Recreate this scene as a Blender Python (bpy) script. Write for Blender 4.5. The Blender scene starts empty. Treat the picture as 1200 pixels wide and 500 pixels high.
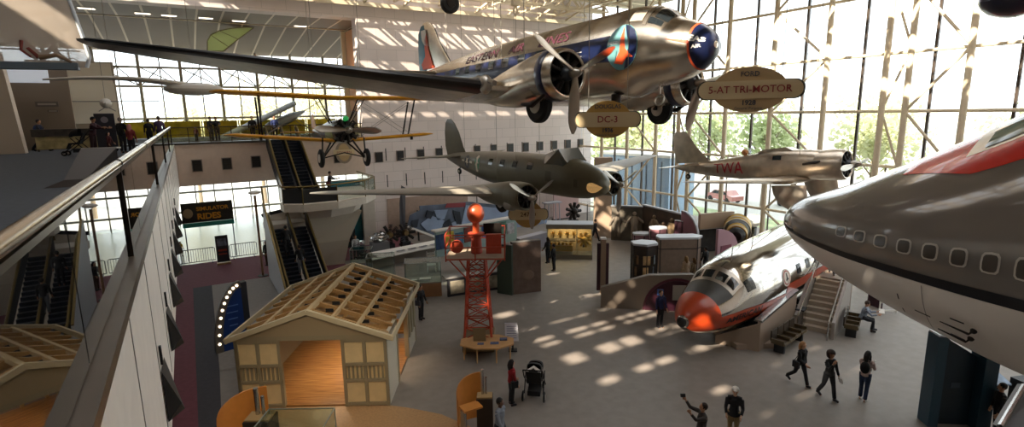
import bpy, bmesh, math, random
import numpy as np
from math import sin, cos, pi, radians, sqrt, atan2, hypot
from mathutils import Matrix, Vector, Euler
random.seed(7)
SC = bpy.context.scene
COL = SC.collection
# ---------------------------------------------------------------- camera
EYE = 9.6
FPX = 630.0
PITCH = math.atan(117/630.0); ROLL = radians(0.93); AZ = radians(31)
fw = Vector((sin(AZ)*cos(PITCH), cos(AZ)*cos(PITCH), -sin(PITCH)))
r0 = Vector((cos(AZ), -sin(AZ), 0)); u0 = r0.cross(fw)
rt = r0*cos(ROLL)-u0*sin(ROLL); up = u0*cos(ROLL)+r0*sin(ROLL)
cam = bpy.data.cameras.new('camera'); camo = bpy.data.objects.new('camera', cam); COL.objects.link(camo)
cam.sensor_width = 36.0; cam.lens = 36.0*FPX/1200.0; cam.clip_start = 0.05; cam.clip_end = 600
M3 = Matrix((rt, up, -fw)).transposed()
camo.matrix_world = Matrix.Translation((0, 0, EYE)) @ M3.to_4x4()
SC.camera = camo
def ray(px, py):
    return (fw*FPX + rt*(px-600) - up*(py-250)).normalized()
def G(px, py, z=0.0):      # where the sight line meets height z
    d = ray(px, py); t = (z-EYE)/d.z; return Vector((d.x*t, d.y*t, z))
def GY(px, py, Y):         # where it meets the plane Y
    d = ray(px, py); t = Y/d.y; return Vector((d.x*t, Y, EYE+d.z*t))
# ---------------------------------------------------------------- world, sun, exposure
W = bpy.data.worlds.new('world'); SC.world = W; W.use_nodes = True
bg = W.node_tree.nodes['Background']; bg.inputs[0].default_value = (0.93, 0.96, 1.0, 1); bg.inputs[1].default_value = 3.2
SUN_DIR = Vector((0.74, 0.30, -0.60)).normalized()
sl = bpy.data.lights.new('sun', 'SUN'); sl.energy = 14; sl.color = (1.0, 0.86, 0.68); sl.angle = radians(0.6)
so = bpy.data.objects.new('sun', sl); COL.objects.link(so); so.location = (0, 0, 40)
so.rotation_euler = SUN_DIR.to_track_quat('-Z', 'Y').to_euler()
vs = SC.view_settings; vs.view_transform = 'Standard'; vs.look = 'None'; vs.gamma = 1; vs.use_curve_mapping = False; vs.exposure = 0.2
SC.display_settings.display_device = 'sRGB'
# ---------------------------------------------------------------- materials
def hexc(c):
    if isinstance(c, str):
        c = c.lstrip('#'); v = [int(c[i:i+2], 16)/255 for i in (0, 2, 4)]
        return tuple((x/12.92 if x <= .04045 else ((x+.055)/1.055)**2.4) for x in v)
    return c
MATS = {}
def mat(name, col, rough=0.6, metal=0.0, noise=0.0, nscale=4.0, bump=0.0, bscale=30.0, alpha=None, emit=None, estr=0.0, spec=0.5, coat=0.0, detail=3.0, col2=None, stretch=None):
    if name in MATS: return MATS[name]
    m = bpy.data.materials.new(name); m.use_nodes = True; nt = m.node_tree; b = nt.nodes['Principled BSDF']
    c = hexc(col); b.inputs['Base Color'].default_value = (*c, 1); b.inputs['Roughness'].default_value = rough
    b.inputs['Metallic'].default_value = metal; b.inputs['Specular IOR Level'].default_value = spec
    b.inputs['Coat Weight'].default_value = coat
    tc = None
    def coords():
        nonlocal tc
        if tc is None:
            t = nt.nodes.new('ShaderNodeTexCoord'); mp = nt.nodes.new('ShaderNodeMapping')
            if stretch: mp.inputs['Scale'].default_value = stretch
            nt.links.new(t.outputs['Object'], mp.inputs[0]); tc = mp
        return tc.outputs[0]
    if noise > 0 or col2 is not None:
        n = nt.nodes.new('ShaderNodeTexNoise'); n.inputs['Scale'].default_value = nscale; n.inputs['Detail'].default_value = detail
        nt.links.new(coords(), n.inputs['Vector'])
        r = nt.nodes.new('ShaderNodeValToRGB'); nt.links.new(n.outputs['Fac'], r.inputs[0])
        r.color_ramp.elements[0].position = .35; r.color_ramp.elements[1].position = .65
        if col2 is not None: d = hexc(col2); e = c
        else: d = tuple(x*(1-noise) for x in c); e = tuple(min(1, x*(1+noise)) for x in c)
        r.color_ramp.elements[0].color = (*d, 1); r.color_ramp.elements[1].color = (*e, 1)
        nt.links.new(r.outputs[0], b.inputs['Base Color'])
    if bump > 0:
        n = nt.nodes.new('ShaderNodeTexNoise'); n.inputs['Scale'].default_value = bscale; nt.links.new(coords(), n.inputs['Vector'])
        bp = nt.nodes.new('ShaderNodeBump'); bp.inputs['Strength'].default_value = bump; bp.inputs['Distance'].default_value = .05
        nt.links.new(n.outputs['Fac'], bp.inputs['Height']); nt.links.new(bp.outputs[0], b.inputs['Normal'])
    if emit is not None:
        b.inputs['Emission Color'].default_value = (*hexc(emit), 1); b.inputs['Emission Strength'].default_value = estr
    if alpha is not None: b.inputs['Alpha'].default_value = alpha
    MATS[name] = m; return m
def leaf_mat(name, col):
    if name in MATS: return MATS[name]
    m = bpy.data.materials.new(name); m.use_nodes = True; nt = m.node_tree; b = nt.nodes['Principled BSDF']; b.inputs['Base Color'].default_value = (*hexc(col), 1); b.inputs['Roughness'].default_value = .8
    t = nt.nodes.new('ShaderNodeBsdfTranslucent'); t.inputs[0].default_value = (*hexc(col), 1); mx = nt.nodes.new('ShaderNodeMixShader'); mx.inputs[0].default_value = .5
    nt.links.new(b.outputs[0], mx.inputs[1]); nt.links.new(t.outputs[0], mx.inputs[2]); nt.links.new(mx.outputs[0], nt.nodes['Material Output'].inputs[0]); MATS[name] = m; return m
def glass_mat(name, tint, rough=0.02, refl=1.0, ior=1.45):
    if name in MATS: return MATS[name]
    m = bpy.data.materials.new(name); m.use_nodes = True; nt = m.node_tree; nt.nodes.remove(nt.nodes['Principled BSDF'])
    out = nt.nodes['Material Output']; t = nt.nodes.new('ShaderNodeBsdfTransparent'); t.inputs[0].default_value = (*tint, 1)
    g = nt.nodes.new('ShaderNodeBsdfGlossy'); g.inputs['Roughness'].default_value = rough
    f = nt.nodes.new('ShaderNodeLayerWeight'); f.inputs['Blend'].default_value = .5
    pw = nt.nodes.new('ShaderNodeMath'); pw.operation = 'POWER'; pw.inputs[1].default_value = 4.0; nt.links.new(f.outputs['Facing'], pw.inputs[0])
    mm = nt.nodes.new('ShaderNodeMath'); mm.operation = 'MULTIPLY_ADD'; mm.inputs[1].default_value = refl*.85; mm.inputs[2].default_value = .04; mm.use_clamp = True
    nt.links.new(pw.outputs[0], mm.inputs[0])
    mx = nt.nodes.new('ShaderNodeMixShader'); nt.links.new(mm.outputs[0], mx.inputs[0]); nt.links.new(t.outputs[0], mx.inputs[1]); nt.links.new(g.outputs[0], mx.inputs[2])
    nt.links.new(mx.outputs[0], out.inputs[0]); MATS[name] = m; return m
def grid_mat(name, col, line, sx, sz, w=0.012, rough=.7, noise=.08, axes=(0, 2), offset=0.5):
    """large blocks with thin joints (stone cladding, ceiling tiles)"""
    m = bpy.data.materials.new(name); m.use_nodes = True; nt = m.node_tree; b = nt.nodes['Principled BSDF']; b.inputs['Roughness'].default_value = rough
    t = nt.nodes.new('ShaderNodeTexCoord'); s = nt.nodes.new('ShaderNodeSeparateXYZ'); nt.links.new(t.outputs['Object'], s.inputs[0])
    cb = nt.nodes.new('ShaderNodeCombineXYZ'); nt.links.new(s.outputs[axes[0]], cb.inputs[0]); nt.links.new(s.outputs[axes[1]], cb.inputs[1])
    br = nt.nodes.new('ShaderNodeTexBrick'); nt.links.new(cb.outputs[0], br.inputs['Vector'])
    br.offset = offset; br.inputs['Scale'].default_value = 1.0; br.inputs['Brick Width'].default_value = sx; br.inputs['Row Height'].default_value = sz
    br.inputs['Mortar Size'].default_value = w; br.inputs['Mortar Smooth'].default_value = .1; br.inputs['Bias'].default_value = 0
    c = hexc(col); br.inputs['Color1'].default_value = (*[x*(1-noise) for x in c], 1); br.inputs['Color2'].default_value = (*[min(1, x*(1+noise)) for x in c], 1)
    br.inputs['Mortar'].default_value = (*hexc(line), 1)
    nt.links.new(br.outputs['Color'], b.inputs['Base Color']); MATS[name] = m; return m
def stripe_mat(name, col, line, period, frac, axis=0, rough=.7):
    m = bpy.data.materials.new(name); m.use_nodes = True; nt = m.node_tree; b = nt.nodes['Principled BSDF']; b.inputs['Roughness'].default_value = rough
    t = nt.nodes.new('ShaderNodeTexCoord'); s = nt.nodes.new('ShaderNodeSeparateXYZ'); nt.links.new(t.outputs['Object'], s.inputs[0])
    a = nt.nodes.new('ShaderNodeMath'); a.operation = 'DIVIDE'; a.inputs[1].default_value = period; nt.links.new(s.outputs[axis], a.inputs[0])
    f = nt.nodes.new('ShaderNodeMath'); f.operation = 'FRACT'; nt.links.new(a.outputs[0], f.inputs[0])
    l = nt.nodes.new('ShaderNodeMath'); l.operation = 'LESS_THAN'; l.inputs[1].default_value = frac; nt.links.new(f.outputs[0], l.inputs[0])
    mx = nt.nodes.new('ShaderNodeMix'); mx.data_type = 'RGBA'; nt.links.new(l.outputs[0], mx.inputs[0])
    mx.inputs[6].default_value = (*hexc(col), 1); mx.inputs[7].default_value = (*hexc(line), 1)
    nt.links.new(mx.outputs[2], b.inputs['Base Color']); MATS[name] = m; return m
# ---------------------------------------------------------------- mesh builder
class MB:
    def __init__(s, T=None): s.bm = bmesh.new(); s.T = T or Matrix()
    def add(s, verts, faces, T=None, mi=0):
        M = s.T @ T if T is not None else s.T
        vs_ = [s.bm.verts.new(M @ Vector(v)) for v in verts]
        for f in faces:
            try: fc = s.bm.faces.new([vs_[i] for i in f]); fc.material_index = mi
            except ValueError: pass
        return s
    def box(s, c, d, rz=0, T=None, mi=0):
        x, y, z = d[0]/2, d[1]/2, d[2]/2
        v = [(-x,-y,-z),(x,-y,-z),(x,y,-z),(-x,y,-z),(-x,-y,z),(x,-y,z),(x,y,z),(-x,y,z)]
        R = Matrix.Translation(c) @ Matrix.Rotation(rz, 4, 'Z')
        if T is not None: R = T @ R
        return s.add(v, [(3,2,1,0),(4,5,6,7),(0,1,5,4),(1,2,6,5),(2,3,7,6),(3,0,4,7)], R, mi)
    def beam(s, a, b, w, h=None, mi=0):
        a, b = Vector(a), Vector(b); h = h or w; d = b-a; L = d.length
        if L < 1e-6: return s
        q = d.to_track_quat('Z', 'Y').to_matrix().to_4x4()
        return s.box((0, 0, L/2), (w, h, L), 0, Matrix.Translation(a) @ q, mi)
    def cyl(s, a, b, r, r2=None, n=12, caps=True, mi=0):
        a, b = Vector(a), Vector(b); r2 = r if r2 is None else r2; d = b-a; L = d.length
        q = Matrix.Translation(a) @ d.to_track_quat('Z', 'Y').to_matrix().to_4x4()
        v = [(r*cos(2*pi*i/n), r*sin(2*pi*i/n), 0) for i in range(n)]+[(r2*cos(2*pi*i/n), r2*sin(2*pi*i/n), L) for i in range(n)]
        f = [(i, (i+1) % n, n+(i+1) % n, n+i) for i in range(n)]
        if caps: f += [tuple(range(n-1, -1, -1)), tuple(range(n, 2*n))]
        return s.add(v, f, q, mi)
    def rings(s, rs, cap0=True, cap1=True, closed=True, T=None, mi=0):
        n = len(rs[0]); v = [p for r in rs for p in r]; f = []
        for k in range(len(rs)-1):
            for i in range(n if closed else n-1):
                j = (i+1) % n; f.append((k*n+i, k*n+j, (k+1)*n+j, (k+1)*n+i))
        if cap0: f.append(tuple(range(n-1, -1, -1)))
        if cap1: f.append(tuple((len(rs)-1)*n+i for i in range(n)))
        return s.add(v, f, T, mi)
    def tube(s, pts, rad, n=8, mi=0):
        pts = [Vector(p) for p in pts]; rads = rad if isinstance(rad, (list, tuple)) else [rad]*len(pts)
        rs = []; prev = None
        for i, p in enumerate(pts):
            d = (pts[min(i+1, len(pts)-1)]-pts[max(i-1, 0)]).normalized()
            if prev is None: x = d.orthogonal().normalized()
            else:
                x = prev - d*prev.dot(d); x = x.normalized() if x.length > 1e-6 else d.orthogonal().normalized()
            prev = x; y = d.cross(x)
            rs.append([p+(x*cos(2*pi*k/n)+y*sin(2*pi*k/n))*rads[i] for k in range(n)])
        return s.rings(rs, mi=mi)
    def lathe(s, prof, T=None, n=24, cap=True, mi=0):   # profile (r, z) about Z
        rs = [[(r*cos(2*pi*k/n), r*sin(2*pi*k/n), z) for k in range(n)] for r, z in prof]
        return s.rings(rs, cap, cap, T=T, mi=mi)
    def ball(s, c, r, n=12, sc=(1, 1, 1), T=None, mi=0):
        m = n//2+1; rs = [[(c[0]+r*sc[0]*sin(pi*max(.02, min(.98, j/m)))*cos(2*pi*k/n), c[1]+r*sc[1]*sin(pi*max(.02, min(.98, j/m)))*sin(2*pi*k/n), c[2]-r*sc[2]*cos(pi*max(.02, min(.98, j/m)))) for k in range(n)] for j in range(m+1)]
        return s.rings(rs, T=T, mi=mi)
    def prism(s, poly, a, b, T=None, mi=0):            # polygon in XY extruded a..b in Z
        n = len(poly); v = [(x, y, a) for x, y in poly]+[(x, y, b) for x, y in poly]
        return s.add(v, [(i, (i+1) % n, n+(i+1) % n, n+i) for i in range(n)]+[tuple(range(n-1, -1, -1)), tuple(range(n, 2*n))], T, mi)
    def torus(s, c, R, r, T=None, n=24, m=8, mi=0):     # about Z
        v = []; f = []
        for i in range(n):
            for j in range(m):
                a, b = 2*pi*i/n, 2*pi*j/m
                v.append((c[0]+(R+r*cos(b))*cos(a), c[1]+(R+r*cos(b))*sin(a), c[2]+r*sin(b)))
                f.append((i*m+j, ((i+1) % n)*m+j, ((i+1) % n)*m+(j+1) % m, i*m+(j+1) % m))
        return s.add(v, f, T, mi)
    def mesh(s, name, smooth=None):
        bmesh.ops.recalc_face_normals(s.bm, faces=s.bm.faces[:])
        me = bpy.data.meshes.new(name); s.bm.to_mesh(me); s.bm.free()
        if smooth:
            me.shade_smooth(); me.set_sharp_from_angle(angle=radians(smooth if smooth is not True else 40))
        return me
    def obj(s, name, m, parent=None, smooth=None, label=None):
        o = bpy.data.objects.new(name, s.mesh(name, smooth)); COL.objects.link(o)
        for x in (m if isinstance(m, (list, tuple)) else [m]): o.data.materials.append(x)
        if parent is not None: o.parent = parent
        if label: o['label'] = label
        return o
def tag(o, label, cat, group=None, kind=None):
    o['label'] = label; o['category'] = cat
    if group: o['group'] = group
    if kind: o['kind'] = kind
    return o
def struct(o): o['kind'] = 'structure'; return o
def thing(name, label, cat, loc=(0, 0, 0), rz=0, group=None, M=None):
    o = bpy.data.objects.new(name, None); COL.objects.link(o); o.empty_display_size = .2
    if M is not None: o.matrix_world = M
    else: o.location = loc; o.rotation_euler = (0, 0, rz)
    return tag(o, label, cat, group)
KIDS = {}
def copy_tree(o, parent=None):
    c = o.copy(); COL.objects.link(c); c.parent = parent
    for ch in [x for x in list(COL.objects) if x.parent == o]: copy_tree(ch, c)
    return c
def frame(pos, h, p=0, r=0):
    Rz = Matrix.Rotation(radians(h), 4, 'Z'); Ry = Matrix.Rotation(-radians(p), 4, 'Y'); Rx = Matrix.Rotation(radians(r), 4, 'X')
    return Matrix.Translation(pos) @ Rz @ Ry @ Rx
def text_mesh(txt, size, extrude=0.0, align='CENTER', bold=0.0, sx=1.0):
    cu = bpy.data.curves.new('t', 'FONT'); cu.body = txt; cu.size = size; cu.extrude = extrude; cu.align_x = align; cu.align_y = 'CENTER'; cu.offset = bold; cu.resolution_u = 3
    o = bpy.data.objects.new('t', cu); COL.objects.link(o); bpy.context.view_layer.update()
    dg = bpy.context.evaluated_depsgraph_get(); me = bpy.data.meshes.new_from_object(o.evaluated_get(dg))
    bpy.data.objects.remove(o); 
    if sx != 1.0:
        for v in me.vertices: v.co.x *= sx
    return me
def text_obj(name, txt, size, m, T, parent=None, extrude=.004, bold=0.0, sx=1.0):
    me = text_mesh(txt, size, extrude, bold=bold, sx=sx); me.transform(T)
    me.materials.clear(); me.materials.append(m)
    o = bpy.data.objects.new(name, me); COL.objects.link(o)
    if parent is not None: o.parent = parent
    return o
# common materials
cream_steel = mat('cream_steel', '#dccdb2', .55, noise=.05)
dark_mull = mat('dark_mullion', '#4a4038', .5, .2)
black = mat('black_matte', '#0b0b0c', .6)
dkgrey = mat('dark_grey', '#26272a', .6)
white = mat('white_paint', '#e6e2dc', .5)
offwhite = mat('offwhite_paint', '#cfc6b8', .6, noise=.03)
chrome = mat('brushed_steel', '#b8b8b8', .25, 1.0)
glass = glass_mat('window_glass', (.93, .96, .96), .02, .8)
caseglass = glass_mat('case_glass', (.9, .95, .93), .03, 1.0)
rubber = mat('rubber', '#141312', .8)
wood = mat('pale_wood', '#c79a5c', .5, noise=.15, nscale=3, stretch=(1, 8, 8))
# ================================================================ THE HALL
YW = 40.6; XG = 32.0; ZB = 8.0; ZR = 19.6
floor_m = mat('hall_floor_carpet', '#857d76', .55, noise=.07, nscale=2.5, bump=.1, bscale=60, detail=6, spec=.35)
maroon = mat('maroon_carpet', '#6b3944', .9, noise=.1, nscale=6)
dkcarpet = mat('charcoal_carpet', '#3d3c42', .9, noise=.08, nscale=6)
ltcarpet = mat('pale_carpet', '#8a8480', .9, noise=.06, nscale=6)
tanfloor = mat('tan_terrazzo', '#b08a60', .45, noise=.1, nscale=14)
grn = mat('pale_terrazzo', '#a9b39c', .25, noise=.04, nscale=5)
stone = grid_mat('stone_cladding', '#dccfc9', '#b5a9a2', 1.52, .76, .010, .65, .05)
balc_m = mat('balcony_carpet', '#43474d', .9, noise=.1, nscale=7)
def slab(name, poly, z0, z1, m):
    return struct(MB().prism([(p[0], p[1]) for p in poly], z0, z1).obj(name, m))
slab('floor', [(-16, -8), (40, -8), (40, 41), (-16, 41)], -.4, 0, floor_m)
slab('floor_lobby', [(-14, 41), (40, 41), (40, 58), (-14, 58)], -.4, .001, grn)
slab('floor_maroon_carpet', [(-8, 35), (4.2, 35), (4.3, 30), (8, 33), (8.3, 36), (14, 36), (14, 41), (-8, 41)], 0, .006, maroon)
slab('floor_maroon_strip', [(-8, 16), (-.62, 16), (-.5, 35), (-8, 35)], 0, .006, maroon)
slab('floor_charcoal_strip', [(-.62, 16), (-.05, 16), (.45, 35), (-.5, 35)], 0, .006, dkcarpet)
slab('floor_pale_carpet', [(.2, 22.5), (2.2, 22.5), (4.0, 35), (.45, 35)], 0, .006, ltcarpet)
slab('floor_charcoal_strip', [(-.05, 16), (.2, 22.5), (.45, 35), (.44, 35.01), (-.05, 20)], 0, .004, dkcarpet)
slab('floor_tan_plaza', [(-.2, 12), (7.0, 12), (6.7, 13.8), (6.2, 15.0), (5.4, 16.0), (4.9, 16.5), (.6, 19.1), (-.05, 19)], 0, .006, tanfloor)
# end stone wall at Y=40.6 with its tall opening on the left
w = MB()
def wallbox(x0, x1, z0, z1, y0=YW, y1=YW+1.2): w.box(((x0+x1)/2, (y0+y1)/2, (z0+z1)/2), (x1-x0, y1-y0, z1-z0))
wallbox(11.5, 33.4, 0, ZR); wallbox(-16, 11.5, 16.55, ZR)
struct(w.obj('wall_north', stone))
w = MB(); wallbox(-14, 11.5, 5.3, 8.0)
struct(w.obj('wall_parapet', mat('parapet_plaster', '#c9b4a2', .7, noise=.03)))
struct(MB().box((-1, 41.2, 8.02), (25, 1.35, .12)).obj('trim_1', mat('bronze_trim', '#3a332b', .5)))
# pier at the edge of the opening, lower lilac panel zone
struct(MB().box((11.3, 40.1, 2.65), (.9, .9, 5.3)).obj('wall_pier', offwhite))
# windows high in the walls: small dark ports
port_m = mat('port_black', '#17130f', .4)
port_f = mat('port_frame', '#8d7f74', .5)
def port(px, py, Y=YW):
    p = GY(px, py, Y); t = thing('wall_port', 'x', 'window', (p.x, Y, p.z))
    MB().box((0, -.03, 0), (.62, .06, .82)).obj('frame', port_f, t)
    MB().box((0, -.07, 0), (.52, .05, .72)).obj('shutter', port_m, t)
    b = MB()
    for k in range(5): b.box((0, -.10, -.28+k*.14), (.5, .02, .02))
    b.obj('louvre', dkgrey, t)
    return t
pl = [port(180, 196), port(231, 194), port(266, 191.5), port(300, 189.3), port(396, 184.5)]
for p_, l_ in zip(pl, ['small dark louvred port in the balcony wall, nearest the slanting handrail', 'small dark louvred port in balcony wall, second from the slanting handrail', 'small dark louvred port in balcony wall, third from the slanting handrail', 'small dark louvred port just left of the upper escalator', 'small dark louvred port behind the wheels of the yellow biplane']):
    tag(p_, l_, 'window', 'louvred ports in the balcony wall')
pp = [444, 469, 493, 514.5, 537, 559, 578.5, 598, 616, 633, 649.5, 665.5, 680.5]
for i, px in enumerate(pp):
    p_ = port(px, 184-(px-444)*.0695)
    tag(p_, 'small black louvred port in the row across the stone wall, number %s from the left' % ['one', 'two', 'three', 'four', 'five', 'six', 'seven', 'eight', 'nine', 'ten', 'eleven', 'twelve', 'thirteen'][i], 'window', 'ports across the stone wall')
# thin dark slots cut in the stone
sb = MB()
for row, z0 in enumerate((6.65, 4.6, 2.6)):
    for k in range(13):
        x = 13.15+k*1.55
        if row == 2 and k > 8: continue
        sb.box((x, YW-.006, z0), (.07, .02, .95))
struct(sb.obj('trim_2', black))
struct(MB().box((16.5, YW-.03, 1.6), (7, .06, 3.2)).obj('trim_3', mat('taupe_panel', '#a89080', .7, noise=.06)))
# ceiling beam and space truss
def truss_line(b, p0, p1, h, n, w=.13):
    p0, p1 = Vector(p0), Vector(p1); up_ = Vector((0, 0, h))
    b.beam(p0, p1, w); b.beam(p0+up_, p1+up_, w)
    for i in range(n):
        a, c = p0.lerp(p1, i/n), p0.lerp(p1, (i+1)/n); mid = (a+c)/2+up_
        b.beam(a, mid, w*.7); b.beam(mid, c, w*.7)
b = MB(); b.beam((3, 40.3, 17.5), (33, 40.3, 17.5), .22, .3); struct(b.obj('ceiling_beam', cream_steel))
b = MB(); b.beam((3, 38.6, 18.3), (33, 38.6, 18.3), .3, .35)
for i in range(9): b.beam((6+i*3, 40.4, 17.55), (6+i*3+1.4, 36.4, 19.3), .14)
struct(b.obj('ceiling_rail', cream_steel))
roofm = mat('roof_deck', '#8b7d6c', .8)
# roof deck with skylight bays, their unseen layout shaped to drop sun patches
sun_bays = [(0.4, 6.2, 4.5, 24), (-8, 27, 35.4, 39.2), (19.5, 26.5, -4, 21), (-12.6, -4.4, 3.4, 12.0), (-9.8, -2.0, -3.2, 2.6), (-6.5, -4.6, 14.6, 18.4), (-12.6, -10.4, 15.6, 18.0)]
xs = sorted({-17, 40}|{v for s in sun_bays for v in s[:2]}); ys = sorted({-10, 42}|{v for s in sun_bays for v in s[2:]})
b = MB()
for i in range(len(xs)-1):
    for j in range(len(ys)-1):
        cx, cy = (xs[i]+xs[i+1])/2, (ys[j]+ys[j+1])/2
        if any(s[0] < cx < s[1] and s[2] < cy < s[3] for s in sun_bays): continue
        b.box((cx, cy, ZR+.15), (xs[i+1]-xs[i], ys[j+1]-ys[j], .3))
struct(b.obj('ceiling', roofm))
b = MB()
for k in range(26): b.box((11.5, -6+k*1.9, ZR+.18), (57, .22, .4))
for k in range(17): b.box((-14+k*2.9, 16, ZR+.18), (.3, 52, .4))
struct(b.obj('ceiling_ribs', cream_steel))
b = MB()
for k in range(9):
    truss_line(b, (0+k*3.6, 30, 17.9), (0+k*3.6, 40.5, 17.9), 1.6, 5, .12)
for k in range(4): truss_line(b, (4, 31+k*2.9, 17.9), (32, 31+k*2.9, 17.9), 1.6, 9, .12)
struct(b.obj('ceiling_truss', cream_steel))
b = MB()
for k in range(6): truss_line(b, (-6, 2+k*4.6, 18.2), (32, 2+k*4.6, 18.2), 1.2, 12, .16)
for k in range(6): truss_line(b, (2+k*5.2, -4, 18.2), (2+k*5.2, 30, 18.2), 1.2, 10, .14)
struct(b.obj('ceiling_truss', cream_steel))
# unseen strips added under two skylight bays to cut the sun into streaks
b = MB(); rl_ = random.Random(5); y = -3.4
while y < 12.2:
    wv = rl_.uniform(.3, 1.7); b.box((-7.3, y+wv/2, ZR-.12), (11.2, wv, .04)); y += wv+rl_.choice((.18, .3, .4, .75))
for k in range(9): x = -12.6+k*1.35+rl_.uniform(-.4, .4); b.beam((x-rl_.uniform(0, .9), -3.5, ZR-.2), (x+rl_.uniform(0, .9), 12.4, ZR-.2), rl_.uniform(.08, .5), .04)
struct(b.obj('ceiling_louvres', roofm))
# back and side walls that close the hall behind the viewer
struct(MB().box((12, -8.2, 9.8), (58, .4, 19.6)).obj('wall_south', stone))
struct(MB().box((-16.2, 16, 9.8), (.4, 50, 19.6)).obj('wall_west', mat('west_plaster', '#a89a8a', .8)))
struct(MB().box((39.5, -8, 9.8), (15, .3, 19.6)).obj('wall_corner', stone))
# east glass wall
gz = [0, .95, 3.2, 6.5, 9.4, 12.35, 15.4, 18.5, ZR]
struct(MB().box((XG+.16, 16.4, ZR/2), (.03, 48.6, ZR)).obj('window_1', glass))
b = MB()
for k in range(-6, 8):
    y = 12.68+k*3.3
    b.box((XG+.1, y, ZR/2), (.14, .12, ZR))
    if y+1.65 < 40.6: b.box((XG+.1, y+1.65, 3.3), (.08, .06, 6.6))
struct(b.obj('window_mullions', dark_mull))
b = MB()
for z in gz[1:-1]: b.cyl((XG-.05, -8, z), (XG-.05, YW, z), .085, n=8)
struct(b.obj('window_transoms', cream_steel))
cols = [-2.0, 1.2, 4.5, 7.8, 11.1, 13.55, 17.7, 21.0, 24.3, 27.3, 30.6, 33.8, 37.0]
b = MB()
for y in cols: b.cyl((XG-.35, y, 0), (XG-.35, y, ZR), .15, n=12)
for y in (14.45, 28.0): b.cyl((XG-.75, y, 0), (XG-.75, y, ZR), .15, n=12)
struct(b.obj('wall_east_columns', cream_steel))
b = MB()
nod = [.95, 3.2, 6.5, 9.4, 12.35, 15.4, 18.5]
for (ya, yb) in ((11.1, 13.55), (17.7, 21.0), (24.3, 27.3), (30.6, 33.8), (4.5, 7.8)):
    for k in range(6):
        a, c = (ya, yb) if nod[k] in (6.5, 12.35, 18.5, .95) else (yb, ya)
        b.cyl((XG-.35, a, nod[k]), (XG-.35, c, nod[k+1]), .075, n=8)
for (ya, yb) in ((13.55, 14.45), (27.3, 28.0)):
    for k in range(6):
        z0 = .3+k*3.05; s0, s1 = (XG-.35, ya), (XG-.75, yb)
        if k % 2: s0, s1 = s1, s0
        b.cyl((*s0, z0), (*s1, z0+3.05), .06, n=8)
struct(b.obj('wall_east_braces', cream_steel))
# ---------------------------------------------------------------- rooms beyond the opening
struct(MB().box((0, 57.1, 8), (38, .03, 17)).obj('window_2', glass))
b = MB()
for k in range(-6, 15): b.box((.34+k*1.52, 57, 8), (.1, .1, 17))
struct(b.obj('window_mullions', mat('grey_mullion', '#a89e90', .5)))
b = MB()
for z in (1.2, 3.0, 9.65, 12.4, 14.0): b.cyl((-14, 56.9, z), (20, 56.9, z), .1, n=8)
for k in range(-3, 8):
    x = .34+k*3.04; b.cyl((x, 56.6, 8), (x, 56.6, 16.5), .13, n=8)
    for (za, zb) in ((9.65, 8.1), (12.4, 14.0)):
        b.beam((x, 56.7, za), (x+1.52, 56.7, zb), .09); b.beam((x+1.52, 56.7, zb), (x+3.04, 56.7, za), .09)
    b.beam((x, 56.7, 14), (x+3.04, 56.7, 12.4), .09)
struct(b.obj('window_frame', mat('pale_steel', '#b9b1a6', .5)))
struct(MB().box((2, 49.3, 7.75), (30, 15.6, .5)).obj('floor_upper', balc_m))
slatc = stripe_mat('slat_ceiling', '#6f5f50', '#cfc0aa', 1.55, .09, 0)
def sheet(name, y0, z0, y1, z1, m, t_=.4): return struct(MB().add([(-15, y0, z0), (19, y0, z0), (19, y1, z1), (-15, y1, z1), (-15, y0, z0+t_), (19, y0, z0+t_), (19, y1, z1+t_), (-15, y1, z1+t_)], [(3,2,1,0),(4,5,6,7),(0,1,5,4),(1,2,6,5),(2,3,7,6),(3,0,4,7)]).obj(name, m))
sheet('ceiling_slats', 41.7, 16.62, 47, 16.62, slatc); sheet('ceiling_slats', 47, 16.62, 57.5, 15.35, slatc)
b = MB(); b.box((2, 47.0, 16.60), (34, .14, .08)); struct(b.obj('ceiling_seam', cream_steel))
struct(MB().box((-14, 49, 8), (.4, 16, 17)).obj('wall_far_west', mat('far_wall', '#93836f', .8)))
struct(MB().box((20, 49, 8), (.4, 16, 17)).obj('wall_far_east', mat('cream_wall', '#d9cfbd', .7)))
struct(MB().box((14.5, 47.5, 12.3), (4.8, .3, 8.5)).obj('wall_cream', mat('cream_wall2', '#d9cdb8', .7)))
glow = mat('amber_wall', '#c98a4a', .7)  # amber light put into the wall colour
struct(MB().box((12.4, 44.5, 13.2), (.2, 4.5, 6.4)).obj('wall_amber', glow))
t = thing('pierced_screen', 'dark pierced metal screen lit amber high at the opening edge', 'screen', (12.3, 42.6, 14.3))
b = MB(); 
for k in range(5): b.box((-.05, -.6+k*.3, 0), (.05, .05, 3.2))
for k in range(11): b.box((-.05, 0, -1.6+k*.32), (.05, 1.3, .05))
b.obj('lattice', mat('bronze', '#3b2a1a', .5), t)
b = MB()
for k in range(8): MB().ball((-.12, random.uniform(-.5, .5), -1.4+k*.4), .06, 8).obj('bulb', mat('bulb_amber', '#ffb060', .5, emit='#ffb060', estr=9), t, True)
b.bm.free()
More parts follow.
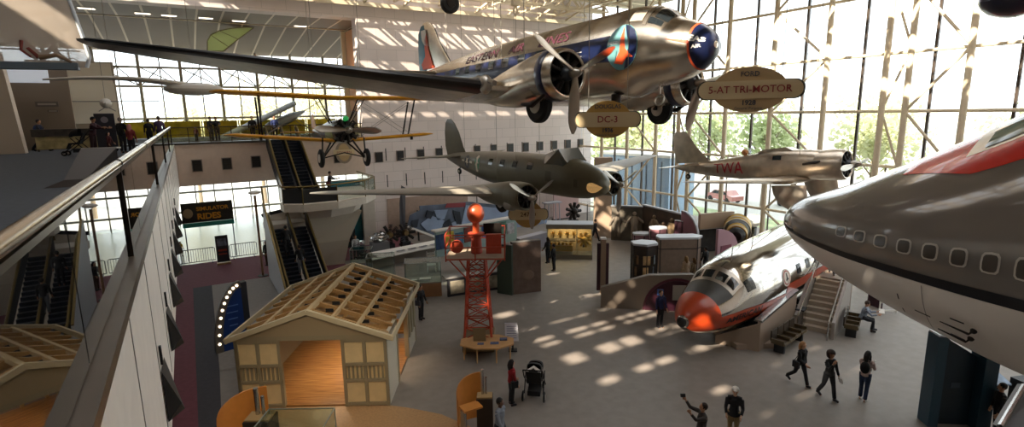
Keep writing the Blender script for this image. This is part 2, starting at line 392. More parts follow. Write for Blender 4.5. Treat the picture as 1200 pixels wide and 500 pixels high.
# ceiling downlights
for i, (px, py) in enumerate([(101, 9), (167, 15), (198, 17.5), (241, 20.5), (280, 24), (130, 27), (238, 35), (352, 30)]):
    p = G(px, py, 16.62)
    t = thing('ceiling_light', 'x', 'light', p)
    tag(t, ['white recessed ceiling light next to the hanging human powered aircraft', 'white recessed ceiling light, third slat from hanging aircraft', 'white recessed ceiling light at the middle of the slatted ceiling', 'bright recessed ceiling light above the pale green leaf shape', 'bright recessed ceiling light right of the pale green leaf shape', 'faint recessed ceiling light beyond the ceiling seam on the left', 'faint recessed ceiling light beyond the seam beside the leaf shape', 'recessed ceiling light nearest the amber lit screen'][i], 'light', 'recessed ceiling lights')
    MB().box((0, 0, -.02), (.95, .5, .06)).obj('housing', white, t)
    MB().box((0, 0, -.055), (.85, .42, .02)).obj('diffuser', mat('downlight', '#fff2dc', .5, emit='#fff0d8', estr=3), t)
lam = bpy.data.lights.new('amber_lamp', 'POINT'); lam.energy = 60; lam.color = (1, .6, .25); lam.shadow_soft_size = .3
lo = bpy.data.objects.new('amber_lamp', lam); COL.objects.link(lo); lo.location = (11.9, 44.0, 13.6)
# left part of the upper floor: the viewer's balcony
slab('floor_balcony', [(-16, -8), (-.82, -8), (-.82, 40.6), (-16, 40.6)], 7.5, 7.995, balc_m)
capm = mat('parapet_cap', '#5a5148', .35, noise=.08, nscale=3, metal=.3)
facem = mat('fascia_paint', '#f2eee8', .45, noise=.03)
struct(MB().box((-.70, 16.2, 7.95), (.24, 48.6, .10)).obj('trim_4', capm))
struct(MB().box((-.64, 16.2, 6.6), (.10, 48.6, 2.6)).obj('wall_fascia', facem))
b = MB()
for k in range(18): b.box((-.587, 1.2+k*2.2, 6.7), (.008, .012, 2.4))
struct(b.obj('trim_5', mat('seam_line', '#7d7873', .6)))
for i in range(9):
    y = 3.2+i*2.55
    t = thing('wedge_bracket', 'x', 'bracket', (-.59, y, 6.3), 0)
    tag(t, 'dark wedge bracket sticking out of the white fascia, number %s from the viewer' % ['one', 'two', 'three', 'four', 'five', 'six', 'seven', 'eight', 'nine'][i], 'bracket', 'wedge brackets on the fascia')
    MB().add([(.01, -.4, .1), (.01, .35, .0), (.18, -.35, -.42), (.01, -.4, -.62), (.01, .3, -.66), (.2, -.2, -.58)], [(0, 1, 2), (0, 2, 5, 3), (1, 4, 5, 2), (3, 5, 4), (0, 3, 4, 1)]).obj('wedge', mat('bracket_dark', '#242322', .5), t)
    MB().box((.027, -.35, .3), (.03, .05, .25)).obj('clip', black, t)
t = thing('balustrade', 'long round steel handrail over glass panels along the balcony edge', 'railing', (-.7, 16, 8))
railm = mat('handrail_bronze', '#b3a289', .22, .9)
b = MB(); b.cyl((0, -22, 1.1), (0, 24.3, 1.1), .045, n=16); b.obj('handrail', railm, t, True)
b = MB(); b.box((0, 1, 1.03), (.06, 46.6, .04)); b.obj('rail_channel', mat('rail_channel', '#5f5546', .3, .8), t)
for k in range(9):
    y0 = -22+k*5.14
    MB().box((0, y0+2.57, .52), (.012, 5.1, 1.0)).obj('glass_panel', glass_mat('balustrade_glass', (.5, .5, .5), .01, 1.4, 1.5), t)
pm = mat('post_bronze', '#2c2620', .3, .6)
for y in (-16, -8.3, 0, 8, 16, 23.5): 
    MB().box((0, y, .52), (.07, .06, 1.06)).obj('post', pm, t)
for y in (-8.25, -3, 2.6, 8.5, 14): MB().torus((0, 0, 0), .049, .006, Matrix.Translation((0, y, 1.1)) @ Matrix.Rotation(pi/2, 4, 'X'), 16, 6).obj('joint_ring', dkgrey, t)
# far railing along the bridge (Y=40.6)
t = thing('bridge_railing', 'bronze framed glass railing in front of yellow panels on the far bridge', 'railing', (0, 40.75, 8.05))
b = MB(); b.box((5.2, 0, 1.0), (12.6, .07, .07)); b.box((5.2, 0, .55), (12.6, .03, .03)); b.box((5.2, 0, .1), (12.6, .05, .05)); b.obj('rails', mat('railing_bronze', '#4a3c22', .4, .5), t)
for k in range(11): MB().box((-1+k*1.24, 0, .5), (.05, .05, 1.0)).obj('post', MATS['railing_bronze'], t)
b = MB(); b.box((5.2, .05, .55), (12.4, .01, .85)); b.obj('glass_panel', glass_mat('railglass', (.85, .85, .7), .05, .7), t)
t = thing('yellow_banner_panels', 'bright yellow panels standing behind the far bridge railing', 'banner', (2.6, 50.0, 8.0))
b = MB()
for k in range(8): b.box((-11.0+k*2.8, 3.0, .75), (2.55, .08, 1.3))
b.obj('panel', mat('yellow_panel', '#d7c22a', .6, noise=.25, nscale=1.3), t)
b = MB()
for k in range(9): b.box((-12.4+k*2.8, 3.0, .7), (.08, .12, 1.4))
b.obj('frame', mat('olive_frame', '#6a5e20', .5), t)
# pillar, walls and boards on the left
t = tag(MB().add([(-.62, 0, 0), (.35, 0, 0), (.35, .7, 0), (-.62, .7, 0), (-1.05, 0, 5.0), (.02, 0, 5.0), (.02, .7, 5.0), (-1.05, .7, 5.0)], [(3,2,1,0),(4,5,6,7),(0,1,5,4),(1,2,6,5),(2,3,7,6),(3,0,4,7)]).obj('tapered_pillar', mat('pillar_pale', '#cdbfae', .6)), 'pale tapered pillar on the upper floor at the left edge', 'pillar')
t.location = (-7.35, 36.3, 8)
struct(MB().box((-10.6, 38.3, 10.8), (5.2, .3, 5.6)).obj('wall_left', mat('brown_wall', '#8d7c6c', .8)))
struct(MB().box((-7.0, 39.0, 12.2), (2.0, .2, 1.1)).obj('window_3', mat('frosted', '#dfe4e4', .3, emit='#e8f0ff', estr=.25)))  # faint emission stands in for daylight behind the pane
struct(MB().box((-6.6, 40.0, 10.2), (2.6, .25, 4.6)).obj('wall_alcove', mat('alcove', '#7d6d5c', .8)))
t = thing('projection_screen', 'large blank cream projection wall behind the walking man', 'screen', (-4.8, 45.5, 8))
MB().box((-1.0, 0, 3.35), (4.3, .12, 3.9)).obj('surface', mat('screen_cream', '#efe6d2', .6), t)
MB().box((-1.0, .08, 2.7), (4.5, .08, 5.4)).obj('frame', mat('screen_frame', '#b5a68f', .6), t)
t = thing('reading_rail', 'long low dark display rail with graphics behind the man and stroller', 'display', (-4.9, 37.6, 8))
MB().box((0, 0, .98), (3.9, .5, .38)).obj('panel', mat('rail_dark', '#3a342e', .5, noise=.3, nscale=4), t)
MB().box((0, -.02, .45), (3.7, .06, .65)).obj('graphic', mat('graphic_tan', '#b8a878', .6, noise=.25, nscale=3), t)
for x in (-1.8, 0, 1.8): MB().box((x, .1, .4), (.08, .1, .8)).obj('leg', dkgrey, t)
def panelstand(name, label, cat, px, py, z, w, h, m, rz=0, m2=None):
    p = G(px, py, z); t = thing(name, label, cat, p, rz)
    MB().box((0, 0, h/2+.04), (w, .12, h)).obj('board', m, t)
    MB().box((0, 0, .03), (w*.9, .35, .06)).obj('base', dkgrey, t)
    return t
t = panelstand('information_panel', 'tall charcoal information panel with round emblem among the balcony visitors', 'sign', 128, 177, 8, .85, 1.9, mat('navy_panel', '#2b2a35', .5), .0)
MB().lathe([(.16, 0), (.16, .02)], Matrix.Translation((0, -.065, 1.62)) @ Matrix.Rotation(pi/2, 4, 'X')).obj('emblem', mat('emblem_grey', '#8a8590', .5), t)
t = panelstand('red_notice_board', 'small dark red notice board by the alcove behind the walking man', 'sign', 40, 168, 8, .42, 1.0, mat('dkred', '#5a1618', .6))
t = panelstand('red_fire_cabinet', 'bright red narrow cabinet cut by the left edge', 'cabinet', 1, 175, 8, .3, 1.4, mat('fire_red', '#8c1a14', .5))
for (px, py, l) in ((55, 122, 'dark wall plaque beside the cream projection wall'), (62, 130, 'small grey label below the dark wall plaque')):
    p = GY(px, py, 39.7); t = thing('wall_plaque', l, 'sign', p)
    MB().box((0, 0, 0), (1.0 if py < 125 else .45, .05, .28 if py < 125 else .12)).obj('plate', mat('plaque', '#5d5248', .6), t); MB().box((0, -.03, 0), (.8 if py < 125 else .35, .01, .1 if py < 125 else .05)).obj('inset', mat('plq2', '#9a8f80', .6), t)
t = thing('lectern_plinth', 'black slanted plinth with a white top against the handrail', 'plinth', G(112, 205, 8.0), radians(-4))
b = MB(); b.add([(-.45, -3.2, 0), (.35, -3.2, 0), (.35, 1.6, 0), (-.45, 1.6, 0), (-.1, -2.9, .15), (.35, -2.9, .15), (.45, 1.0, .75), (-.45, 1.0, .75)], [(3,2,1,0),(4,5,6,7),(0,1,5,4),(1,2,6,5),(2,3,7,6),(3,0,4,7)]); b.obj('body', mat('plinth_brown', '#2a211e', .5), t)
MB().add([(-.45, 1.02, .77), (.45, 1.02, .77), (.38, 2.2, .72), (-.48, 2.2, .72), (-.45, 1.02, .72), (.45, 1.02, .72), (.38, 2.2, .67), (-.48, 2.2, .67)], [(0, 1, 2, 3), (7, 6, 5, 4), (0, 4, 5, 1), (1, 5, 6, 2), (2, 6, 7, 3), (3, 7, 4, 0)]).obj('top', white, t)
# ---------------------------------------------------------------- outside: ground, street, trees, buildings
struct(MB().box((120, 40, -1.3), (300, 400, .4)).obj('ground_outside', mat('plaza_pale', '#b9b8b4', .9, noise=.08, nscale=.3)))
tag(MB().box((44, 20, -1.05), (9, 120, .12)).obj('lawn', mat('lawn_green', '#93a07a', .9, noise=.2, nscale=.7)), 'strip of pale lawn outside the glass wall', 'lawn', kind='stuff')
def tree(x, y, h, r, label, tint='#8f9b5c'):
    r *= .82
    t = thing('tree', label, 'tree', (x, y, -1.1), random.uniform(0, 6), 'trees outside the glass wall')
    b = MB(); b.tube([(0, 0, 0), (.1, 0, h*.3), (0, .1, h*.62)], [.28, .2, .1], 8)
    for k in range(6):
        a = k*1.05; b.tube([(0, 0, h*(.32+.04*k)), (r*.5*cos(a), r*.5*sin(a), h*(.55+.05*k))], [.09, .03], 6)
    b.obj('trunk', mat('bark', '#8a7a66', .9), t, True)
    b = MB(); rr = random.Random(int(x*7+y*13))
    for k in range(1500):
        a = rr.uniform(0, 2*pi); cz = rr.uniform(-1, 1); q = rr.random()**.45*(.8+.3*sin(a*3+x)+.15*sin(a*7)); s = sqrt(1-cz*cz)*q*r
        c = Vector((s*cos(a), s*sin(a), h*.64+cz*q*h*.34)); d = Vector((rr.gauss(0, 1), rr.gauss(0, 1), rr.gauss(0, 1))).normalized(); e = d.orthogonal().normalized(); g = d.cross(e); z = .2+.22*rr.random()
        b.add([c+e*z, c+g*z*.6, c-e*z, c-g*z*.6], [(0, 1, 2, 3)])
    b.obj('crown', leaf_mat('leaf_'+tint[1:], tint), t)  # crown tints are paled to carry the outdoor glare
TL = ['pale green tree outside %s' % s for s in ['above the nose of the big airliner, right', 'between the two truss columns', 'behind the red lettered silver monoplane', 'behind the large tan oval sign', 'right of the near tan pillar', 'behind the tail of the silver monoplane', 'by the corner of glass and stone', 'far beyond the street, tallest', 'far beyond the street, low and wide', 'beyond the tip of the green olive plane wing']]
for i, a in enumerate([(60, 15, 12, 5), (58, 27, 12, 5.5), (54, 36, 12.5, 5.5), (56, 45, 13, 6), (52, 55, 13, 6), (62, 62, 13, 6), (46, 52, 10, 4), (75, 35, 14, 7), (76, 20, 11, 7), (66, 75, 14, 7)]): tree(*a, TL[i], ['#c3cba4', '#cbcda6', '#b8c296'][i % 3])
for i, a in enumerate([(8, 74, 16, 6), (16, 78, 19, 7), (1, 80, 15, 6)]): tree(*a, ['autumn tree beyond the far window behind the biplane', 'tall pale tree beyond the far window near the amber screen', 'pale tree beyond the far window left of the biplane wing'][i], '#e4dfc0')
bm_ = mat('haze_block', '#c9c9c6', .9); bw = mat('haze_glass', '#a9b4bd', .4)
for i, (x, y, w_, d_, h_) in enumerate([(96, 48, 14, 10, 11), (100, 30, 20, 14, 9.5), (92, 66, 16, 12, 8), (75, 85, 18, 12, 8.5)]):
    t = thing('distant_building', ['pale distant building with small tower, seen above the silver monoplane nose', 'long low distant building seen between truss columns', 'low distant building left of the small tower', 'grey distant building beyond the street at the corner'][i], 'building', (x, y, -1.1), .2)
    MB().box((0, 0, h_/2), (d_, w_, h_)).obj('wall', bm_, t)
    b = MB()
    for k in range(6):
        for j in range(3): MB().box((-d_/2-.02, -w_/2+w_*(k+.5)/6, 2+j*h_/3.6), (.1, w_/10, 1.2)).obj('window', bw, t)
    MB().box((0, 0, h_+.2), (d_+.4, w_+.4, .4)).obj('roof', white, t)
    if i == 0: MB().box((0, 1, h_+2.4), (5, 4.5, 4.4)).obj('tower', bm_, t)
t = thing('blue_pavilion', 'pale blue glazed pavilion on the plaza outside, seen past the olive plane wing', 'building', (40, 40, -1.1), .1)
MB().box((0, 0, 3.2), (4, 9, 6.4)).obj('wall', mat('pavilion_blue', '#8fa6c0', .4), t)
b = MB()
for k in range(5): b.box((-2.03, -3.6+k*1.8, 3), (.06, .12, 6))
b.obj('mullion', mat('pav_mull', '#55606e', .5), t)
MB().box((0, 0, 6.5), (4.4, 9.4, .25)).obj('roof', white, t)
for i, (x, y, cc, l) in enumerate([(54, 41, '#b87a72', 'red parked car outside beneath the silver monoplane tail'), (57, 34, '#d8d8d8', 'white parked car outside right of the red car'), (60, 27, '#46566b', 'blue grey parked car outside beyond the lawn')]):
    t = thing('parked_car', l, 'car', (x, y, -1.05), radians(80), 'cars parked outside')
    pr = [(-2.2, .35), (-2.2, .85), (-1.5, .95), (-.9, 1.42), (.7, 1.42), (1.3, .98), (2.1, .85), (2.2, .35)]
    MB().prism(pr, -.85, .85, Matrix.Rotation(pi/2, 4, 'X')).obj('body', mat('car'+str(i), cc, .3, coat=.5), t)
    MB().prism([(-1.3, .98), (-.85, 1.36), (.65, 1.36), (1.15, .98)], -.87, .87, Matrix.Rotation(pi/2, 4, 'X')).obj('glazing', mat('car_glass', '#2a3036', .1), t)
    for sx in (-1.35, 1.35):
        for sy in (-.8, .8): MB().cyl((sx, sy-.1, .33), (sx, sy+.1, .33), .33, n=16).obj('wheel', rubber, t)
# ================================================================ AIRCRAFT
alu = mat('polished_aluminium', '#d6cdbf', .27, 1.0, noise=.10, nscale=1.6, bump=.02, bscale=3)
alu2 = mat('dull_aluminium', '#b8b0a5', .36, 1.0, noise=.12, nscale=2.2)
boot = mat('deicer_rubber', '#171719', .38)
navy = mat('airline_navy', '#111b3c', .3, coat=.3)
glassdark = mat('cockpit_glass', '#20262a', .08, spec=.9)
enginedark = mat('engine_dark', '#2a2522', .45, .6)
propm = mat('propeller_metal', '#a8a298', .28, 1.0)
orange = mat('falcon_orange', '#d8542a', .5)
cablem = mat('steel_cable', '#8a8378', .5, .5)
def pchip(xs, ys, x):
    xs = np.array(xs, float); ys = np.array(ys, float); h = np.diff(xs); d = np.diff(ys)/h; m = np.zeros(len(xs)); m[0] = d[0]; m[-1] = d[-1]
    for i in range(1, len(xs)-1): m[i] = 0 if d[i-1]*d[i] <= 0 else 2*d[i-1]*d[i]/(d[i-1]+d[i])
    i = int(np.clip(np.searchsorted(xs, x)-1, 0, len(h)-1)); t = (x-xs[i])/h[i]
    return (1+2*t)*(1-t)**2*ys[i]+t*(1-t)**2*h[i]*m[i]+t*t*(3-2*t)*ys[i+1]+t*t*(t-1)*h[i]*m[i+1]
class Hull:
    """stations: (s, zc, half width, up, down); s runs aft from the nose, the surface point is at x=-s"""
    def __init__(s, st, n=2.0): s.st = sorted(st); s.S = [a[0] for a in s.st]; s.n = n
    def at(s, q): return [float(pchip(s.S, [a[k] for a in s.st], q)) for k in range(1, 5)]
    def p(s, q, ang, off=0.0):
        zc, w, u, d = s.at(q); a = radians(ang); c, sn = cos(a), sin(a); e = 2.0/s.n
        y = w*math.copysign(abs(c)**e, c); z = (u if sn > 0 else d)*math.copysign(abs(sn)**e, sn)
        if off:
            l = hypot(y, z) or 1; y *= 1+off/l; z *= 1+off/l
        return Vector((-q, y, zc+z))
    def build(s, name, m, parent, n=32, dens=None, s0=None, s1=None, cap1=True, cap0=True, **k):
        s0 = s.S[0] if s0 is None else s0; s1 = s.S[-1] if s1 is None else s1
        q = [s0+(s1-s0)*(i/(dens or 40))**1.6 for i in range((dens or 40)+1)]
        b = MB(); b.rings([[s.p(x, 360*j/n) for j in range(n)] for x in q], cap0, cap1)
        return b.obj(name, m, parent, 50)
    def patch(s, name, m, parent, s0, s1, a0, a1, off=.012, ns=24, na=8, **k):
        f0 = a0 if callable(a0) else (lambda x: a0); f1 = a1 if callable(a1) else (lambda x: a1)
        b = MB(); r = []
        for i in range(ns+1):
            q = s0+(s1-s0)*i/ns; r.append([s.p(q, f0(q)+(f1(q)-f0(q))*j/na, off) for j in range(na+1)])
        b.rings(r, False, False, closed=False)
        return b.obj(name, m, parent, 60, **k)
    def disc(s, name, m, parent, q0, ang0, R, off=.016, n=28, rings=3, shape=None):
        """flat shape (default a disc) laid on the skin; u along the hull, v around it"""
        pts = shape or [(R*cos(2*pi*k/n), R*sin(2*pi*k/n)) for k in range(n)]
        zc, w, u, d = s.at(q0); rr = max(w, .3); b = MB()
        P = lambda x, y: s.p(q0+x, ang0-math.degrees(y/rr), off)
        if shape is None:
            rs = [[P(x*k/rings, y*k/rings) for x, y in pts] for k in range(1, rings+1)]
            b.rings([[P(x*.02, y*.02) for x, y in pts]]+rs, True, False)
        elif len(pts) > 8 or R > 0:
            cx, cy = sum(p_[0] for p_ in pts)/len(pts), sum(p_[1] for p_ in pts)/len(pts)
            b.rings([[P(cx+(x-cx)*f, cy+(y-cy)*f) for x, y in pts] for f in (.04, .3, .55, .8, 1.0)], True, False)
        else: b.add([P(x, y) for x, y in pts], [tuple(range(len(pts)))])
        return b.obj(name, m, parent, 60)
    def text(s, name, txt, size, m, parent, q0, ang0, side=-1, off=.02, sx=1.0, bold=0.0):
        """side -1: starboard (reads towards the nose); +1: port (reads towards the tail)"""
        me = text_mesh(txt, size, 0, 'CENTER', bold, sx); bm2 = bmesh.new(); bm2.from_mesh(me)
        bmesh.ops.triangulate(bm2, faces=bm2.faces[:])
        for _ in range(3):
            le_ = [e for e in bm2.edges if e.calc_length() > size*.18]
            if le_: bmesh.ops.subdivide_edges(bm2, edges=le_, cuts=1); bmesh.ops.triangulate(bm2, faces=bm2.faces[:])
        bm2.to_mesh(me); bm2.free()
        zc, w, u, d = s.at(q0)
        for v in me.vertices:
            x, y = v.co.x, v.co.y
            if side < 0: v.co = s.p(q0-x, ang0-math.degrees(y/w), off)
            else: v.co = s.p(q0+x, ang0+math.degrees(y/w), off)
        me.materials.clear(); me.materials.append(m); o = bpy.data.objects.new(name, me); COL.objects.link(o); o.parent = parent; return o
def foil(c, t, n=12):
    up_ = []; 
    for i in range(n+1):
        x = (1-cos(pi*i/n))/2; y = 5*t*(.2969*sqrt(x)-.126*x-.3516*x*x+.2843*x**3-.1036*x**4); up_.append((x*c, y))
    return up_[::-1]+[(x, -y*.75) for x, y in up_[1:-1]]
def wing(name, m, parent, secs, ax='z', caps=True, smooth=35, lo=None, off=0.0, inc=0.0):
    """secs: (LE point, chord, thickness); chord runs to -x; ax = axis of thickness. lo = only the leading part of the chord"""
    b = MB(); rs = []
    for le, c, t in secs:
        le = Vector(le); r = []
        pr = foil(c, t)
        if lo is not None: pr = [(x, y) for x, y in pr if x <= lo*c+1e-6]; pr = [(x-off, y+math.copysign(off, y) if abs(y) > 1e-5 else y) for x, y in pr]
        if inc: ci, si = cos(radians(inc)), sin(radians(inc)); pr = [(x*ci+y*si, y*ci-x*si) for x, y in pr]
        for x, y in pr: r.append(le+(Vector((-x, 0, y)) if ax == 'z' else Vector((-x, y, 0))))
        rs.append(r)
    b.rings(rs, caps, caps)
    return b.obj(name, m, parent, smooth)
def blade_mesh(L, w, r0_=.12, twist=1.0):
    b = MB(); rs = []
    for i in range(11):
        t = i/10; z = r0_+(L-r0_)*t; ww = w*(.35+1.0*math.sin(min(1, t*1.6+.12)*pi/2))*(1-max(0, t-.72)**2*9.5); ww = max(ww, w*.25); th = w*.22*(1-t*.8); a = radians(58-40*t)*twist
        r = []
        for k in range(10):
            q = 2*pi*k/10; x, y = th*sin(q), ww*.5*cos(q); r.append((x*cos(a)-y*sin(a), x*sin(a)+y*cos(a), z))
        rs.append(r)
    b.rings(rs); return b
def propeller(parent, at, L, w, n, phase, m=propm, hubr=.13, name='propeller'):
    T = Matrix.Translation(at)
    h = MB(); h.lathe([(hubr*1.2, -.12), (hubr*1.25, .0), (hubr, .1), (hubr*.6, .22), (.01, .27)], T @ Matrix.Rotation(pi/2, 4, 'Y'), 16)
    hub = h.obj('propeller_hub', m, parent, True)
    for k in range(n):
        b = blade_mesh(L, w, hubr*.6); o = b.obj('blade', m, hub, True)
        o.matrix_local = T @ Matrix.Rotation(radians(phase+360*k/n), 4, 'X')
    return hub
def radial_engine(parent, at, R, ncyl=9, m=enginedark, depth=.35, double=False):
    T = Matrix.Translation(at) @ Matrix.Rotation(pi/2, 4, 'Y')
    b = MB(); b.lathe([(R*.34, -depth), (R*.36, 0), (R*.25, .14), (R*.1, .2)], T, 16)
    e = b.obj('engine', mat('crankcase', '#4a4d50', .45, .6), parent, True)
    for k in range(ncyl):
        a = 2*pi*k/ncyl; b = MB(); 
        for j in range(6):
            r = R*(.36+.1*j); b.cyl((-depth*.5, r*cos(a), r*sin(a)), (-depth*.5, (r+R*.05)*cos(a), (r+R*.05)*sin(a)), R*(.17-.008*j), n=10)
        b.cyl((-depth*.5, R*.3*cos(a), R*.3*sin(a)), (-depth*.5, R*.97*cos(a), R*.97*sin(a)), R*.12, n=10)
        b.cyl((-depth*.5+.1, R*.35*cos(a+.1), R*.35*sin(a+.1)), (-depth*.5+.02, R*.9*cos(a+.06), R*.9*sin(a+.06)), .018, n=6)
        c = b.obj('cylinder', m, e, 40); c.location = at
    return e
def cowl(parent, at, R, L, m, lip=.12, name='cowling', lipm=None):
    T = Matrix.Translation(at) @ Matrix.Rotation(-pi/2, 4, 'Y')
    b = MB(); b.lathe([(R*.86, .25), (R*.80, .06), (R*.83, 0), (R*.90, -.01), (R*.97, .08), (R, .25), (R*1.01, L*.6), (R*.97, L), (R*.9, L), (R*.9, .3)], T, 32, cap=False)
    o = b.obj(name, m, parent, 60); return o
def wheel(parent, at, R, w=.3, axis='Y', name='wheel'):
    M = Matrix.Translation(at) @ (Matrix.Rotation(pi/2, 4, 'X') if axis == 'Y' else Matrix())
    b = MB(); b.lathe([(R*.5, -w/2), (R*.85, -w/2), (R, -w/4), (R*1.0, w/4), (R*.85, w/2), (R*.5, w/2)], M, 28); o = b.obj(name, rubber, parent, 40)
    b = MB(); b.lathe([(R*.1, -w/2-.02), (R*.45, -w/2-.02), (R*.5, -w/2+.02), (R*.5, w/2-.02), (R*.45, w/2+.02), (R*.1, w/2+.02)], M, 20); b.obj('hub_cap', alu2, o, 40)
    return o
def cables(parent, tops, M):
    """thin suspension wires from points on the craft straight up to the roof trusses"""
    Mi = M.inverted()
    for p in tops:
        w0 = M @ Vector(p); w1 = Vector((w0.x, w0.y, 19.3)); b = MB(); b.cyl(Mi @ w0, Mi @ w1, .012, n=6); b.obj('suspension_cable', cablem, parent)
# ---------------------------------------------------------------- twin engined silver airliner
def build_dc3():
    M = frame((12.78, 10.21, 11.48), 272.9, 1.3, -1.8)
    t = thing('propeller_airliner', 'polished silver twin engine airliner with blue stripe and navy nose, hanging at top centre', 'airplane', M=M)
    H = Hull([(0, -.1, .02, .02, .02), (.08, -.1, .27, .27, .27), (.3, -.1, .5, .5, .5), (.7, -.08, .74, .72, .76), (1.15, -.05, .9, .86, .94), (1.6, -.02, 1.0, 1.14, 1.04), (2.1, 0, 1.08, 1.3, 1.12), (2.9, 0, 1.15, 1.38, 1.38), (3.8, 0, 1.2, 1.36, 1.24), (8, 0, 1.22, 1.34, 1.26), (10.5, .02, 1.18, 1.30, 1.2), (13, .14, .98, 1.1, 1.0), (15.5, .32, .66, .78, .72), (17.5, .5, .38, .45, .4), (19.0, .62, .14, .2, .16), (19.4, .64, .04, .05, .05)])
    H.build('fuselage', alu, t, 48, 70)
    H.patch('nose_cap', navy, t, .02, .46, 0, 360, .01, 14, 36)
    H.patch('nose_trim', orange, t, .45, .50, 0, 360, .014, 2, 36)
    for sd in (-1, 1):
        aa = (lambda a: 180-a) if sd < 0 else (lambda a: a)
        H.patch('nose_flash', orange, t, .49, 1.1, aa(12), lambda q, aa=aa: aa(12-9*(1.1-q)/.6), .014, 6, 2)
        # side stripe
        H.patch('side_stripe', navy, t, 3.0, 17.0, aa(-14), lambda q, aa=aa: aa(19-max(0, q-12)*1.2), .012, 60, 6)
        H.patch('stripe_line', white, t, 3.6, 15, aa(-17), aa(-15.3), .013, 50, 1)
        H.patch('stripe_line', white, t, 4.2, 6.8, aa(-2), aa(-.9), .016, 12, 1)
        H.patch('stripe_line', white, t, 4.2, 6.2, aa(4), aa(4.9), .016, 12, 1)
        # cabin windows
        for k in range(7):
            H.patch('cabin_window', glassdark, t, 6.3+k*1.1, 6.3+k*1.1+.46, aa(3), aa(19), .02, 3, 3)
        # round emblem
        H.disc('emblem', mat('emblem_teal', '#5f8f93', .4), t, 2.5, aa(2), .58, .018)
        s_ = 1 if sd < 0 else -1
        H.disc('emblem_half', navy, t, 2.5, aa(2), 1, .024, shape=[(-.02, -.57), (-.2, -.53), (-.42, -.4), (-.54, -.2), (-.57, 0), (-.54, .2), (-.42, .4), (-.2, .53), (-.02, .57)])
        H.disc('emblem_falcon', orange, t, 2.5, aa(2), 1, .03, shape=[(.0, .52*s_), (-.1, .2*s_), (-.16, -.05*s_), (-.42, -.3*s_), (-.2, -.28*s_), (.0, -.44*s_), (.3, -.36*s_), (.2, -.25*s_), (.06, -.1*s_), (.05, .2*s_)])
        H.text('lettering', 'EASTERN', .11, white, t, 2.8, aa(8), sd, .034)
        mtxt = mat('letter_maroon', '#4a2230', .5)
        H.text('lettering', 'EASTERN', .52, mtxt, t, 11.0, aa(33), sd, .02, 1.35, .003)
        H.text('lettering', 'AIR', .52, mtxt, t, 8.2, aa(33), sd, .02, 1.3, .003)
        H.text('lettering', 'LINES', .52, mtxt, t, 5.9, aa(33), sd, .02, 1.35, .003)
        H.text('lettering', 'EAL', .30, white, t, .36, aa(20), sd, .02, 1.0, .006) if False else None
        # cockpit glazing
        H.patch('windshield', glassdark, t, 1.2, 1.62, aa(47), aa(88), .012, 6, 8)
        H.patch('cockpit_window', glassdark, t, 1.3, 1.75, aa(34), aa(45), .012, 4, 5)
        H.patch('cockpit_window', mat('cockpit_blind', '#a39a8c', .4), t, 1.95, 2.42, aa(36), aa(58), .012, 4, 5)
        H.patch('window_frame', alu2, t, 1.78, 1.9, aa(30), aa(88), .02, 1, 8)
        # wing
        secs = [((-5.0, sd*4.3, -1.02), 4.3, .15*3.6), ((-5.05, sd*2.0, -1.05), 4.35, .15*3.8), ((-4.95, 0, -1.1), 4.4, .15*3.8)]
        wing('wing_center', alu, t, secs, inc=3.5)
        o = []
        for k in range(9):
            f = k/8; y = 4.3+f*(14.0-4.3); le = -5.05-f*3.25; o.append(((le, sd*y, -1.02+f*.92), 4.25-f*2.95, (.14-.05*f)*(4.25-f*2.95)))
        o += [((-8.45, sd*14.3, -.07), .95, .05), ((-8.75, sd*14.48, -.05), .3, .02)]
        wg = wing('wing_outer', alu2, t, o, inc=3.5)
        wing('deicing_boot', boot, wg, o[:-1], lo=.16, off=.01, inc=3.5)
        b = MB(); 
        b.cyl((-4.6, sd*4.32, -1.0), (-5.6, sd*4.32, -.72), .09, .05, n=8); b.box((-6.8, sd*4.3, -.74), (2.6, .12, .04)); b.ball((-5.15, sd*4.3, -1.0), .30, 12, (1.0, .6, 1)); b.obj('wing_joint', alu2, t, 40)
        # nacelle
        N = Hull([(0, -.78, .6, .6, .6), (.3, -.78, .72, .72, .72), (1.2, -.80, .74, .72, .78), (2.2, -.85, .66, .6, .8), (3.4, -.95, .5, .45, .66), (4.8, -1.05, .22, .2, .3), (5.4, -1.08, .04, .04, .04)])
        st = N.build('nacelle', alu, t, 28, 24, s0=1.0); st.location = (-2.95, sd*2.82, 0)
        cb = MB(); T = Matrix.Translation((-2.95, sd*2.82, -.78)) @ Matrix.Rotation(-pi/2, 4, 'Y')
        cw = cowl(t, (-2.95, sd*2.82, -.78), .76, 1.15, alu); 
        b = MB(); b.lathe([(.775, .32), (.782, .33), (.785, .62), (.775, .63)], T, 32, cap=False); b.obj('cowl_band', navy, cw, 60)
        MB().lathe([(.02, .5), (.7, .5), (.7, .55), (.02, .55)], T, 24).obj('firewall', black, cw)
        radial_engine(t, (-2.95, sd*2.82, -.78), .62, 9, enginedark, .3)
        propeller(t, (-2.62, sd*2.82, -.78), 1.75, .24, 3, {-1: 178, 1: 40}[sd])
        b = MB(); b.tube([(-3.4, sd*3.3, -1.35), (-4.0, sd*3.35, -1.65), (-4.6, sd*3.3, -1.6)], [.05, .09, .05], 8); b.obj('exhaust_pipe', enginedark, t, True)
        wl = wheel(t, (-4.35, sd*2.82, -1.62), .56, .34)
        b = MB(); b.beam((-4.35, sd*2.56, -1.6), (-4.1, sd*2.56, -1.1), .07); b.beam((-4.35, sd*3.08, -1.6), (-4.1, sd*3.08, -1.1), .07); b.cyl((-4.35, sd*2.5, -1.62), (-4.35, sd*3.14, -1.62), .05); b.obj('gear_strut', enginedark, t)
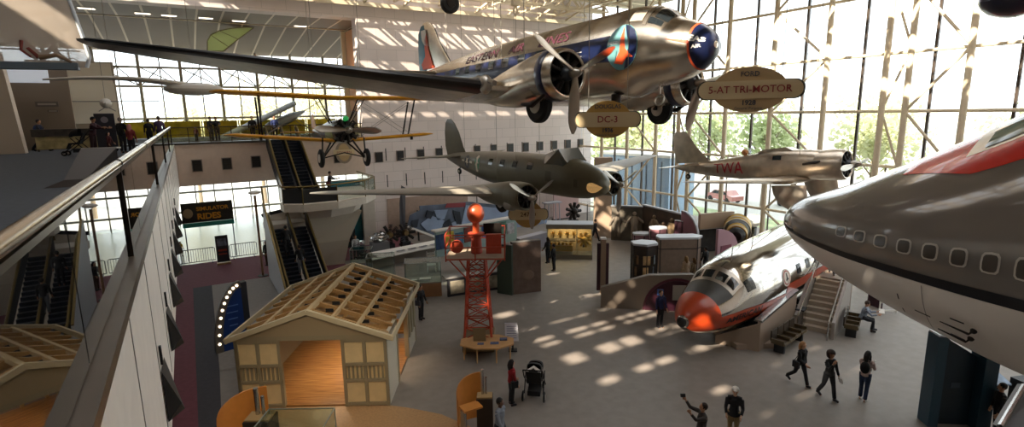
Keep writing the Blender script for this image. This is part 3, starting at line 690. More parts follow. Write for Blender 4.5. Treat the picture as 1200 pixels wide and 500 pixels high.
        # tailplane
        wing('stabilizer', alu2, t, [((-16.2, 0, .62), 2.6, .26), ((-16.5, sd*1.0, .62), 2.3, .24), ((-17.2, sd*3.4, .62), 1.4, .15), ((-17.6, sd*4.0, .62), .7, .06)])
    f = wing('fin', alu, t, [((-14.6, 0, .75), 4.6, .12), ((-15.6, 0, 1.15), 3.7, .16), ((-16.7, 0, 2.2), 2.75, .16), ((-17.3, 0, 3.0), 2.0, .12), ((-17.75, 0, 3.35), 1.3, .08), ((-18.2, 0, 3.5), .6, .03)], 'y')
    wing('rudder_blue', mat('rudder_blue', '#3a7890', .4), f, [((-18.35, 0, .6), 1.05, .20), ((-18.4, 0, 2.2), 1.1, .19), ((-18.5, 0, 3.0), .95, .15), ((-18.6, 0, 3.38), .5, .07)], 'y')
    for sd in (-1, 1):
        b = MB(); y = sd*.10
        b.add([(-17.4, y, 1.0), (-18.7, y, 1.0), (-18.9, y, 1.3), (-18.4, y, 1.7), (-18.5, y, 2.5), (-18.2, y, 2.9), (-18.05, y, 2.1), (-17.75, y, 1.6)], [tuple(range(8))]); b.obj('fin_falcon', orange, f)
        b = MB(); b.add([(-18.05, y, 2.2), (-18.3, y, 3.1), (-18.9, y, 3.1), (-18.8, y, 2.6), (-18.5, y, 2.3)], [tuple(range(5))]); b.obj('fin_flash', white, f)
        wing('boot', boot, f, [((-14.6, 0, .75), 4.6, .12), ((-15.6, 0, 1.15), 3.7, .16), ((-16.7, 0, 2.2), 2.75, .16), ((-17.3, 0, 3.0), 2.0, .12)], 'y', lo=.05, off=.008) if sd < 0 else None
    b = MB(); b.tube([(-1.9, -.05, -1.0), (-1.9, -.05, -1.32)], .03, 8); b.torus((-1.9, -.05, -1.5), .17, .025, Matrix.Translation((-1.9, -.05, -1.5)) @ Matrix.Rotation(radians(70), 4, 'X') @ Matrix.Translation((1.9, .05, 1.5))); b.obj('loop_antenna', alu2, t, True)
    MB().lathe([(.02, -.05), (.16, 0), (.16, .3), (.05, .34)], Matrix.Translation((-3.5, -.3, -1.55)), 14).obj('belly_dome', enginedark, t, True)
    wheel(t, (-17.6, 0, -.15), .24, .14, name='tail_wheel')
    MB().beam((-17.6, 0, .1), (-17.5, 0, .3), .06).obj('tail_strut', enginedark, t)
    # nose lettering, seen on the starboard front
    H.text('lettering', 'EAS', .2, white, t, .3, 164, -1, .02, 1.1, .008)
    H.text('lettering', 'AIR', .12, white, t, .3, 186, -1, .02, 1.1, .004)
    cables(t, [(-4.6, -3.2, -.7), (-4.6, 3.2, -.7), (-9, -1.2, .2), (-16, 0, 1.2)], M)
build_dc3()
# ---------------------------------------------------------------- olive twin
def build_247():
    M = frame((16.32, 18.72, 6.49), 274.9, .6, .9)
    ol = mat('olive_drab', '#5d5846', .42, .1, noise=.07, nscale=2, coat=.1); od = mat('olive_under', '#8f8a80', .5)
    t = thing('olive_transport_plane', 'olive drab twin engine military transport hanging below the silver airliner', 'airplane', M=M)
    H = Hull([(0, -.25, .02, .02, .02), (.12, -.25, .36, .3, .3), (.5, -.2, .68, .55, .55), (1.1, -.12, .9, .76, .78), (2.0, -.02, 1.0, .92, .95), (2.9, .02, 1.0, 1.0, 1.0), (6, .05, 1.0, 1.02, 1.0), (9, .1, .88, .95, .9), (12, .28, .5, .62, .6), (14.4, .45, .14, .2, .2), (14.9, .46, .03, .03, .03)], 2.3)
    H.build('fuselage', ol, t, 40, 60)
    b = MB(); b.add([(-2.0, -.62, .78), (-2.0, .62, .78), (-2.55, -.66, 1.42), (-2.55, .66, 1.42), (-3.7, -.5, 1.12), (-3.7, .5, 1.12), (-2.05, -.8, .55), (-2.05, .8, .55), (-3.5, -.85, .6), (-3.5, .85, .6)], [(0, 1, 3, 2), (2, 3, 5, 4), (0, 2, 4, 8, 6), (1, 7, 9, 5, 3)]); b.obj('cockpit_canopy', mat('canopy_glass', '#4b5250', .15, spec=.8), t)
    b = MB()
    for y in (-.62, 0, .62): b.beam((-1.98, y, .78), (-2.55, y*1.06, 1.24), .05)
    b.beam((-2.55, -.66, 1.24), (-2.55, .66, 1.24), .05); b.beam((-1.98, -.62, .78), (-1.98, .62, .78), .05); b.obj('canopy_frame', ol, t)
    for sd in (-1, 1):
        aa = (lambda a: 180-a) if sd < 0 else (lambda a: a)
        for k, q in enumerate((4.3, 5.6, 6.8, 8.0)): 
            H.patch('cabin_window', glassdark, t, q, q+.42, aa(14), aa(36), .012, 3, 3)
        H.patch('cabin_door', mat('olive_line', '#4a4636', .6), t, 2.75, 3.2, aa(-8), aa(16), .008, 3, 3)
        H.disc('insignia_disc', mat('insignia_navy', '#2b3038', .5), t, 11.2, aa(12), .34, .014)
        H.disc('insignia_star', mat('insignia_cream', '#cfc8b4', .5), t, 11.2, aa(12), 1, .02, shape=[(.24*(1 if k % 2 == 0 else .42)*sin(pi*k/5), -.24*(1 if k % 2 == 0 else .42)*cos(pi*k/5)*(1 if sd < 0 else -1)) for k in range(10)])
        for q in (10.45, 11.6): H.patch('insignia_bar', MATS['insignia_cream'], t, q, q+.36, aa(7), aa(16), .014, 2, 2)
        H.disc('unit_badge', mat('badge_green', '#3e7a58', .5), t, 9.75, aa(14), .32, .016, shape=None)
        H.disc('unit_badge_figure', MATS['insignia_cream'], t, 9.75, aa(14), 1, .022, shape=[(-.1, -.42), (.12, -.4), (.22, -.1), (.12, 0), (.2, .3), (.05, .46), (-.12, .4), (-.05, .1), (-.2, 0)])
        H.patch('hatch', MATS['olive_line'], t, 1.0, 1.22, aa(-10), aa(12), .01, 2, 3)
        H.disc('landing_light', mat('brass_lens', '#b58a52', .15, .8, emit='#ffca80', estr=.25), t, .30, aa(-8), .25, .03)
        o = [((-4.1, 0, -.72), 4.2, .62), ((-4.1, sd*2.9, -.68), 4.1, .6)]+[((-4.15-f*1.9, sd*(3.0+f*7.9), -.66+f*.72), 4.0-f*2.7, (4.0-f*2.7)*(.145-.045*f)) for f in (.05, .25, .5, .75, .95)]+[((-6.2, sd*11.2, .08), .9, .04), ((-6.45, sd*11.38, .09), .3, .02)]
        wg = wing('wing', od, t, o)
        wing('leading_edge_boot', mat('boot_grey', '#3c3c38', .5), wg, o[2:-1], lo=.05, off=.006) if False else None
        N = Hull([(0, -.62, .5, .5, .5), (.3, -.62, .6, .6, .6), (1.3, -.62, .62, .62, .66), (2.6, -.66, .52, .45, .6), (4.0, -.72, .3, .25, .35), (5.0, -.74, .04, .04, .04)])
        n_ = N.build('nacelle', ol, t, 26, 24, s0=.9); n_.location = (-2.2, sd*2.9, 0)
        cw = cowl(t, (-2.2, sd*2.9, -.62), .66, 1.1, ol)
        T = Matrix.Translation((-2.2, sd*2.9, -.62)) @ Matrix.Rotation(-pi/2, 4, 'Y')
        MB().lathe([(.02, .5), (.6, .5), (.6, .55), (.02, .55)], T, 24).obj('firewall', black, cw)
        radial_engine(t, (-2.2, sd*2.9, -.62), .54, 9, enginedark, .3)
        propeller(t, (-1.85, sd*2.9, -.62), 1.45, .2, 3, {-1: 178, 1: 175}[sd])
        wheel(t, (-4.3, sd*2.9, -1.15), .45, .26)
        MB().beam((-4.3, sd*2.72, -1.15), (-4.1, sd*2.72, -.7), .07).obj('gear_strut', enginedark, t)
        b = MB(); b.lathe([(.1, -.3), (.26, -.3), (.28, 0), (.24, .2), (.1, .24)], Matrix.Translation((-3.0, sd*3.25, -1.05)) @ Matrix.Rotation(pi/2, 4, 'Y'), 14); b.obj('oil_cooler', od, t, True)
        wing('stabilizer', ol, t, [((-12.2, 0, .62), 2.0, .2), ((-12.5, sd*1.2, .64), 1.75, .18), ((-13.0, sd*3.2, .68), 1.15, .1), ((-13.4, sd*3.9, .7), .5, .04)])
    wing('fin', ol, t, [((-12.1, 0, .6), 2.6, .16), ((-12.55, 0, 1.2), 2.35, .18), ((-13.0, 0, 2.1), 1.9, .14), ((-13.5, 0, 2.7), 1.25, .1), ((-13.95, 0, 2.98), .5, .03)], 'y')
    wheel(t, (-13.2, 0, -.4), .2, .12, name='tail_wheel'); MB().beam((-13.2, 0, -.4), (-13.0, 0, .1), .06).obj('tail_strut', enginedark, t)
    MB().beam((-3.3, -.3, 1.1), (-3.45, -.3, 1.5), .03).obj('antenna_mast', ol, t)
    cables(t, [(-4.6, -2.9, -.1), (-4.6, 2.9, -.1), (-12.4, 0, .9)], M)
build_247()
# ---------------------------------------------------------------- silver single engined monoplane
def build_alpha():
    M = frame((23.58, 11.88, 7.3), 275.2, 5.4, .3)
    t = thing('silver_monoplane', 'silver low wing monoplane with red lettering hanging before the glass wall', 'airplane', M=M)
    al = mat('aged_aluminium', '#cfc3b4', .34, 1.0, noise=.15, nscale=2.5)
    H = Hull([(.95, 0, .56, .62, .6), (1.6, .02, .58, .68, .64), (3.0, .04, .56, .72, .66), (4.2, .02, .5, .6, .62), (6.0, .0, .36, .42, .46), (8.0, .06, .14, .2, .22), (8.7, .08, .03, .05, .05)], 2.4)
    H.build('fuselage', al, t, 32, 40)
    cowl(t, (-.1, 0, 0), .66, 1.1, al); T = Matrix.Translation((-.1, 0, 0)) @ Matrix.Rotation(-pi/2, 4, 'Y')
    MB().lathe([(.02, .45), (.6, .45), (.6, .5), (.02, .5)], T, 24).obj('firewall', black, t)
    radial_engine(t, (-.05, 0, 0), .56, 9, enginedark, .25)
    propeller(t, (.2, 0, 0), 1.35, .18, 2, 95)
    b = MB(); b.tube([(-.9, -.62, .2), (-1.1, -.7, .15), (-1.6, -.66, .1)], [.03, .06, .05], 8); b.obj('exhaust_pipe', enginedark, t, True)
    b = MB(); b.add([(-2.2, -.3, .7), (-2.2, .3, .7), (-2.5, -.28, .86), (-2.5, .28, .86), (-3.6, -.25, .8), (-3.6, .25, .8), (-3.9, -.25, .66), (-3.9, .25, .66)], [(0, 1, 3, 2), (2, 3, 5, 4), (4, 5, 7, 6), (0, 2, 4, 6), (1, 7, 5, 3)]); b.obj('spine_fairing', al, t)
    MB().ball((-4.6, -.05, .72), .13, 12, (1.3, 1, 1.2)).obj('headrest', mat('leather_tan', '#b0764a', .5), t, True)
    MB().beam((-4.3, 0, .66), (-4.35, 0, .9), .4, .02).obj('windscreen', caseglass, t)
    for sd in (-1, 1):
        aa = (lambda a: 180-a) if sd < 0 else (lambda a: a)
        H.patch('cabin_window', glassdark, t, 2.6, 3.0, aa(18), aa(36), .012, 3, 3)
        H.patch('panel_patch', al, t, 1.9, 2.4, aa(15), aa(38), .012, 3, 3)
        H.text('lettering', 'TWA', .52, mat('twa_red', '#a8303a', .5), t, 5.3, aa(-2), sd, .02, 1.35, .004)
        o = [((-1.5, 0, -.62), 2.6, .4), ((-1.5, sd*1.2, -.6), 2.5, .38)]+[((-1.55-f*.95, sd*(1.2+f*5.0), -.58+f*.42), 2.45-f*1.05, (2.45-f*1.05)*(.15-.05*f)) for f in (.2, .5, .8, .96)]+[((-2.7, sd*6.38, -.15), .8, .04), ((-2.95, sd*6.5, -.14), .3, .02)]
        wing('wing', al, t, o)
        b = MB(); rs = []
        for z, x0, x1, wd in ((-.75, -1.1, -2.6, .2), (-1.15, -1.05, -2.5, .22), (-1.5, -1.05, -2.3, .2), (-1.72, -1.15, -2.0, .14), (-1.8, -1.3, -1.8, .06)):
            xc, hw_ = (x0+x1)/2, (x0-x1)/2
            rs.append([(xc+hw_*cos(2*pi*k/20), sd*1.45+wd*sin(2*pi*k/20), z) for k in range(20)])
        b.rings(rs); b.obj('wheel_fairing', al, t, 50)
        wheel(t, (-1.55, sd*1.45, -1.62), .36, .2)
        wing('stabilizer', al, t, [((-7.0, 0, .2), 1.5, .14), ((-7.1, sd*.8, .2), 1.3, .12), ((-7.4, sd*2.0, .2), .85, .06), ((-7.6, sd*2.25, .2), .4, .03)])
    wing('fin', al, t, [((-6.5, 0, .3), 2.1, .12), ((-7.3, 0, 1.1), 1.45, .12), ((-7.75, 0, 1.75), 1.0, .08), ((-7.95, 0, 1.98), .65, .03)], 'y')
    wheel(t, (-7.9, 0, -.42), .14, .1, name='tail_wheel'); MB().beam((-7.9, 0, -.4), (-7.8, 0, 0), .05).obj('tail_strut', enginedark, t)
    cables(t, [(-1.8, -.5, .5), (-1.8, .5, .5), (-7.2, 0, .9)], M)
build_alpha()
# ---------------------------------------------------------------- yellow biplane
def build_biplane():
    M = frame((6.03, 23.6, 9.02), 271.6, 4.0, -1.6)
    ye = mat('wing_yellow', '#d99a14', .45, noise=.05); gr = mat('hull_black_green', '#20261f', .35, coat=.3)
    t = thing('yellow_biplane', 'biplane with yellow wings, black body and exposed radial engine facing the viewer', 'airplane', M=M)
    H = Hull([(.35, 0, .42, .42, .42), (.8, 0, .46, .5, .5), (2.2, 0, .42, .55, .5), (4, .05, .3, .4, .4), (6.4, .15, .06, .2, .12), (6.7, .16, .02, .02, .02)], 2.5)
    H.build('fuselage', gr, t, 24, 24)
    H.patch('body_panel', mat('panel_lime', '#8a9a3a', .4), t, .8, 2.2, 150, 215, .01, 4, 5)
    radial_engine(t, (-.1, 0, 0), .56, 9, enginedark, .25)
    b = MB()
    for k in range(9): 
        a = 2*pi*k/9+.2; b.tube([(-.15, .5*cos(a), .5*sin(a)), (-.35, .52*cos(a), .52*sin(a)), (-.5, .4*cos(a), .4*sin(a))], .035, 6)
    b.obj('exhaust_ring', enginedark, t, True)
    MB().ball((-.25, .02, .5), .16, 10, (1, .8, .8)).obj('green_lamp', mat('lamp_green', '#2e8a4a', .3, emit='#30c060', estr=.3), t, True)
    propeller(t, (.2, 0, 0), 1.42, .26, 2, 88)
    def wsec(z, x, span, ch, sd, dih): return [((x, 0, z), ch, .19)]+[((x, sd*span*f, z+dih*f), ch, .19) for f in (.3, .6, .88)]+[((x-.1, sd*span*.96, z+dih), ch*.8, .09), ((x-.35, sd*span, z+dih), ch*.4, .04)]
    for sd in (-1, 1):
        wing('upper_wing', ye, t, wsec(1.42, -.35, 5.02, 1.35, sd, .12))
        wing('lower_wing', ye, t, wsec(-.42, -1.0, 4.6, 1.2, sd, .30))
        b = MB()
        for (x0, x1) in ((-.55, -1.2), (-1.35, -1.9)): b.beam((x0, sd*3.35, 1.42), (x1, sd*3.2, -.22), .07, .03)
        b.obj('interplane_struts', enginedark, t)
        b = MB()
        for (x0, x1) in ((-.6, -.9), (-1.3, -1.3)): b.beam((x0, sd*1.0, 1.4), (x1, sd*.42, .35), .05, .03)
        b.beam((-.6, sd*.7, 1.4), (-1.3, sd*.42, .35), .04)
        b.obj('cabane_struts', enginedark, t)
        b = MB()
        for x in (-.6, -1.3): b.cyl((x, sd*.5, -.4), (x, sd*3.3, 1.38), .01, n=5); b.cyl((x, sd*.7, 1.38), (x, sd*3.2, -.2), .01, n=5)
        b.obj('bracing_wires', cablem, t)
        wheel(t, (-.75, sd*1.0, -1.18), .40, .16)
        b = MB(); b.beam((-.6, sd*.35, -.4), (-.75, sd*.92, -1.18), .06); b.beam((-1.5, sd*.35, -.45), (-.8, sd*.92, -1.18), .06); b.beam((-.75, 0, -.95), (-.75, sd*.95, -1.18), .05); b.beam((-.7, sd*.9, -.3), (-.75, sd*.95, -1.15), .05)
        b.obj('gear_strut', enginedark, t)
        b = MB(); b.box((-1.0, sd*3.3, -.33), (.1, .1, .16)); b.obj('wing_light', enginedark, t)
        wing('stabilizer', ye, t, [((-5.6, 0, .2), .9, .08), ((-5.7, sd*1.2, .2), .8, .07), ((-5.95, sd*1.65, .2), .4, .03)])
    wing('fin', ye, t, [((-5.6, 0, .2), 1.0, .07), ((-5.9, 0, .8), .85, .06), ((-6.2, 0, 1.15), .4, .03)], 'y')
    cables(t, [(-.9, -1.0, 1.25), (-.9, 1.0, 1.25), (-5.8, 0, .4)], M)
build_biplane()
# ---------------------------------------------------------------- jumbo nose on the right
def build_747():
    M = Matrix.Translation((17.3, 10.55, 6.0)) @ Matrix.Rotation(radians(90), 4, 'Z')
    g = mat('airliner_grey', '#7a736c', .16, .15, noise=.06, nscale=.6, coat=.6, bump=.006, bscale=1.2); wh = mat('airliner_belly', '#e4dcd2', .35, coat=.15)
    t = thing('jumbo_jet_nose', 'huge grey and white jet nose section with red band on the right side', 'airplane', M=M)
    st = [(0, 0, .02, .02, .02), (.12, 0, .42, .3, .34), (.6, .02, 1.0, .72, .74), (1.3, .06, 1.6, .98, 1.12), (2.2, .1, 2.15, 1.32, 1.5), (3.2, .15, 2.6, 1.78, 1.9), (4.2, .2, 2.88, 2.25, 2.28), (5.2, .22, 3.05, 2.8, 2.6), (6.0, .24, 3.14, 3.3, 2.85), (6.9, .25, 3.2, 3.95, 3.05), (8.2, .25, 3.24, 4.45, 3.2), (10, .25, 3.25, 4.5, 3.22), (14.5, .25, 3.25, 4.4, 3.22)]
    H = Hull(st, 2.0)
    H.build('upper_fuselage', g, t, 96, 80)
    pp_ = lambda q: -8+2*max(0, 1-q/4)
    H.patch('belly_paint', wh, t, .03, 14.45, -14, -166, .012, 70, 30)
    for sd in (0, 1):
        aa = (lambda a: a) if sd == 0 else (lambda a: 180-a)
        H.patch('cheat_line', mat('cheat_black', '#17171c', .3), t, .05, 14.45, aa(-9.5), aa(-14.5), .02, 70, 2)
        H.patch('red_band', mat('airline_red', '#c8231c', .25, coat=.5), t, 3.75, 14.45, lambda q, aa=aa: aa(38+max(0, 5.6-q)*9+max(0, 4.0-q)*110), aa(90), .014, 40, 12)
        qs = [3.05+.56*k for k in range(20)]
        for k, q in enumerate(qs):
            zc, w_, u_, d_ = H.at(q); a0 = math.degrees(math.asin(max(-1, min(1, (.36+.02*k*0-zc)/u_)))) if .36 > zc else math.degrees(math.asin((.36-zc)/d_))
            da = math.degrees(.2/w_)
            R = [(.17, .0), (.16, .14), (.12, .2), (0, .215), (-.12, .2), (-.16, .14), (-.17, 0), (-.16, -.14), (-.12, -.2), (0, -.215), (.12, -.2), (.16, -.14)]
            fr = H.disc('window', mat('window_rim', '#c4bdb2', .4, .1), t, q, aa(a0), 1, .022, shape=[(x*1.0, y*1.0) for x, y in R])
            H.disc('pane', mat('airliner_pane', '#4c4640', .2, spec=.8), fr, q, aa(a0), 1, .034, shape=[(x*.78, y*.8) for x, y in R])
        H.patch('windshield_frame', alu2, t, 5.35, 6.9, aa(50), aa(89), .02, 6, 8)
        for k in range(3): H.patch('windshield', mat('green_glass', '#4f6a62', .08, spec=.9), t, 5.5+.07*k, 6.55+.1*k, aa(88-12.5*k), aa(77-12.5*k), .035, 4, 4)
        for (q, a, l_) in ((4.9, -36, .35), (5.6, -44, .3), (5.7, -30, .28), (7.2, -40, .25), (7.0, -52, .2)):
            H.patch('panel_mark', dkgrey, t, q, q+l_, aa(a), aa(a-1.0), .02, 3, 1)
        for (q, a) in ((4.55, -28), (4.55, -41)): H.patch('panel_mark', dkgrey, t, q, q+.03, aa(a), aa(a-4.5), .02, 1, 3)
        for (q, a) in ((5.9, -33), (5.8, -40)):
            b = MB(); p0 = H.p(q+.25, aa(a), 0); p1 = H.p(q+.2, aa(a), .16); p2 = H.p(q-.35, aa(a+1), .17); b.tube([p0, p1, p2], [.035, .03, .012], 8); b.ball(H.p(q+.25, aa(a), .02), .07, 10); b.obj('probe', enginedark, t, True)
        H.patch('seam', mat('seam_grey', '#8f877f', .5), t, 5.15, 5.17, aa(-16), aa(-88), .02, 1, 16)
        H.patch('door_outline', MATS['window_rim'], t, 7.75, 7.8, aa(-12), aa(26), .016, 1, 8)
    return t
build_747()
# ---------------------------------------------------------------- piston airliner nose on the floor
def build_dc7():
    M = frame((15.77, 13.58, 1.53), 189.7, -3.1, -3.6)
    t = thing('airliner_nose_section', 'polished airliner nose section with orange nose and lightning flash on the floor', 'airplane', M=M)
    or_ = mat('lightning_orange', '#b03c16', .35, coat=.3)
    H = Hull([(0, 0, .05, .05, .05), (.08, 0, .26, .24, .24), (.3, 0, .48, .44, .46), (.8, .03, .78, .68, .72), (1.5, .08, 1.05, .84, 1.0), (2.0, .12, 1.2, 1.0, 1.14), (2.5, .15, 1.3, 1.32, 1.24), (3.1, .18, 1.42, 1.52, 1.34), (4, .2, 1.54, 1.6, 1.46), (5.5, .22, 1.6, 1.66, 1.54), (8, .22, 1.62, 1.68, 1.58), (12.6, .22, 1.62, 1.68, 1.58)], 2.05)
    mirror = mat('mirror_aluminium', '#c6c2bc', .12, 1.0, noise=.06, nscale=1.5, bump=.03, bscale=2.2)
    H.build('fuselage', mirror, t, 56, 60)
    H.patch('nose_paint', or_, t, .08, 1.25, lambda q: -55+20*q, lambda q: 235-20*q, .012, 14, 30)
    MB().ball((.02, 0, 0), .2, 14, (.6, 1, 1)).obj('nose_light', black, t, True)
    H.patch('anti_glare_panel', mat('antiglare', '#3c3a36', .45), t, 1.25, 2.05, 38, 142, .012, 8, 14)
    for sd in (1, -1):
        aa = (lambda a: a) if sd > 0 else (lambda a: 180-a)
        H.patch('lightning_stripe', or_, t, 1.2, 6.4, lambda q, aa=aa: aa(8-q*2.6), lambda q, aa=aa: aa(-30+(q-1.2)*3.0), .014, 30, 5)
        H.patch('lightning_stripe', or_, t, 5.6, 12.5, lambda q, aa=aa: aa(7-(q-5.6)*1.3), lambda q, aa=aa: aa(-8-(q-5.6)*.6), .013, 30, 4)
        H.text('lettering', 'AMERICAN', .38, mat('aa_navy', '#2a1618', .5), t, 2.55, aa(-10), sd, .026, 1.1, .012)
        H.patch('windshield', glassdark, t, 2.16, 2.48, aa(68), aa(87), .02, 5, 5)
        H.patch('windshield', glassdark, t, 2.18, 2.54, aa(46), aa(64), .02, 5, 5)
        H.patch('cockpit_window', glassdark, t, 2.75, 3.25, aa(26), aa(45), .02, 4, 4)
        H.patch('window_frame', alu2, t, 2.04, 2.70, aa(40), aa(90), .013, 6, 10)
        H.disc('eagle_roundel', mat('roundel_cream', '#ded2c4', .5), t, 5.6, aa(18), .36, .018)
        b = MB(); 
        o = H.disc('eagle_ring', mat('roundel_red', '#a8352c', .5), t, 5.6, aa(18), .30, .022); H.disc('eagle_center', MATS['roundel_cream'], t, 5.6, aa(18), .25, .026)
        H.disc('eagle_bird', MATS['aa_navy'], t, 5.6, aa(18), 1, .03, shape=[(-.03, -.2), (.05, -.18), (.06, 0), (.16, .1), (.05, .1), (.02, .22), (-.04, .1), (-.14, .12), (-.06, 0)])
        H.patch('wing_root_fairing', mirror, t, 6.3, 12.4, aa(-38), aa(-60), .12, 12, 6)
        H.patch('door_seam', alu2, t, 8.6, 8.64, aa(-8), aa(40), .02, 1, 8)
        for k in range(4): H.patch('cabin_window', glassdark, t, 6.7+k*.95, 7.05+k*.95, aa(14), aa(28), .02, 3, 3)
    for q in (3.6, 5.4): MB().cyl(H.p(q, 90, -.02), H.p(q, 90, -.02)+Vector((0, 0, .55)), .025, .012, n=8).obj('antenna_mast', alu2, t)
    return M
MDC7 = build_dc7()
# ---------------------------------------------------------------- human powered aircraft, top left
def build_human_powered():
    p = GY(50, 78, 20); t = thing('human_powered_aircraft', 'translucent film covered pedal aircraft gondola with reclined pilot figure, top left', 'airplane', p)
    film = glass_mat('mylar_film', (.62, .59, .55), .25, 1.5); 
    film = bpy.data.materials.new('film_skin'); film.use_nodes = True; nt = film.node_tree; b_ = nt.nodes['Principled BSDF']; b_.inputs['Base Color'].default_value = (.62, .54, .46, 1); b_.inputs['Roughness'].default_value = .3; b_.inputs['Alpha'].default_value = .62
    rs = []
    for z, x0, x1, wd in ((.0, -3.6, .98, .2), (.25, -4.2, 1.05, .38), (1.0, -4.4, .95, .42), (2.2, -4.4, .72, .36), (3.6, -4.2, .6, .3)):
        pr = foil(x1-x0, .5*wd, 14); n = len(pr); rs.append([(x1-px_, py_*1.6, z) for px_, py_ in pr])
    b = MB(); b.rings(rs); b.obj('film_fairing', film, t, 60)
    b = MB(); b.tube([(.98, 0, .0), (1.08, 0, .3), (.97, 0, 1.0), (.75, 0, 2.2), (.62, 0, 3.6)], .05, 10); b.obj('leading_edge', mat('edge_pale', '#c4ccd4', .4), t, True)
    b = MB()
    for z, x1 in ((.45, .9), (1.75, .75)): b.cyl((-4, 0, z), (x1, 0, z), .02, n=8)
    b.tube([(.45, 0, .1), (.2, 0, 1.2), (.0, 0, 3.4)], .03, 8); b.tube([(-.95, 0, .4), (-1.1, 0, 1.4), (.3, 0, 1.45)], .025, 8); b.tube([(-.9, 0, .5), (.3, 0, 1.0)], .02, 8)
    b.obj('frame_tubes', mat('frame_tube', '#5a5048', .4, .4), t, True)
    MB().beam((-.8, 0, 1.25), (.35, 0, 1.42), .14, .1).obj('control_bar', mat('ctrl', '#6b5c4c', .5), t)
    MB().beam((-4, 0, -.02), (.8, 0, .02), .4, .18).obj('keel_skid', mat('keel_blue', '#59666f', .5), t)
    # reclined pilot mannequin, pedalling
    b = MB(); b.tube([(-.88, 0, .5), (-1.15, 0, .82), (-1.35, 0, 1.15)], [.17, .17, .14], 10); b.tube([(-1.3, .16, 1.1), (-1.35, .2, .75), (-1.1, .2, .5)], [.06, .05, .04], 8); b.tube([(-1.3, -.16, 1.1), (-1.35, -.2, .75), (-1.1, -.2, .5)], [.06, .05, .04], 8)
    o = b.obj('pilot_torso', mat('pilot_red', '#6e2a22', .7), t, True)
    MB().ball((-1.42, 0, 1.42), .13, 12, (.9, .8, 1.15)).obj('pilot_head', mat('pilot_skin', '#9a7058', .6), t, True)
    b = MB(); b.tube([(-.88, .1, .5), (-.5, .1, .85), (-.1, .1, .5), (.0, .1, .42)], [.11, .09, .06, .05], 8); b.tube([(-.88, -.1, .5), (-.35, -.1, .6), (.1, -.1, .35)], [.11, .08, .05], 8); b.obj('pilot_legs', mat('pilot_tan', '#7a6048', .7), t, True)
    b = MB(); b.torus((0, 0, 0), .16, .02, Matrix.Translation((.12, 0, .35)) @ Matrix.Rotation(pi/2, 4, 'X')); b.obj('pedal_crank', enginedark, t, True)
    PM_ = Matrix.Translation((.60, 0, -.12)) @ Matrix.Scale(.72, 4)
    for c_ in [x for x in COL.objects if x.parent == t and (x.name.startswith('pilot') or x.name.startswith('pedal'))]: c_.matrix_local = PM_
    b = MB(); b.cyl((0, 0, 3.5), (0, 0, 8.2), .012, n=6); b.obj('suspension_cable', cablem, t)
build_human_powered()
# long white wing hung behind it
def hung_wing():
    a, c = GY(50, 93, 30), GY(243, 104, 30); t = thing('white_sailplane', 'long slender white sailplane wing with rounded pod ending at the yellow wing', 'airplane', (a+c)/2)
    a -= t.location; c -= t.location; b = MB(); rs = []
    for k in range(13):
        f = k/12; p = a.lerp(c, f); ch = .05+.55*f**.8; th = .04+.13*f
        rs.append([(p.x, p.y+ch*(cos(2*pi*j/16)), p.z+.16*sin(pi*f)*1.5+th*sin(2*pi*j/16)) for j in range(16)])
    b.rings(rs); b.obj('wing', mat('sail_white', '#d8d2c6', .4), t, 50)
    b = MB(); b.ball((0, 0, 0), 1, 18, (1.25, .8, .3), Matrix.Translation(c+Vector((-.55, 0, -.02)))); b.obj('pod', mat('pod_grey', '#dcd8d0', .3, coat=.3), t, True)
    b = MB(); b.cyl(c+Vector((-.5, 0, .2)), c+Vector((-.5, 0, 8.2)), .012, n=6); b.cyl(a.lerp(c, .4), a.lerp(c, .4)+Vector((0, 0, 8.2)), .012, n=6); b.obj('suspension_cable', cablem, t)
hung_wing()
def small_glider():
    p = GY(124, 121, 44); t = thing('small_white_drone', 'small white aircraft seen head on with thin straight wing, above balcony visitors', 'airplane', p)
    b = MB(); b.box((0, 0, .12), (5.9, .35, .05)); b.obj('wing', mat('drone_grey', '#8f8a82', .5), t)
    b = MB(); b.ball((0, 0, 0), .42, 14, (.8, 1.8, .75)); b.obj('body', mat('drone_white', '#d4cfc6', .4), t, True)
    b = MB(); b.beam((0, .2, -.2), (.45, .2, -.5), .05); b.beam((0, .2, -.2), (-.45, .2, -.5), .05); b.obj('tail_fins', MATS['drone_grey'], t)
    MB().cyl((0, 0, .2), (0, 0, 5.84), .012, n=6).obj('suspension_cable', cablem, t)
small_glider()
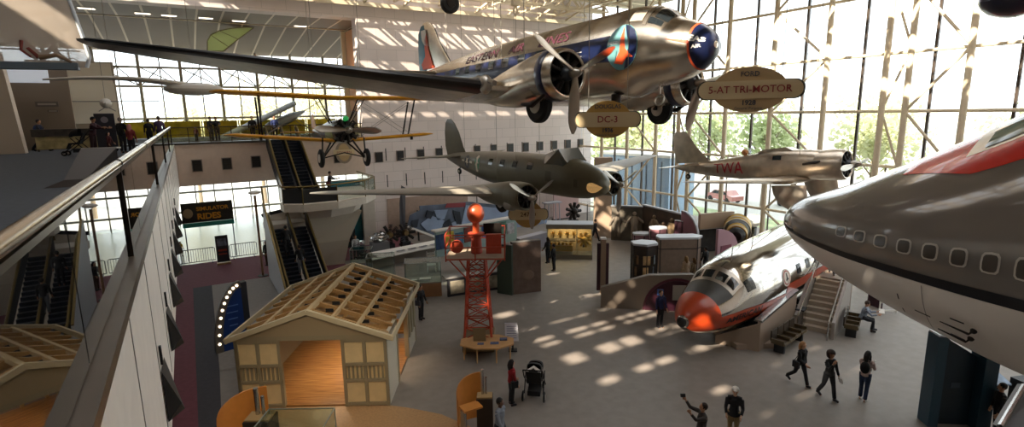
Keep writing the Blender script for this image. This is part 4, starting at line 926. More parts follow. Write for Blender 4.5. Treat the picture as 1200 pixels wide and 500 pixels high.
def far_monoplane():
    t = thing('grey_strut_monoplane', 'grey high wing aircraft on the far bridge, seen between the yellow wings', 'airplane', GY(300, 150, 50))
    a, c = GY(257, 163, 50)-t.location, GY(345, 121, 52)-t.location
    gm = mat('grey_fabric', '#8b8f8c', .5, noise=.06)
    b = MB(); rs = []
    for k in range(9):
        f = k/8; p = a.lerp(c, f); rs.append([(p.x+.1*sin(2*pi*j/14), p.y+.75*cos(2*pi*j/14), p.z+.14*sin(2*pi*j/14)+.2*cos(2*pi*j/14)) for j in range(14)])
    b.rings(rs); b.obj('wing', gm, t, 50)
    p = GY(322, 140, 51)-t.location
    b = MB(); b.tube([p+Vector((-1.4, -1.6, -.9)), p+Vector((-.4, -.6, -.6)), p+Vector((1.6, 1.4, .2)), p+Vector((3.0, 3, .7))], [.1, .45, .4, .12], 12); b.obj('fuselage', mat('grey_metal', '#6f7672', .4, .3), t, True)
    b = MB(); b.beam(a.lerp(c, .25), p+Vector((-.3, -.3, -.8)), .08); b.beam(a.lerp(c, .8), p+Vector((.4, .4, -.5)), .08); b.obj('wing_strut', gm, t)
    b = MB(); b.cyl(a.lerp(c, .5), a.lerp(c, .5)+Vector((0, 0, 5.9)), .012, n=6); b.obj('suspension_cable', cablem, t)
far_monoplane()
# pale green leaf shaped panel, ribbed and translucent, under the slatted ceiling
def leaf():
    m = leaf_mat('film_green', '#dfe8ba')
    pts = [(243, 48), (247, 41), (257, 36), (272, 33), (299, 31), (290, 38), (279, 46), (268, 55), (262, 60), (243, 60)]
    t = thing('leaf_shaped_wing', 'pale green translucent leaf shaped wing under the slatted ceiling', 'airplane', GY(265, 45, 48))
    q = [GY(x, y, 48)-t.location for x, y in pts]; n = len(q)
    b = MB(); b.add([tuple(v) for v in q]+[(v.x, v.y+.12, v.z) for v in q], [tuple(range(n)), tuple(range(2*n-1, n-1, -1))]+[(i, (i+1) % n, n+(i+1) % n, n+i) for i in range(n)]); b.obj('skin', m, t)
    b = MB()
    for i in range(n): b.beam(q[i], q[(i+1) % n], .07)
    b.beam(q[1], q[7], .04); b.beam(q[2], q[6], .04); b.obj('rib_frame', mat('leaf_frame', '#8f8a68', .6), t)
    b = MB(); b.cyl(q[3], q[3]+Vector((0, 0, 1.4)), .015, n=6); b.obj('suspension_cable', cablem, t)
leaf()
# things cut by the top edge
p = GY(527, 4, 20)
t = thing('hanging_landing_wheel', 'black landing wheel of an aircraft out of view, cut by the top edge', 'wheel', p)
wl_ = wheel(t, (0, 0, 0), .38, .26, 'Y')
for c_ in list(COL.objects):
    if c_.parent == wl_: c_.data.materials.clear(); c_.data.materials.append(enginedark)
MB().beam((0, 0, .1), (.15, 0, 4.6), .09).obj('strut', enginedark, t)
p = G(1182, 2, 11.1); t = thing('navy_nose_pod', 'dark navy rounded nose of a hanging aircraft at the top right corner', 'airplane', p)
b = MB(); b.ball((0, 0, 0), .25, 16, (2.6, 1.2, .9)); b.obj('pod', mat('pod_navy', '#1a1c3a', .3, coat=.4), t, True)
b = MB(); b.cyl((.1, 0, .1), (.1, 0, 8), .012, n=6); b.obj('suspension_cable', cablem, t)
b = MB(); b.ball((.8, 0, .3), .25, 12, (2.6, 1.1, .8)); b.obj('shoulder', MATS['pod_navy'], t, True)
p = GY(604, 8, 24); t = thing('chain_hoist', 'cream chain hoist hanging from the roof truss above the silver fuselage', 'hoist', p)
MB().box((0, 0, .3), (.35, .3, .5)).obj('housing', cream_steel, t); b = MB(); b.tube([(0, 0, .1), (.12, 0, -.2), (0, 0, -.45), (-.12, 0, -.2), (0, 0, 0)], .05, 8); b.obj('hook', cream_steel, t, True)
MB().cyl((0, 0, -.4), (0, 0, -3.0), .015, n=6).obj('chain', cablem, t); MB().cyl((0, 0, .5), (0, 0, 3.5), .02, n=6).obj('drop_rod', cablem, t)
# ================================================================ EXHIBITS ON THE FLOOR
ply = mat('ply_cream', '#dcc494', .6, noise=.05, nscale=3); frame_w = mat('frame_taupe', '#94876c', .6); fir = mat('fir_timber', '#b08a58', .6, noise=.12, nscale=4, stretch=(6, 1, 6))
redp = mat('tower_red', '#a83c24', .5, noise=.06); boardw = mat('board_warm', '#a8906e', .6)
def grp(root, px, py, z=0): return None
# ---- timber framed house
def timber_house():
    o = Vector((4.96, 16.43, 0)); ax = Vector((-4.30, 2.51, 0)).normalized(); ay = Vector((.505, .863, 0)); Wd, Ln, Hh, Ap = 5.0, 5.5, 2.42, 3.3
    M = Matrix((( ax.x, ay.x, 0, o.x), (ax.y, ay.y, 0, o.y), (0, 0, 1, 0), (0, 0, 0, 1)))
    t = thing('timber_frame_house', 'open roofed timber frame house with cream wall panels on tan floor', 'house', M=M)
    # local x runs to the left along the front, y runs back
    MB().box((Wd/2, Ln/2, .035), (Wd-.1, Ln-.1, .05)).obj('wood_floor', mat('plank_floor', '#a87a48', .35, noise=.35, nscale=2.2, detail=4, stretch=(.6, 7, 1), col2='#7d5228'), t)
    def wallpanel(name, x0, x1, y, parent, along='x'):
        b = MB(); L = x1-x0
        def bx(c, d):
            if along == 'x': b.box((c[0], y+c[1], c[2]), d)
            else: b.box((y+c[1], c[0], c[2]), (d[1], d[0], d[2]))
        for x in (x0+.05, (x0+x1)/2, x1-.05): bx((x, 0, Hh/2), (.1, .14, Hh))
        for z in (.08, .92, 1.5, Hh-.08): bx(((x0+x1)/2, 0, z), (L, .12, .1))
        n = 5
        for h_ in (x0+.05, (x0+x1)/2):
            for k in range(1, n): bx((h_+(L/2-.05)*k/n, 0, 1.21), (.05, .08, .5))
        fr = b.obj(name, frame_w, parent)
        for h_ in (x0, (x0+x1)/2):
            for (z0, z1) in ((.14, .87), (1.56, Hh-.14)):
                c = (h_+L/4, .01, (z0+z1)/2); d = (L/2-.12, .06, z1-z0)
                p_ = MB()
                if along == 'x': p_.box((c[0], y+c[1], c[2]), d)
                else: p_.box((y+c[1], c[0], c[2]), (d[1], d[0], d[2]))
                p_.obj('infill', ply, fr)
        p_ = MB(); c = ((x0+x1)/2, .04, 1.2); d = (L-.2, .03, .5)
        if along == 'x': p_.box((c[0], y+c[1], c[2]), d)
        else: p_.box((y+c[1], c[0], c[2]), (d[1], d[0], d[2]))
        p_.obj('infill', ply, fr)
    wallpanel('front_wall_frame', 0.0, 1.5, .07, t); wallpanel('front_wall_frame', 3.5, 5.0, .07, t)
    sm = mat('side_panel_pale', '#c9c2b0', .6)
    MB().box((.06, .85, Hh/2), (.12, 1.5, Hh)).obj('side_wall', sm, t)
    MB().box((.06, 4.6, Hh/2), (.12, 1.7, Hh)).obj('side_wall', sm, t)
    b = MB()
    b.bm.free()
    for y in (4.05, 4.6, 5.15): MB().box((-.02, y, 1.4), (.05, .34, 1.3)).obj('side_window', mat('side_window_tan', '#8d8468', .4), t)
    b = MB()
    b.bm.free()
    for y in (1.65, 3.7, 5.4): MB().box((.06, y, Hh/2), (.16, .16, Hh)).obj('side_post', frame_w, t)
    MB().box((Wd-.06, Ln/2, Hh/2), (.12, Ln, Hh)).obj('far_side_wall', frame_w, t)
    MB().box((Wd/2, Ln-.05, .6), (Wd-.3, .08, .55)).obj('back_wall_low', MATS['pale_wood'], t)
    b = MB()
    for k in range(7): b.box((.4+k*.7, Ln-.1, Hh/2), (.09, .1, Hh))
    for z in (.35, .9, Hh-.06): b.box((Wd/2, Ln-.1, z), (Wd, .1, .09))
    b.obj('back_studs', fir, t)
    # header, gable
    MB().box((Wd/2, .06, Hh+.06), (Wd+.12, .16, .16)).obj('front_header', frame_w, t)
    b = MB(); T = Matrix.Rotation(pi/2, 4, 'X'); b.prism([(-.1, Hh+.14), (Wd+.1, Hh+.14), (Wd/2, Ap)], -.10, .02, T); b.obj('front_gable', mat('gable_cream', '#9c8a6c', .6), t)
    b = MB()
    for yy in (-.06, Ln+.02):
        b.beam((-.24, yy, Hh+.02), (Wd/2, yy, Ap+.1), .12, .16); b.beam((Wd+.24, yy, Hh+.02), (Wd/2, yy, Ap+.1), .12, .16)
    for xx in (-.22, Wd+.22): b.beam((xx, -.06, Hh+.02), (xx, Ln+.02, Hh+.02), .06, .2)
    b.obj('barge_board', mat('barge_cream', '#c4b594', .6), t)
    zr = lambda x: Hh+(Ap-Hh)*(1-abs(x-Wd/2)/(Wd/2))
    for k, x in enumerate((.95, 1.75, Wd/2, 3.25, 4.05)):
        b = MB(); b.beam((x, 0, zr(x)+.06), (x, Ln, zr(x)+.06), .09 if k != 2 else .14, .14); b.obj('purlin' if k != 2 else 'ridge_beam', mat('rafter_light', '#bfa67c', .6), t)
    for k in range(8):
        y = .3+k*(Ln-.45)/7
        b = MB(); b.beam((0, y, Hh+.0), (Wd, y, Hh+.0), .08, .16); b.beam((0, y, Hh+.02), (Wd/2, y, Ap), .08, .14); b.beam((Wd, y, Hh+.02), (Wd/2, y, Ap), .08, .14)
        for f in (.22, .4): 
            for s_ in (1, -1): xm = Wd/2+s_*f*Wd/2; b.beam((xm, y, Hh), (Wd/2+s_*(f+.18)*Wd/2, y, zr(Wd/2+s_*(f+.18)*Wd/2)), .06, .1)
        tr = b.obj('roof_truss', fir, t)
        b = MB()
        b.bm.free()
        for x in (.9, 2.1, 3.1, 4.2): MB().box((x, y-.06, zr(x)-.10), (.26, .05, .12)).obj('metal_plate', dkgrey, tr)
    # deck boards under the roof, ceiling spots
    MB().box((Wd/2, Ln/2, Hh-.09), (Wd-.3, Ln-.3, .02)).obj('ceiling_board', mat('ceil_tan', '#b39468', .7), t)
    for (x, y) in ((2.5, 1.6), (2.5, 4.2), (1.2, 3.0)):
        b = MB(); b.cyl((x, y, Hh-.1), (x, y, Hh-.3), .06, .08, 12); sp = b.obj('spot_lamp', dkgrey, t)
        MB().cyl((x, y, Hh-.30), (x, y, Hh-.31), .07, .07, 12).obj('lamp_face', mat('lamp_warm', '#ffc078', .5, emit='#ffb566', estr=12), sp)
        l = bpy.data.lights.new('house_lamp', 'SPOT'); l.energy = 150; l.color = (1, .8, .55); l.spot_size = radians(125); l.spot_blend = .6; l.shadow_soft_size = .1
        lo_ = bpy.data.objects.new('house_lamp', l); COL.objects.link(lo_); lo_.location = M @ Vector((x, y, Hh-.34))
timber_house()
for i, (x, y, z, tx, ty, tz) in enumerate(((.6, 6.0, 12.5, 3.6, 16.6, .8), (2.6, 5.0, 12.5, 1.6, 17.8, .8))):  # unseen spotlights added to brighten the house front and plaza
    t = thing('track_spotlight', ['black track spotlight above the plaza aimed at the right of the house front', 'black track spotlight above the plaza aimed at the left of the house front'][i], 'light', (x, y, z), 0, 'plaza spotlights')
    MB().cyl((0, 0, 0), (0, 0, 6.0), .02, n=6).obj('drop_rod', dkgrey, t); d_ = (Vector((tx, ty, tz))-Vector((x, y, z))).normalized()
    MB().cyl(d_*-.2, d_*.15, .11, .14, 14).obj('lamp_can', dkgrey, t); MB().cyl(d_*.155, d_*.16, .12, n=14).obj('lamp_face', mat('lamp_warm2', '#ffe0b0', .5, emit='#ffd8a0', estr=8), t)
    l = bpy.data.lights.new('plaza_lamp', 'SPOT'); l.energy = 1150; l.color = (1, .84, .62); l.spot_size = radians(34); l.spot_blend = .8; l.shadow_soft_size = .15
    lo_ = bpy.data.objects.new('plaza_lamp', l); COL.objects.link(lo_); lo_.location = Vector((x, y, z))+d_*.2; lo_.rotation_euler = d_.to_track_quat('-Z', 'Y').to_euler()
# ---- red airway beacon tower
def tower():
    c = G(563, 396); c = Vector((9.65, 18.9, 0)); rz = radians(-31)
    t = thing('beacon_tower', 'red steel lattice beacon tower with railed platform and round lamp on top', 'tower', (c.x, c.y, 0), rz)
    b = MB(); n = 4; H0, H1 = .6, 3.95
    pt = lambda k, z: Vector((((.55-.22*(z-H0)/(H1-H0)))*(1 if k in (0, 3) else -1), ((.55-.22*(z-H0)/(H1-H0)))*(1 if k in (0, 1) else -1), z))
    for k in range(4): MB().beam(pt(k, H0), pt(k, H1+.05), .07).obj('leg', redp, t)
    zs = [H0+(H1-H0)*i/7 for i in range(8)]
    for i in range(8):
        for k in range(4): b.beam(pt(k, zs[i]), pt((k+1) % 4, zs[i]), .04)
        if i < 7:
            for k in range(4): b.beam(pt(k, zs[i]), pt((k+1) % 4, zs[i+1]), .032); b.beam(pt((k+1) % 4, zs[i]), pt(k, zs[i+1]), .032)
    b.obj('lattice', redp, t)
    MB().box((0, 0, H1+.08), (2.3, 1.7, .08)).obj('platform', mat('platform_grey', '#9a8a78', .6), t)
    b = MB()
    for k in range(4):
        p = pt(k, 3.1); b.beam(p, (math.copysign(1.05, p.x), math.copysign(.75, p.y), H1+.05), .05)
    b.obj('braces', redp, t)
    b = MB()
    for z in (.08, .55, 1.05):
        for s_ in (-1, 1): b.beam((-1.15, s_*.85, H1+z), (1.15, s_*.85, H1+z), .04); b.beam((s_*1.15, -.85, H1+z), (s_*1.15, .85, H1+z), .04)
    for x in (-1.15, 0, 1.15):
        for s_ in (-1, 1): b.beam((x, s_*.85, H1), (x, s_*.85, H1+1.07), .045)
    b.obj('railing', redp, t)
    MB().lathe([(.2, 0), (.24, .05), (.2, .7), (.32, .75), (.34, .85), (.05, .9)], Matrix.Translation((0, 0, H1+.1)), 16).obj('beacon_stand', redp, t, 40)
    bt = MB(); bt.ball((0, 0, H1+1.75), .36, 18, (1, 1, 1.15)); bt.cyl((0, 0, H1+.95), (0, 0, H1+1.4), .14, n=12); bt.obj('beacon_lamp', mat('beacon_orange', '#c4512c', .35, coat=.3), t, 50)
    MB().box((.72, -.5, H1+.62), (.6, .3, .75)).obj('control_box', redp, t)
    b = MB(); b.cyl((-.75, -.5, H1+.5), (-.75, -.35, H1+.5), .26, n=16); b.obj('side_lamp', redp, t, 40)
    b = MB(); b.box((.65, .4, H1+1.0), (.75, .06, .5)); b.obj('arrow_board', enginedark, t)
    MB().box((0, 0, .34), (1.3, 1.3, .56)).obj('plinth', mat('plinth_tan', '#7d6b4e', .7), t)
    t2 = thing('octagonal_table', 'pale wooden octagonal display table around the red tower foot', 'table', (c.x-.15, c.y-1.0, 0), rz)
    oc = [(1.15*cos(2*pi*(k+.5)/8), .72*sin(2*pi*(k+.5)/8)) for k in range(8)]
    MB().prism(oc, .60, .66).obj('table_top', mat('table_birch', '#c79a66', .5, noise=.06), t2)
    for k in range(8): MB().cyl((oc[k][0]*.86, oc[k][1]*.86, 0), (oc[k][0]*.86, oc[k][1]*.86, .6), .028, n=8).obj('leg', MATS['table_birch'], t2)
    MB().box((-.3, 0, .95), (.5, .04, .55)).obj('back_panel', MATS['plinth_tan'], t2)
    b = MB(); b.box((.3, -.2, .672), (.34, .22, .012)); b.box((-.25, -.25, .672), (.25, .18, .012)); b.box((.65, .12, .69), (.3, .2, .05)); b.obj('graphics', mat('table_graphic', '#4b5a80', .5, noise=.4, nscale=9), t2)
    t3 = thing('white_reading_panel', 'small tilted white reading panel right of the octagonal table', 'sign', (c.x+.95, c.y-1.15, 0), rz)
    MB().add([(-.3, 0, .45), (.25, 0, .45), (.2, .2, 1.15), (-.32, .2, 1.15), (-.3, .04, .45), (.25, .04, .45), (.2, .24, 1.15), (-.32, .24, 1.15)], [(0, 1, 2, 3), (7, 6, 5, 4), (0, 4, 5, 1), (1, 5, 6, 2), (2, 6, 7, 3), (3, 7, 4, 0)]).obj('panel', mat('panel_paper', '#d0d0d8', .5), t3)
    b = MB()
    for k in range(6): z = .58+k*.09; b.box((-.04, (z-.45)*.286-.012, z), (.4, .01, .025))
    b.obj('text_lines', mat('ink', '#7a7f9a', .6), t3); b = MB(); b.beam((0, .1, 0), (0, .06, .55), .06); b.box((0, .1, .02), (.35, .3, .04)); b.obj('stand', dkgrey, t3)
tower()
# ---- curved blue bulb sign
def bulb_sign():
    p = G(264, 408); t = thing('bulb_sign', 'curved blue panel sign edged with glowing white bulbs left of the house', 'sign', G(289, 404), radians(12))
    n = 12; arc = [(1.05*cos(radians(180-k*90/(n-1)))*1.0, 2.75*sin(radians(180-k*90/(n-1)))) for k in range(n)]   # quarter arc
    pts = [(x, z) for x, z in arc]+[(0, 0)]
    T = Matrix.Rotation(pi/2, 4, 'X')
    MB().prism(pts, -.06, .06, T).obj('panel', mat('sign_blue', '#14387a', .4, noise=.15, nscale=1.2), t)
    b = MB()
    for k in range(n-1): b.beam((arc[k][0], 0, arc[k][1]), (arc[k+1][0], 0, arc[k+1][1]), .16, .3)
    b.obj('rim', mat('rim_grey', '#6e6a66', .4, .5), t)
    for k in range(1, n-1):
        MB().ball((arc[k][0], -.1, arc[k][1]), .06, 10).obj('bulb', mat('bulb_white', '#fff0d8', .4, emit='#ffe8c8', estr=2.5), t, True)
    for k in range(5): MB().box((-.42, -.07, 1.9-k*.28), (.5-.06*k, .01, .04)).obj('text_line', mat('sign_text', '#5a7ac0', .5), t)
    MB().box((.12, .1, 1.4), (.25, .3, 2.8)).obj('post', mat('post_dk', '#2a2c34', .6), t)
bulb_sign()
# ---- escalators and landing
esc_dark = mat('escalator_black', '#15161a', .45); tread = mat('tread_steel', '#262d38', .45, .4); brass = mat('handrail_brass', '#73602f', .4, .5)
def escalator(name, label, x0, x1, y0, z0, y1, z1, nst):
    t = thing(name, label, 'escalator', (x0, y0, z0)); w_ = x1-x0; dy, dz = y1-y0, z1-z0
    b = MB(); b.add([(0, 0, -.4), (w_, 0, -.4), (w_, dy, dz-.4), (0, dy, dz-.4), (0, 0, -.05), (w_, 0, -.05), (w_, dy, dz-.05), (0, dy, dz-.05)], [(3,2,1,0),(4,5,6,7),(0,1,5,4),(1,2,6,5),(2,3,7,6),(3,0,4,7)]); b.obj('truss_casing', offwhite if 'lower' in label else MATS['escalator_black'], t)
    cw_ = w_/2
    for s_ in (0, 1):
        for k in range(nst):
            f0, f1 = k/nst, (k+1)/nst
            MB().box((s_*cw_+cw_/2, dy*(f0+f1)/2, dz*f1-.02), (cw_-.3, dy/nst, dz/nst)).obj('step', tread, t)
    L = hypot(dy, dz); a = atan2(dz, dy)
    for k, x in enumerate((.06, cw_, w_-.06)):
        b = MB(); b.add([(x-.03, -.3, .1), (x+.03, -.3, .1), (x+.03, dy+.3, dz+.1), (x-.03, dy+.3, dz+.1), (x-.03, -.3, .85), (x+.03, -.3, .85), (x+.03, dy+.3, dz+.85), (x-.03, dy+.3, dz+.85)], [(3,2,1,0),(4,5,6,7),(0,1,5,4),(1,2,6,5),(2,3,7,6),(3,0,4,7)])
        bo = b.obj('balustrade', esc_dark, t)
        b = MB(); b.tube([(x, -.6, .45), (x, -.65, .75), (x, -.4, .92), (x, 0, .95), (x, dy, dz+.95), (x, dy+.4, dz+.95), (x, dy+.6, dz+.7)], .06, 8); b.obj('handrail', brass, bo, True)
    return t
escalator('escalator', 'lower pair of dark escalators with brass rails rising behind the timber house', 3.75, 5.95, 28.9, 0, 34.4, 2.95, 18)
escalator('escalator', 'upper pair of escalators rising from the landing to the bridge', 4.75, 6.85, 35.0, 4.5, 40.5, 8.0, 18)
t = thing('escalator_landing', 'cream polygonal escalator landing with brass railing and tapered support pier', 'landing', (0, 0, 0))
lp = [(4.55, 35.0), (4.6, 33.9), (5.6, 33.2), (7.6, 33.2), (9.6, 34.2), (10.8, 36.0), (10.8, 40.5), (7.0, 40.5), (7.0, 35.0)]
MB().prism(lp, 4.05, 4.5).obj('slab', offwhite, t)
lp2 = [(5.6, 35.2), (5.9, 34.4), (7.4, 34.0), (9.2, 34.9), (10.1, 36.3), (10.1, 39), (6, 39)]
b = MB(); b.rings([[(x, y, 4.05) for x, y in lp2], [(7.4+(x-7.4)*.85, 36.5+(y-36.5)*.8, 3.35) for x, y in lp2]]); b.obj('soffit', offwhite, t)
b = MB(); b.rings([[(6.4, 35.6, 0), (8.2, 35.3, 0), (8.2, 36.8, 0), (6.4, 37, 0)], [(6.2, 35.4, 1.6), (8.6, 35.2, 1.6), (8.7, 37, 1.6), (6.2, 37.2, 1.6)], [(5.9, 35.0, 3.4), (9.6, 35.4, 3.4), (9.8, 38, 3.4), (5.9, 38, 3.4)]]); b.obj('pier', mat('pier_cream', '#b5ab9a', .7), t)
b = MB(); rl = [(4.6, 35.2), (4.6, 33.95), (5.6, 33.25), (7.6, 33.25), (9.6, 34.25), (10.75, 36.0), (10.75, 40.3)]
b.tube([(x, y, 5.55) for x, y in rl], .05, 8); 
b.obj('railing_top', brass, t, True)
for i in range(len(rl)-1):
    a, c = Vector((*rl[i], 4.5)), Vector((*rl[i+1], 4.5)); nn = max(1, int((c-a).length/1.3))
    for k in range(nn): 
        p = a.lerp(c, k/nn); MB().cyl(p, p+Vector((0, 0, 1.03)), .03, n=8).obj('railing_post', brass, t)
    MB().beam(a+Vector((0, 0, .5)), c+Vector((0, 0, .5)), .02, .85).obj('railing_panel', mat('smoked_panel', '#2a2e30', .3) if i < 3 else caseglass, t)
# mid landing of the lower flight
t = thing('curved_landing', 'cream curved parapet at the head of the lower escalators', 'landing', (3.7, 34.7, 0))
b = MB(); b.box((1.15, .9, 3.0), (2.4, 1.6, .4)); b.obj('slab', offwhite, t)
b = MB(); b.add([(0, 0, 3.2), (2.3, 0, 3.2), (2.3, .1, 3.2), (0, .1, 3.2), (0, 0, 3.55), (2.3, 0, 3.95), (2.3, .1, 3.95), (0, .1, 3.55)], [(3,2,1,0),(4,5,6,7),(0,1,5,4),(1,2,6,5),(2,3,7,6),(3,0,4,7)], Matrix.Translation((0, 1.6, 0))); b.obj('parapet', offwhite, t)
b = MB(); b.beam((-.1, 1.6, 3.6), (2.4, 1.6, 4.0), .1, .2); b.obj('dark_rail', esc_dark, t)
for (x, y) in ((.3, 1.4), (2.0, 1.4)): MB().box((x, y, 1.4), (.3, .3, 2.8)).obj('column', offwhite, t)
# white flank wall of the lower escalator
t = thing('escalator_side_wall', 'white sloping side wall with brass edge left of the lower escalators', 'wall', (3.6, 28.6, 0))
T = Matrix.Rotation(pi/2, 4, 'Z') @ Matrix.Rotation(pi/2, 4, 'X')
b = MB(); b.prism([(0, 0), (6.3, 0), (6.3, 4.6), (5.9, 4.5), (0, .9)], -.06, .06, T); b.obj('wall_panel', mat('white_flank', '#c8ccd0', .5), t)
b = MB(); b.beam((0, 0, .95), (0, 5.9, 4.55), .1); b.beam((0, 5.9, 4.5), (0, 6.2, 5.6), .1); b.obj('brass_edge', brass, t)
t = thing('telescope_lamp', 'white fan shaped spotlight on a brown pole beside the escalators', 'lamp', (3.25, 35.4, 0))
MB().cyl((0, 0, 0), (0, 0, 5.0), .07, n=10).obj('pole', mat('pole_brown', '#8a6448', .5), t); b = MB(); b.ball((0, -.1, 5.2), .3, 14, (1.2, .6, .4)); b.obj('head', white, t, True); b = MB(); b.cyl((0, 0, 0), (0, 0, .04), .3, n=16); b.obj('base', dkgrey, t)
# ---- banner, barriers, poster in the lobby
a, c = GY(211, 240, 41.9), GY(271, 262, 41.9)
t = thing('lobby_banner', 'dark banner with large orange lettering and teal strip below, beyond the fascia', 'banner', (a.x, 41.95, 2.6))
bw_ = c.x-a.x+.2
MB().box((bw_/2, 0, .72), (bw_, .08, 1.35)).obj('banner_face', mat('banner_brown', '#2c281e', .6, noise=.3, nscale=2), t)
MB().box((bw_/2, -.02, -.12), (bw_, .1, .3)).obj('teal_strip', mat('banner_teal', '#2f9a88', .5), t)
Tx = Matrix.Rotation(pi/2, 4, 'X'); bor = mat('banner_orange', '#e09a2a', .5)
text_obj('lettering', 'SIMULATOR', .36, bor, Matrix.Translation((bw_*.6, -.06, .95)) @ Tx, t, .01, .01)
text_obj('lettering', 'RIDES', .56, bor, Matrix.Translation((bw_*.52, -.06, .42)) @ Tx, t, .01, .02)
b = MB(); b.ball((0, 0, 0), .3, 12, (1.0, .12, 1.1), Matrix.Translation((.38, -.06, .7))); b.obj('face_graphic', mat('banner_tan', '#a08a6a', .6), t, True)
for x in (.1, bw_-.1): MB().cyl((x, .05, -2.6), (x, .05, .1), .035, n=8).obj('pole', dkgrey, t)
def barrier(x0, x1, y, label):
    t = thing('crowd_barrier', label, 'barrier', (x0, y, 0), 0, 'crowd barriers in the lobby'); w_ = x1-x0
    b = MB(); b.tube([(0, 0, .15), (0, 0, .95), (.08, 0, 1.02), (w_-.08, 0, 1.02), (w_, 0, .95), (w_, 0, .15), (0, 0, .15)], .025, 8); b.obj('frame', mat('barrier_black', '#2a2a2c', .4, .4), t, True)
    b = MB(); n = int(w_/.14)
    for k in range(1, n): b.cyl((w_*k/n, 0, .15), (w_*k/n, 0, 1.0), .012, n=5)
    b.obj('bars', MATS['barrier_black'], t)
    for x in (.2, w_-.2): MB().box((x, 0, .04), (.06, .55, .08)).obj('foot', MATS['barrier_black'], t)
barrier(-1.3, .95, 40.9, 'black crowd barrier at the carpet edge, left of the poster stand'); barrier(1.85, 3.55, 41.0, 'black crowd barrier just right of the poster stand'); barrier(3.7, 5.3, 41.0, 'black crowd barrier nearest the escalator side wall')
t = thing('poster_stand', 'dark poster on a stand between the crowd barriers', 'sign', (1.38, 39.9, 0))
MB().box((0, 0, 1.05), (.75, .05, 1.8)).obj('poster', mat('poster_dark', '#26282c', .5), t)
b = MB(); b.box((0, -.03, 1.5), (.55, .01, .5)); b.obj('picture', mat('poster_pic', '#6a7480', .5, noise=.5, nscale=4), t)
b = MB(); b.box((0, -.03, .95), (.5, .01, .12)); b.box((0, -.03, .7), (.5, .01, .08)); b.obj('caption', mat('poster_red', '#a8402c', .5), t)
MB().box((0, 0, .06), (.8, .4, .12)).obj('base', mat('poster_base', '#b08a5c', .5), t)
# teal mural wall and dim lobby behind the escalator landing
t = thing('teal_mural_wall', 'teal mural wall panel behind the escalator landing', 'mural', (9.6, 40.3, 0))
MB().box((.3, -.1, 2.6), (2.6, .15, 4.6)).obj('panel', mat('mural_teal', '#1f6a74', .6, noise=.2, nscale=.8), t)
b = MB(); b.add([(-.1, -.19, 3.6), (.5, -.19, 3.7), (.9, -.19, 4.3), (.2, -.19, 4.4)], [(0, 1, 2, 3)]); b.obj('white_shape', white, t)
b = MB()
for k in range(7): b.box((-1.6+k*.33, -.5, .75), (.28, .5, 1.3+.2*(k % 2)))
b.obj('dark_display', mat('display_dark', '#1b2322', .6), t)
# ---- mural of the mechanic and aircraft along the north wall
def mural():
    y = 38.6
    a = GY(476, 266, y); c = GY(640, 300, y); z1 = GY(520, 240, y).z
    t = thing('aircraft_mural', 'large cut out mural painting of a mechanic and blue grey aircraft on the north wall', 'mural', (a.x, y, 0))
    P = lambda px, py: (GY(px, py, y).x-a.x, GY(px, py, y).z)
    def poly(name, pts, m, d=0):
        q = [P(*p) for p in pts]; MB().prism(q, .0, .06, Matrix.Translation((0, -d, 0)) @ Matrix.Rotation(pi/2, 4, 'X')).obj(name, m, t)
    bl = mat('mural_slate', '#5c6678', .7, noise=.3, nscale=.9); lb = mat('mural_blue', '#92a4c2', .7, noise=.12, nscale=.7); dk = mat('mural_dark', '#2a303c', .7, noise=.3, nscale=1.5)
    poly('board', [(477, 264), (480, 252), (492, 246), (491, 241), (520, 239), (548, 236), (585, 240), (640, 250), (640, 300), (560, 300), (523, 281)], bl)
    poly('aircraft_body', [(545, 240), (590, 244), (640, 254), (640, 276), (600, 285), (560, 292), (540, 262)], lb, .07)
    poly('red_band', [(523, 238), (545, 237), (544, 242), (521, 243)], mat('mural_red', '#8f3e44', .7), .08)
    for pts in ([(492, 262), (505, 252), (520, 258), (516, 268), (500, 270)], [(508, 246), (524, 245), (520, 256), (512, 258)], [(524, 262), (536, 258), (540, 274), (530, 278)]): poly('painted_figure', pts, lb, .09)
    for pts in ([(500, 246), (508, 248), (504, 256), (498, 254)], [(518, 262), (526, 256), (532, 270), (522, 276)], [(530, 246), (538, 248), (540, 262), (534, 262)], [(482, 258), (490, 256), (488, 266), (482, 266)]): poly('painted_shadow', pts, dk, .10)
    b = MB(); q = [P(*p) for p in [(477, 265), (523, 282), (560, 301)]]
    for i in range(2): b.beam((q[i][0], -.1, q[i][1]), (q[i+1][0], -.1, q[i+1][1]), .12, .16)
    b.obj('white_edge', white, t)
    b = MB()
    for k in range(4): b.beam((1+k*2.4, .1, 0), (1+k*2.4, .1, 2.4), .1)
    b.obj('support_post', dkgrey, t)
mural()
t = thing('standing_propeller', 'dark upright propeller blade leaning before the north wall by the mural', 'propeller', (GY(471, 250, 38.0).x, 37.9, 0))
b = MB(); b.add([(-.25, 0, .2), (.12, 0, .2), (.42, .2, 4.3), (.12, .2, 4.5), (-.1, .2, 3.2), (-.25, .06, .2), (.12, .06, .2), (.42, .26, 4.3), (.12, .26, 4.5), (-.1, .26, 3.2)], [(0, 1, 2, 3, 4), (9, 8, 7, 6, 5), (0, 5, 6, 1), (1, 6, 7, 2), (2, 7, 8, 3), (3, 8, 9, 4), (4, 9, 5, 0)]); b.obj('blade', mat('blade_grey', '#5a5a60', .4, .4), t); MB().box((0, .05, .1), (.6, .4, .2)).obj('foot', dkgrey, t)
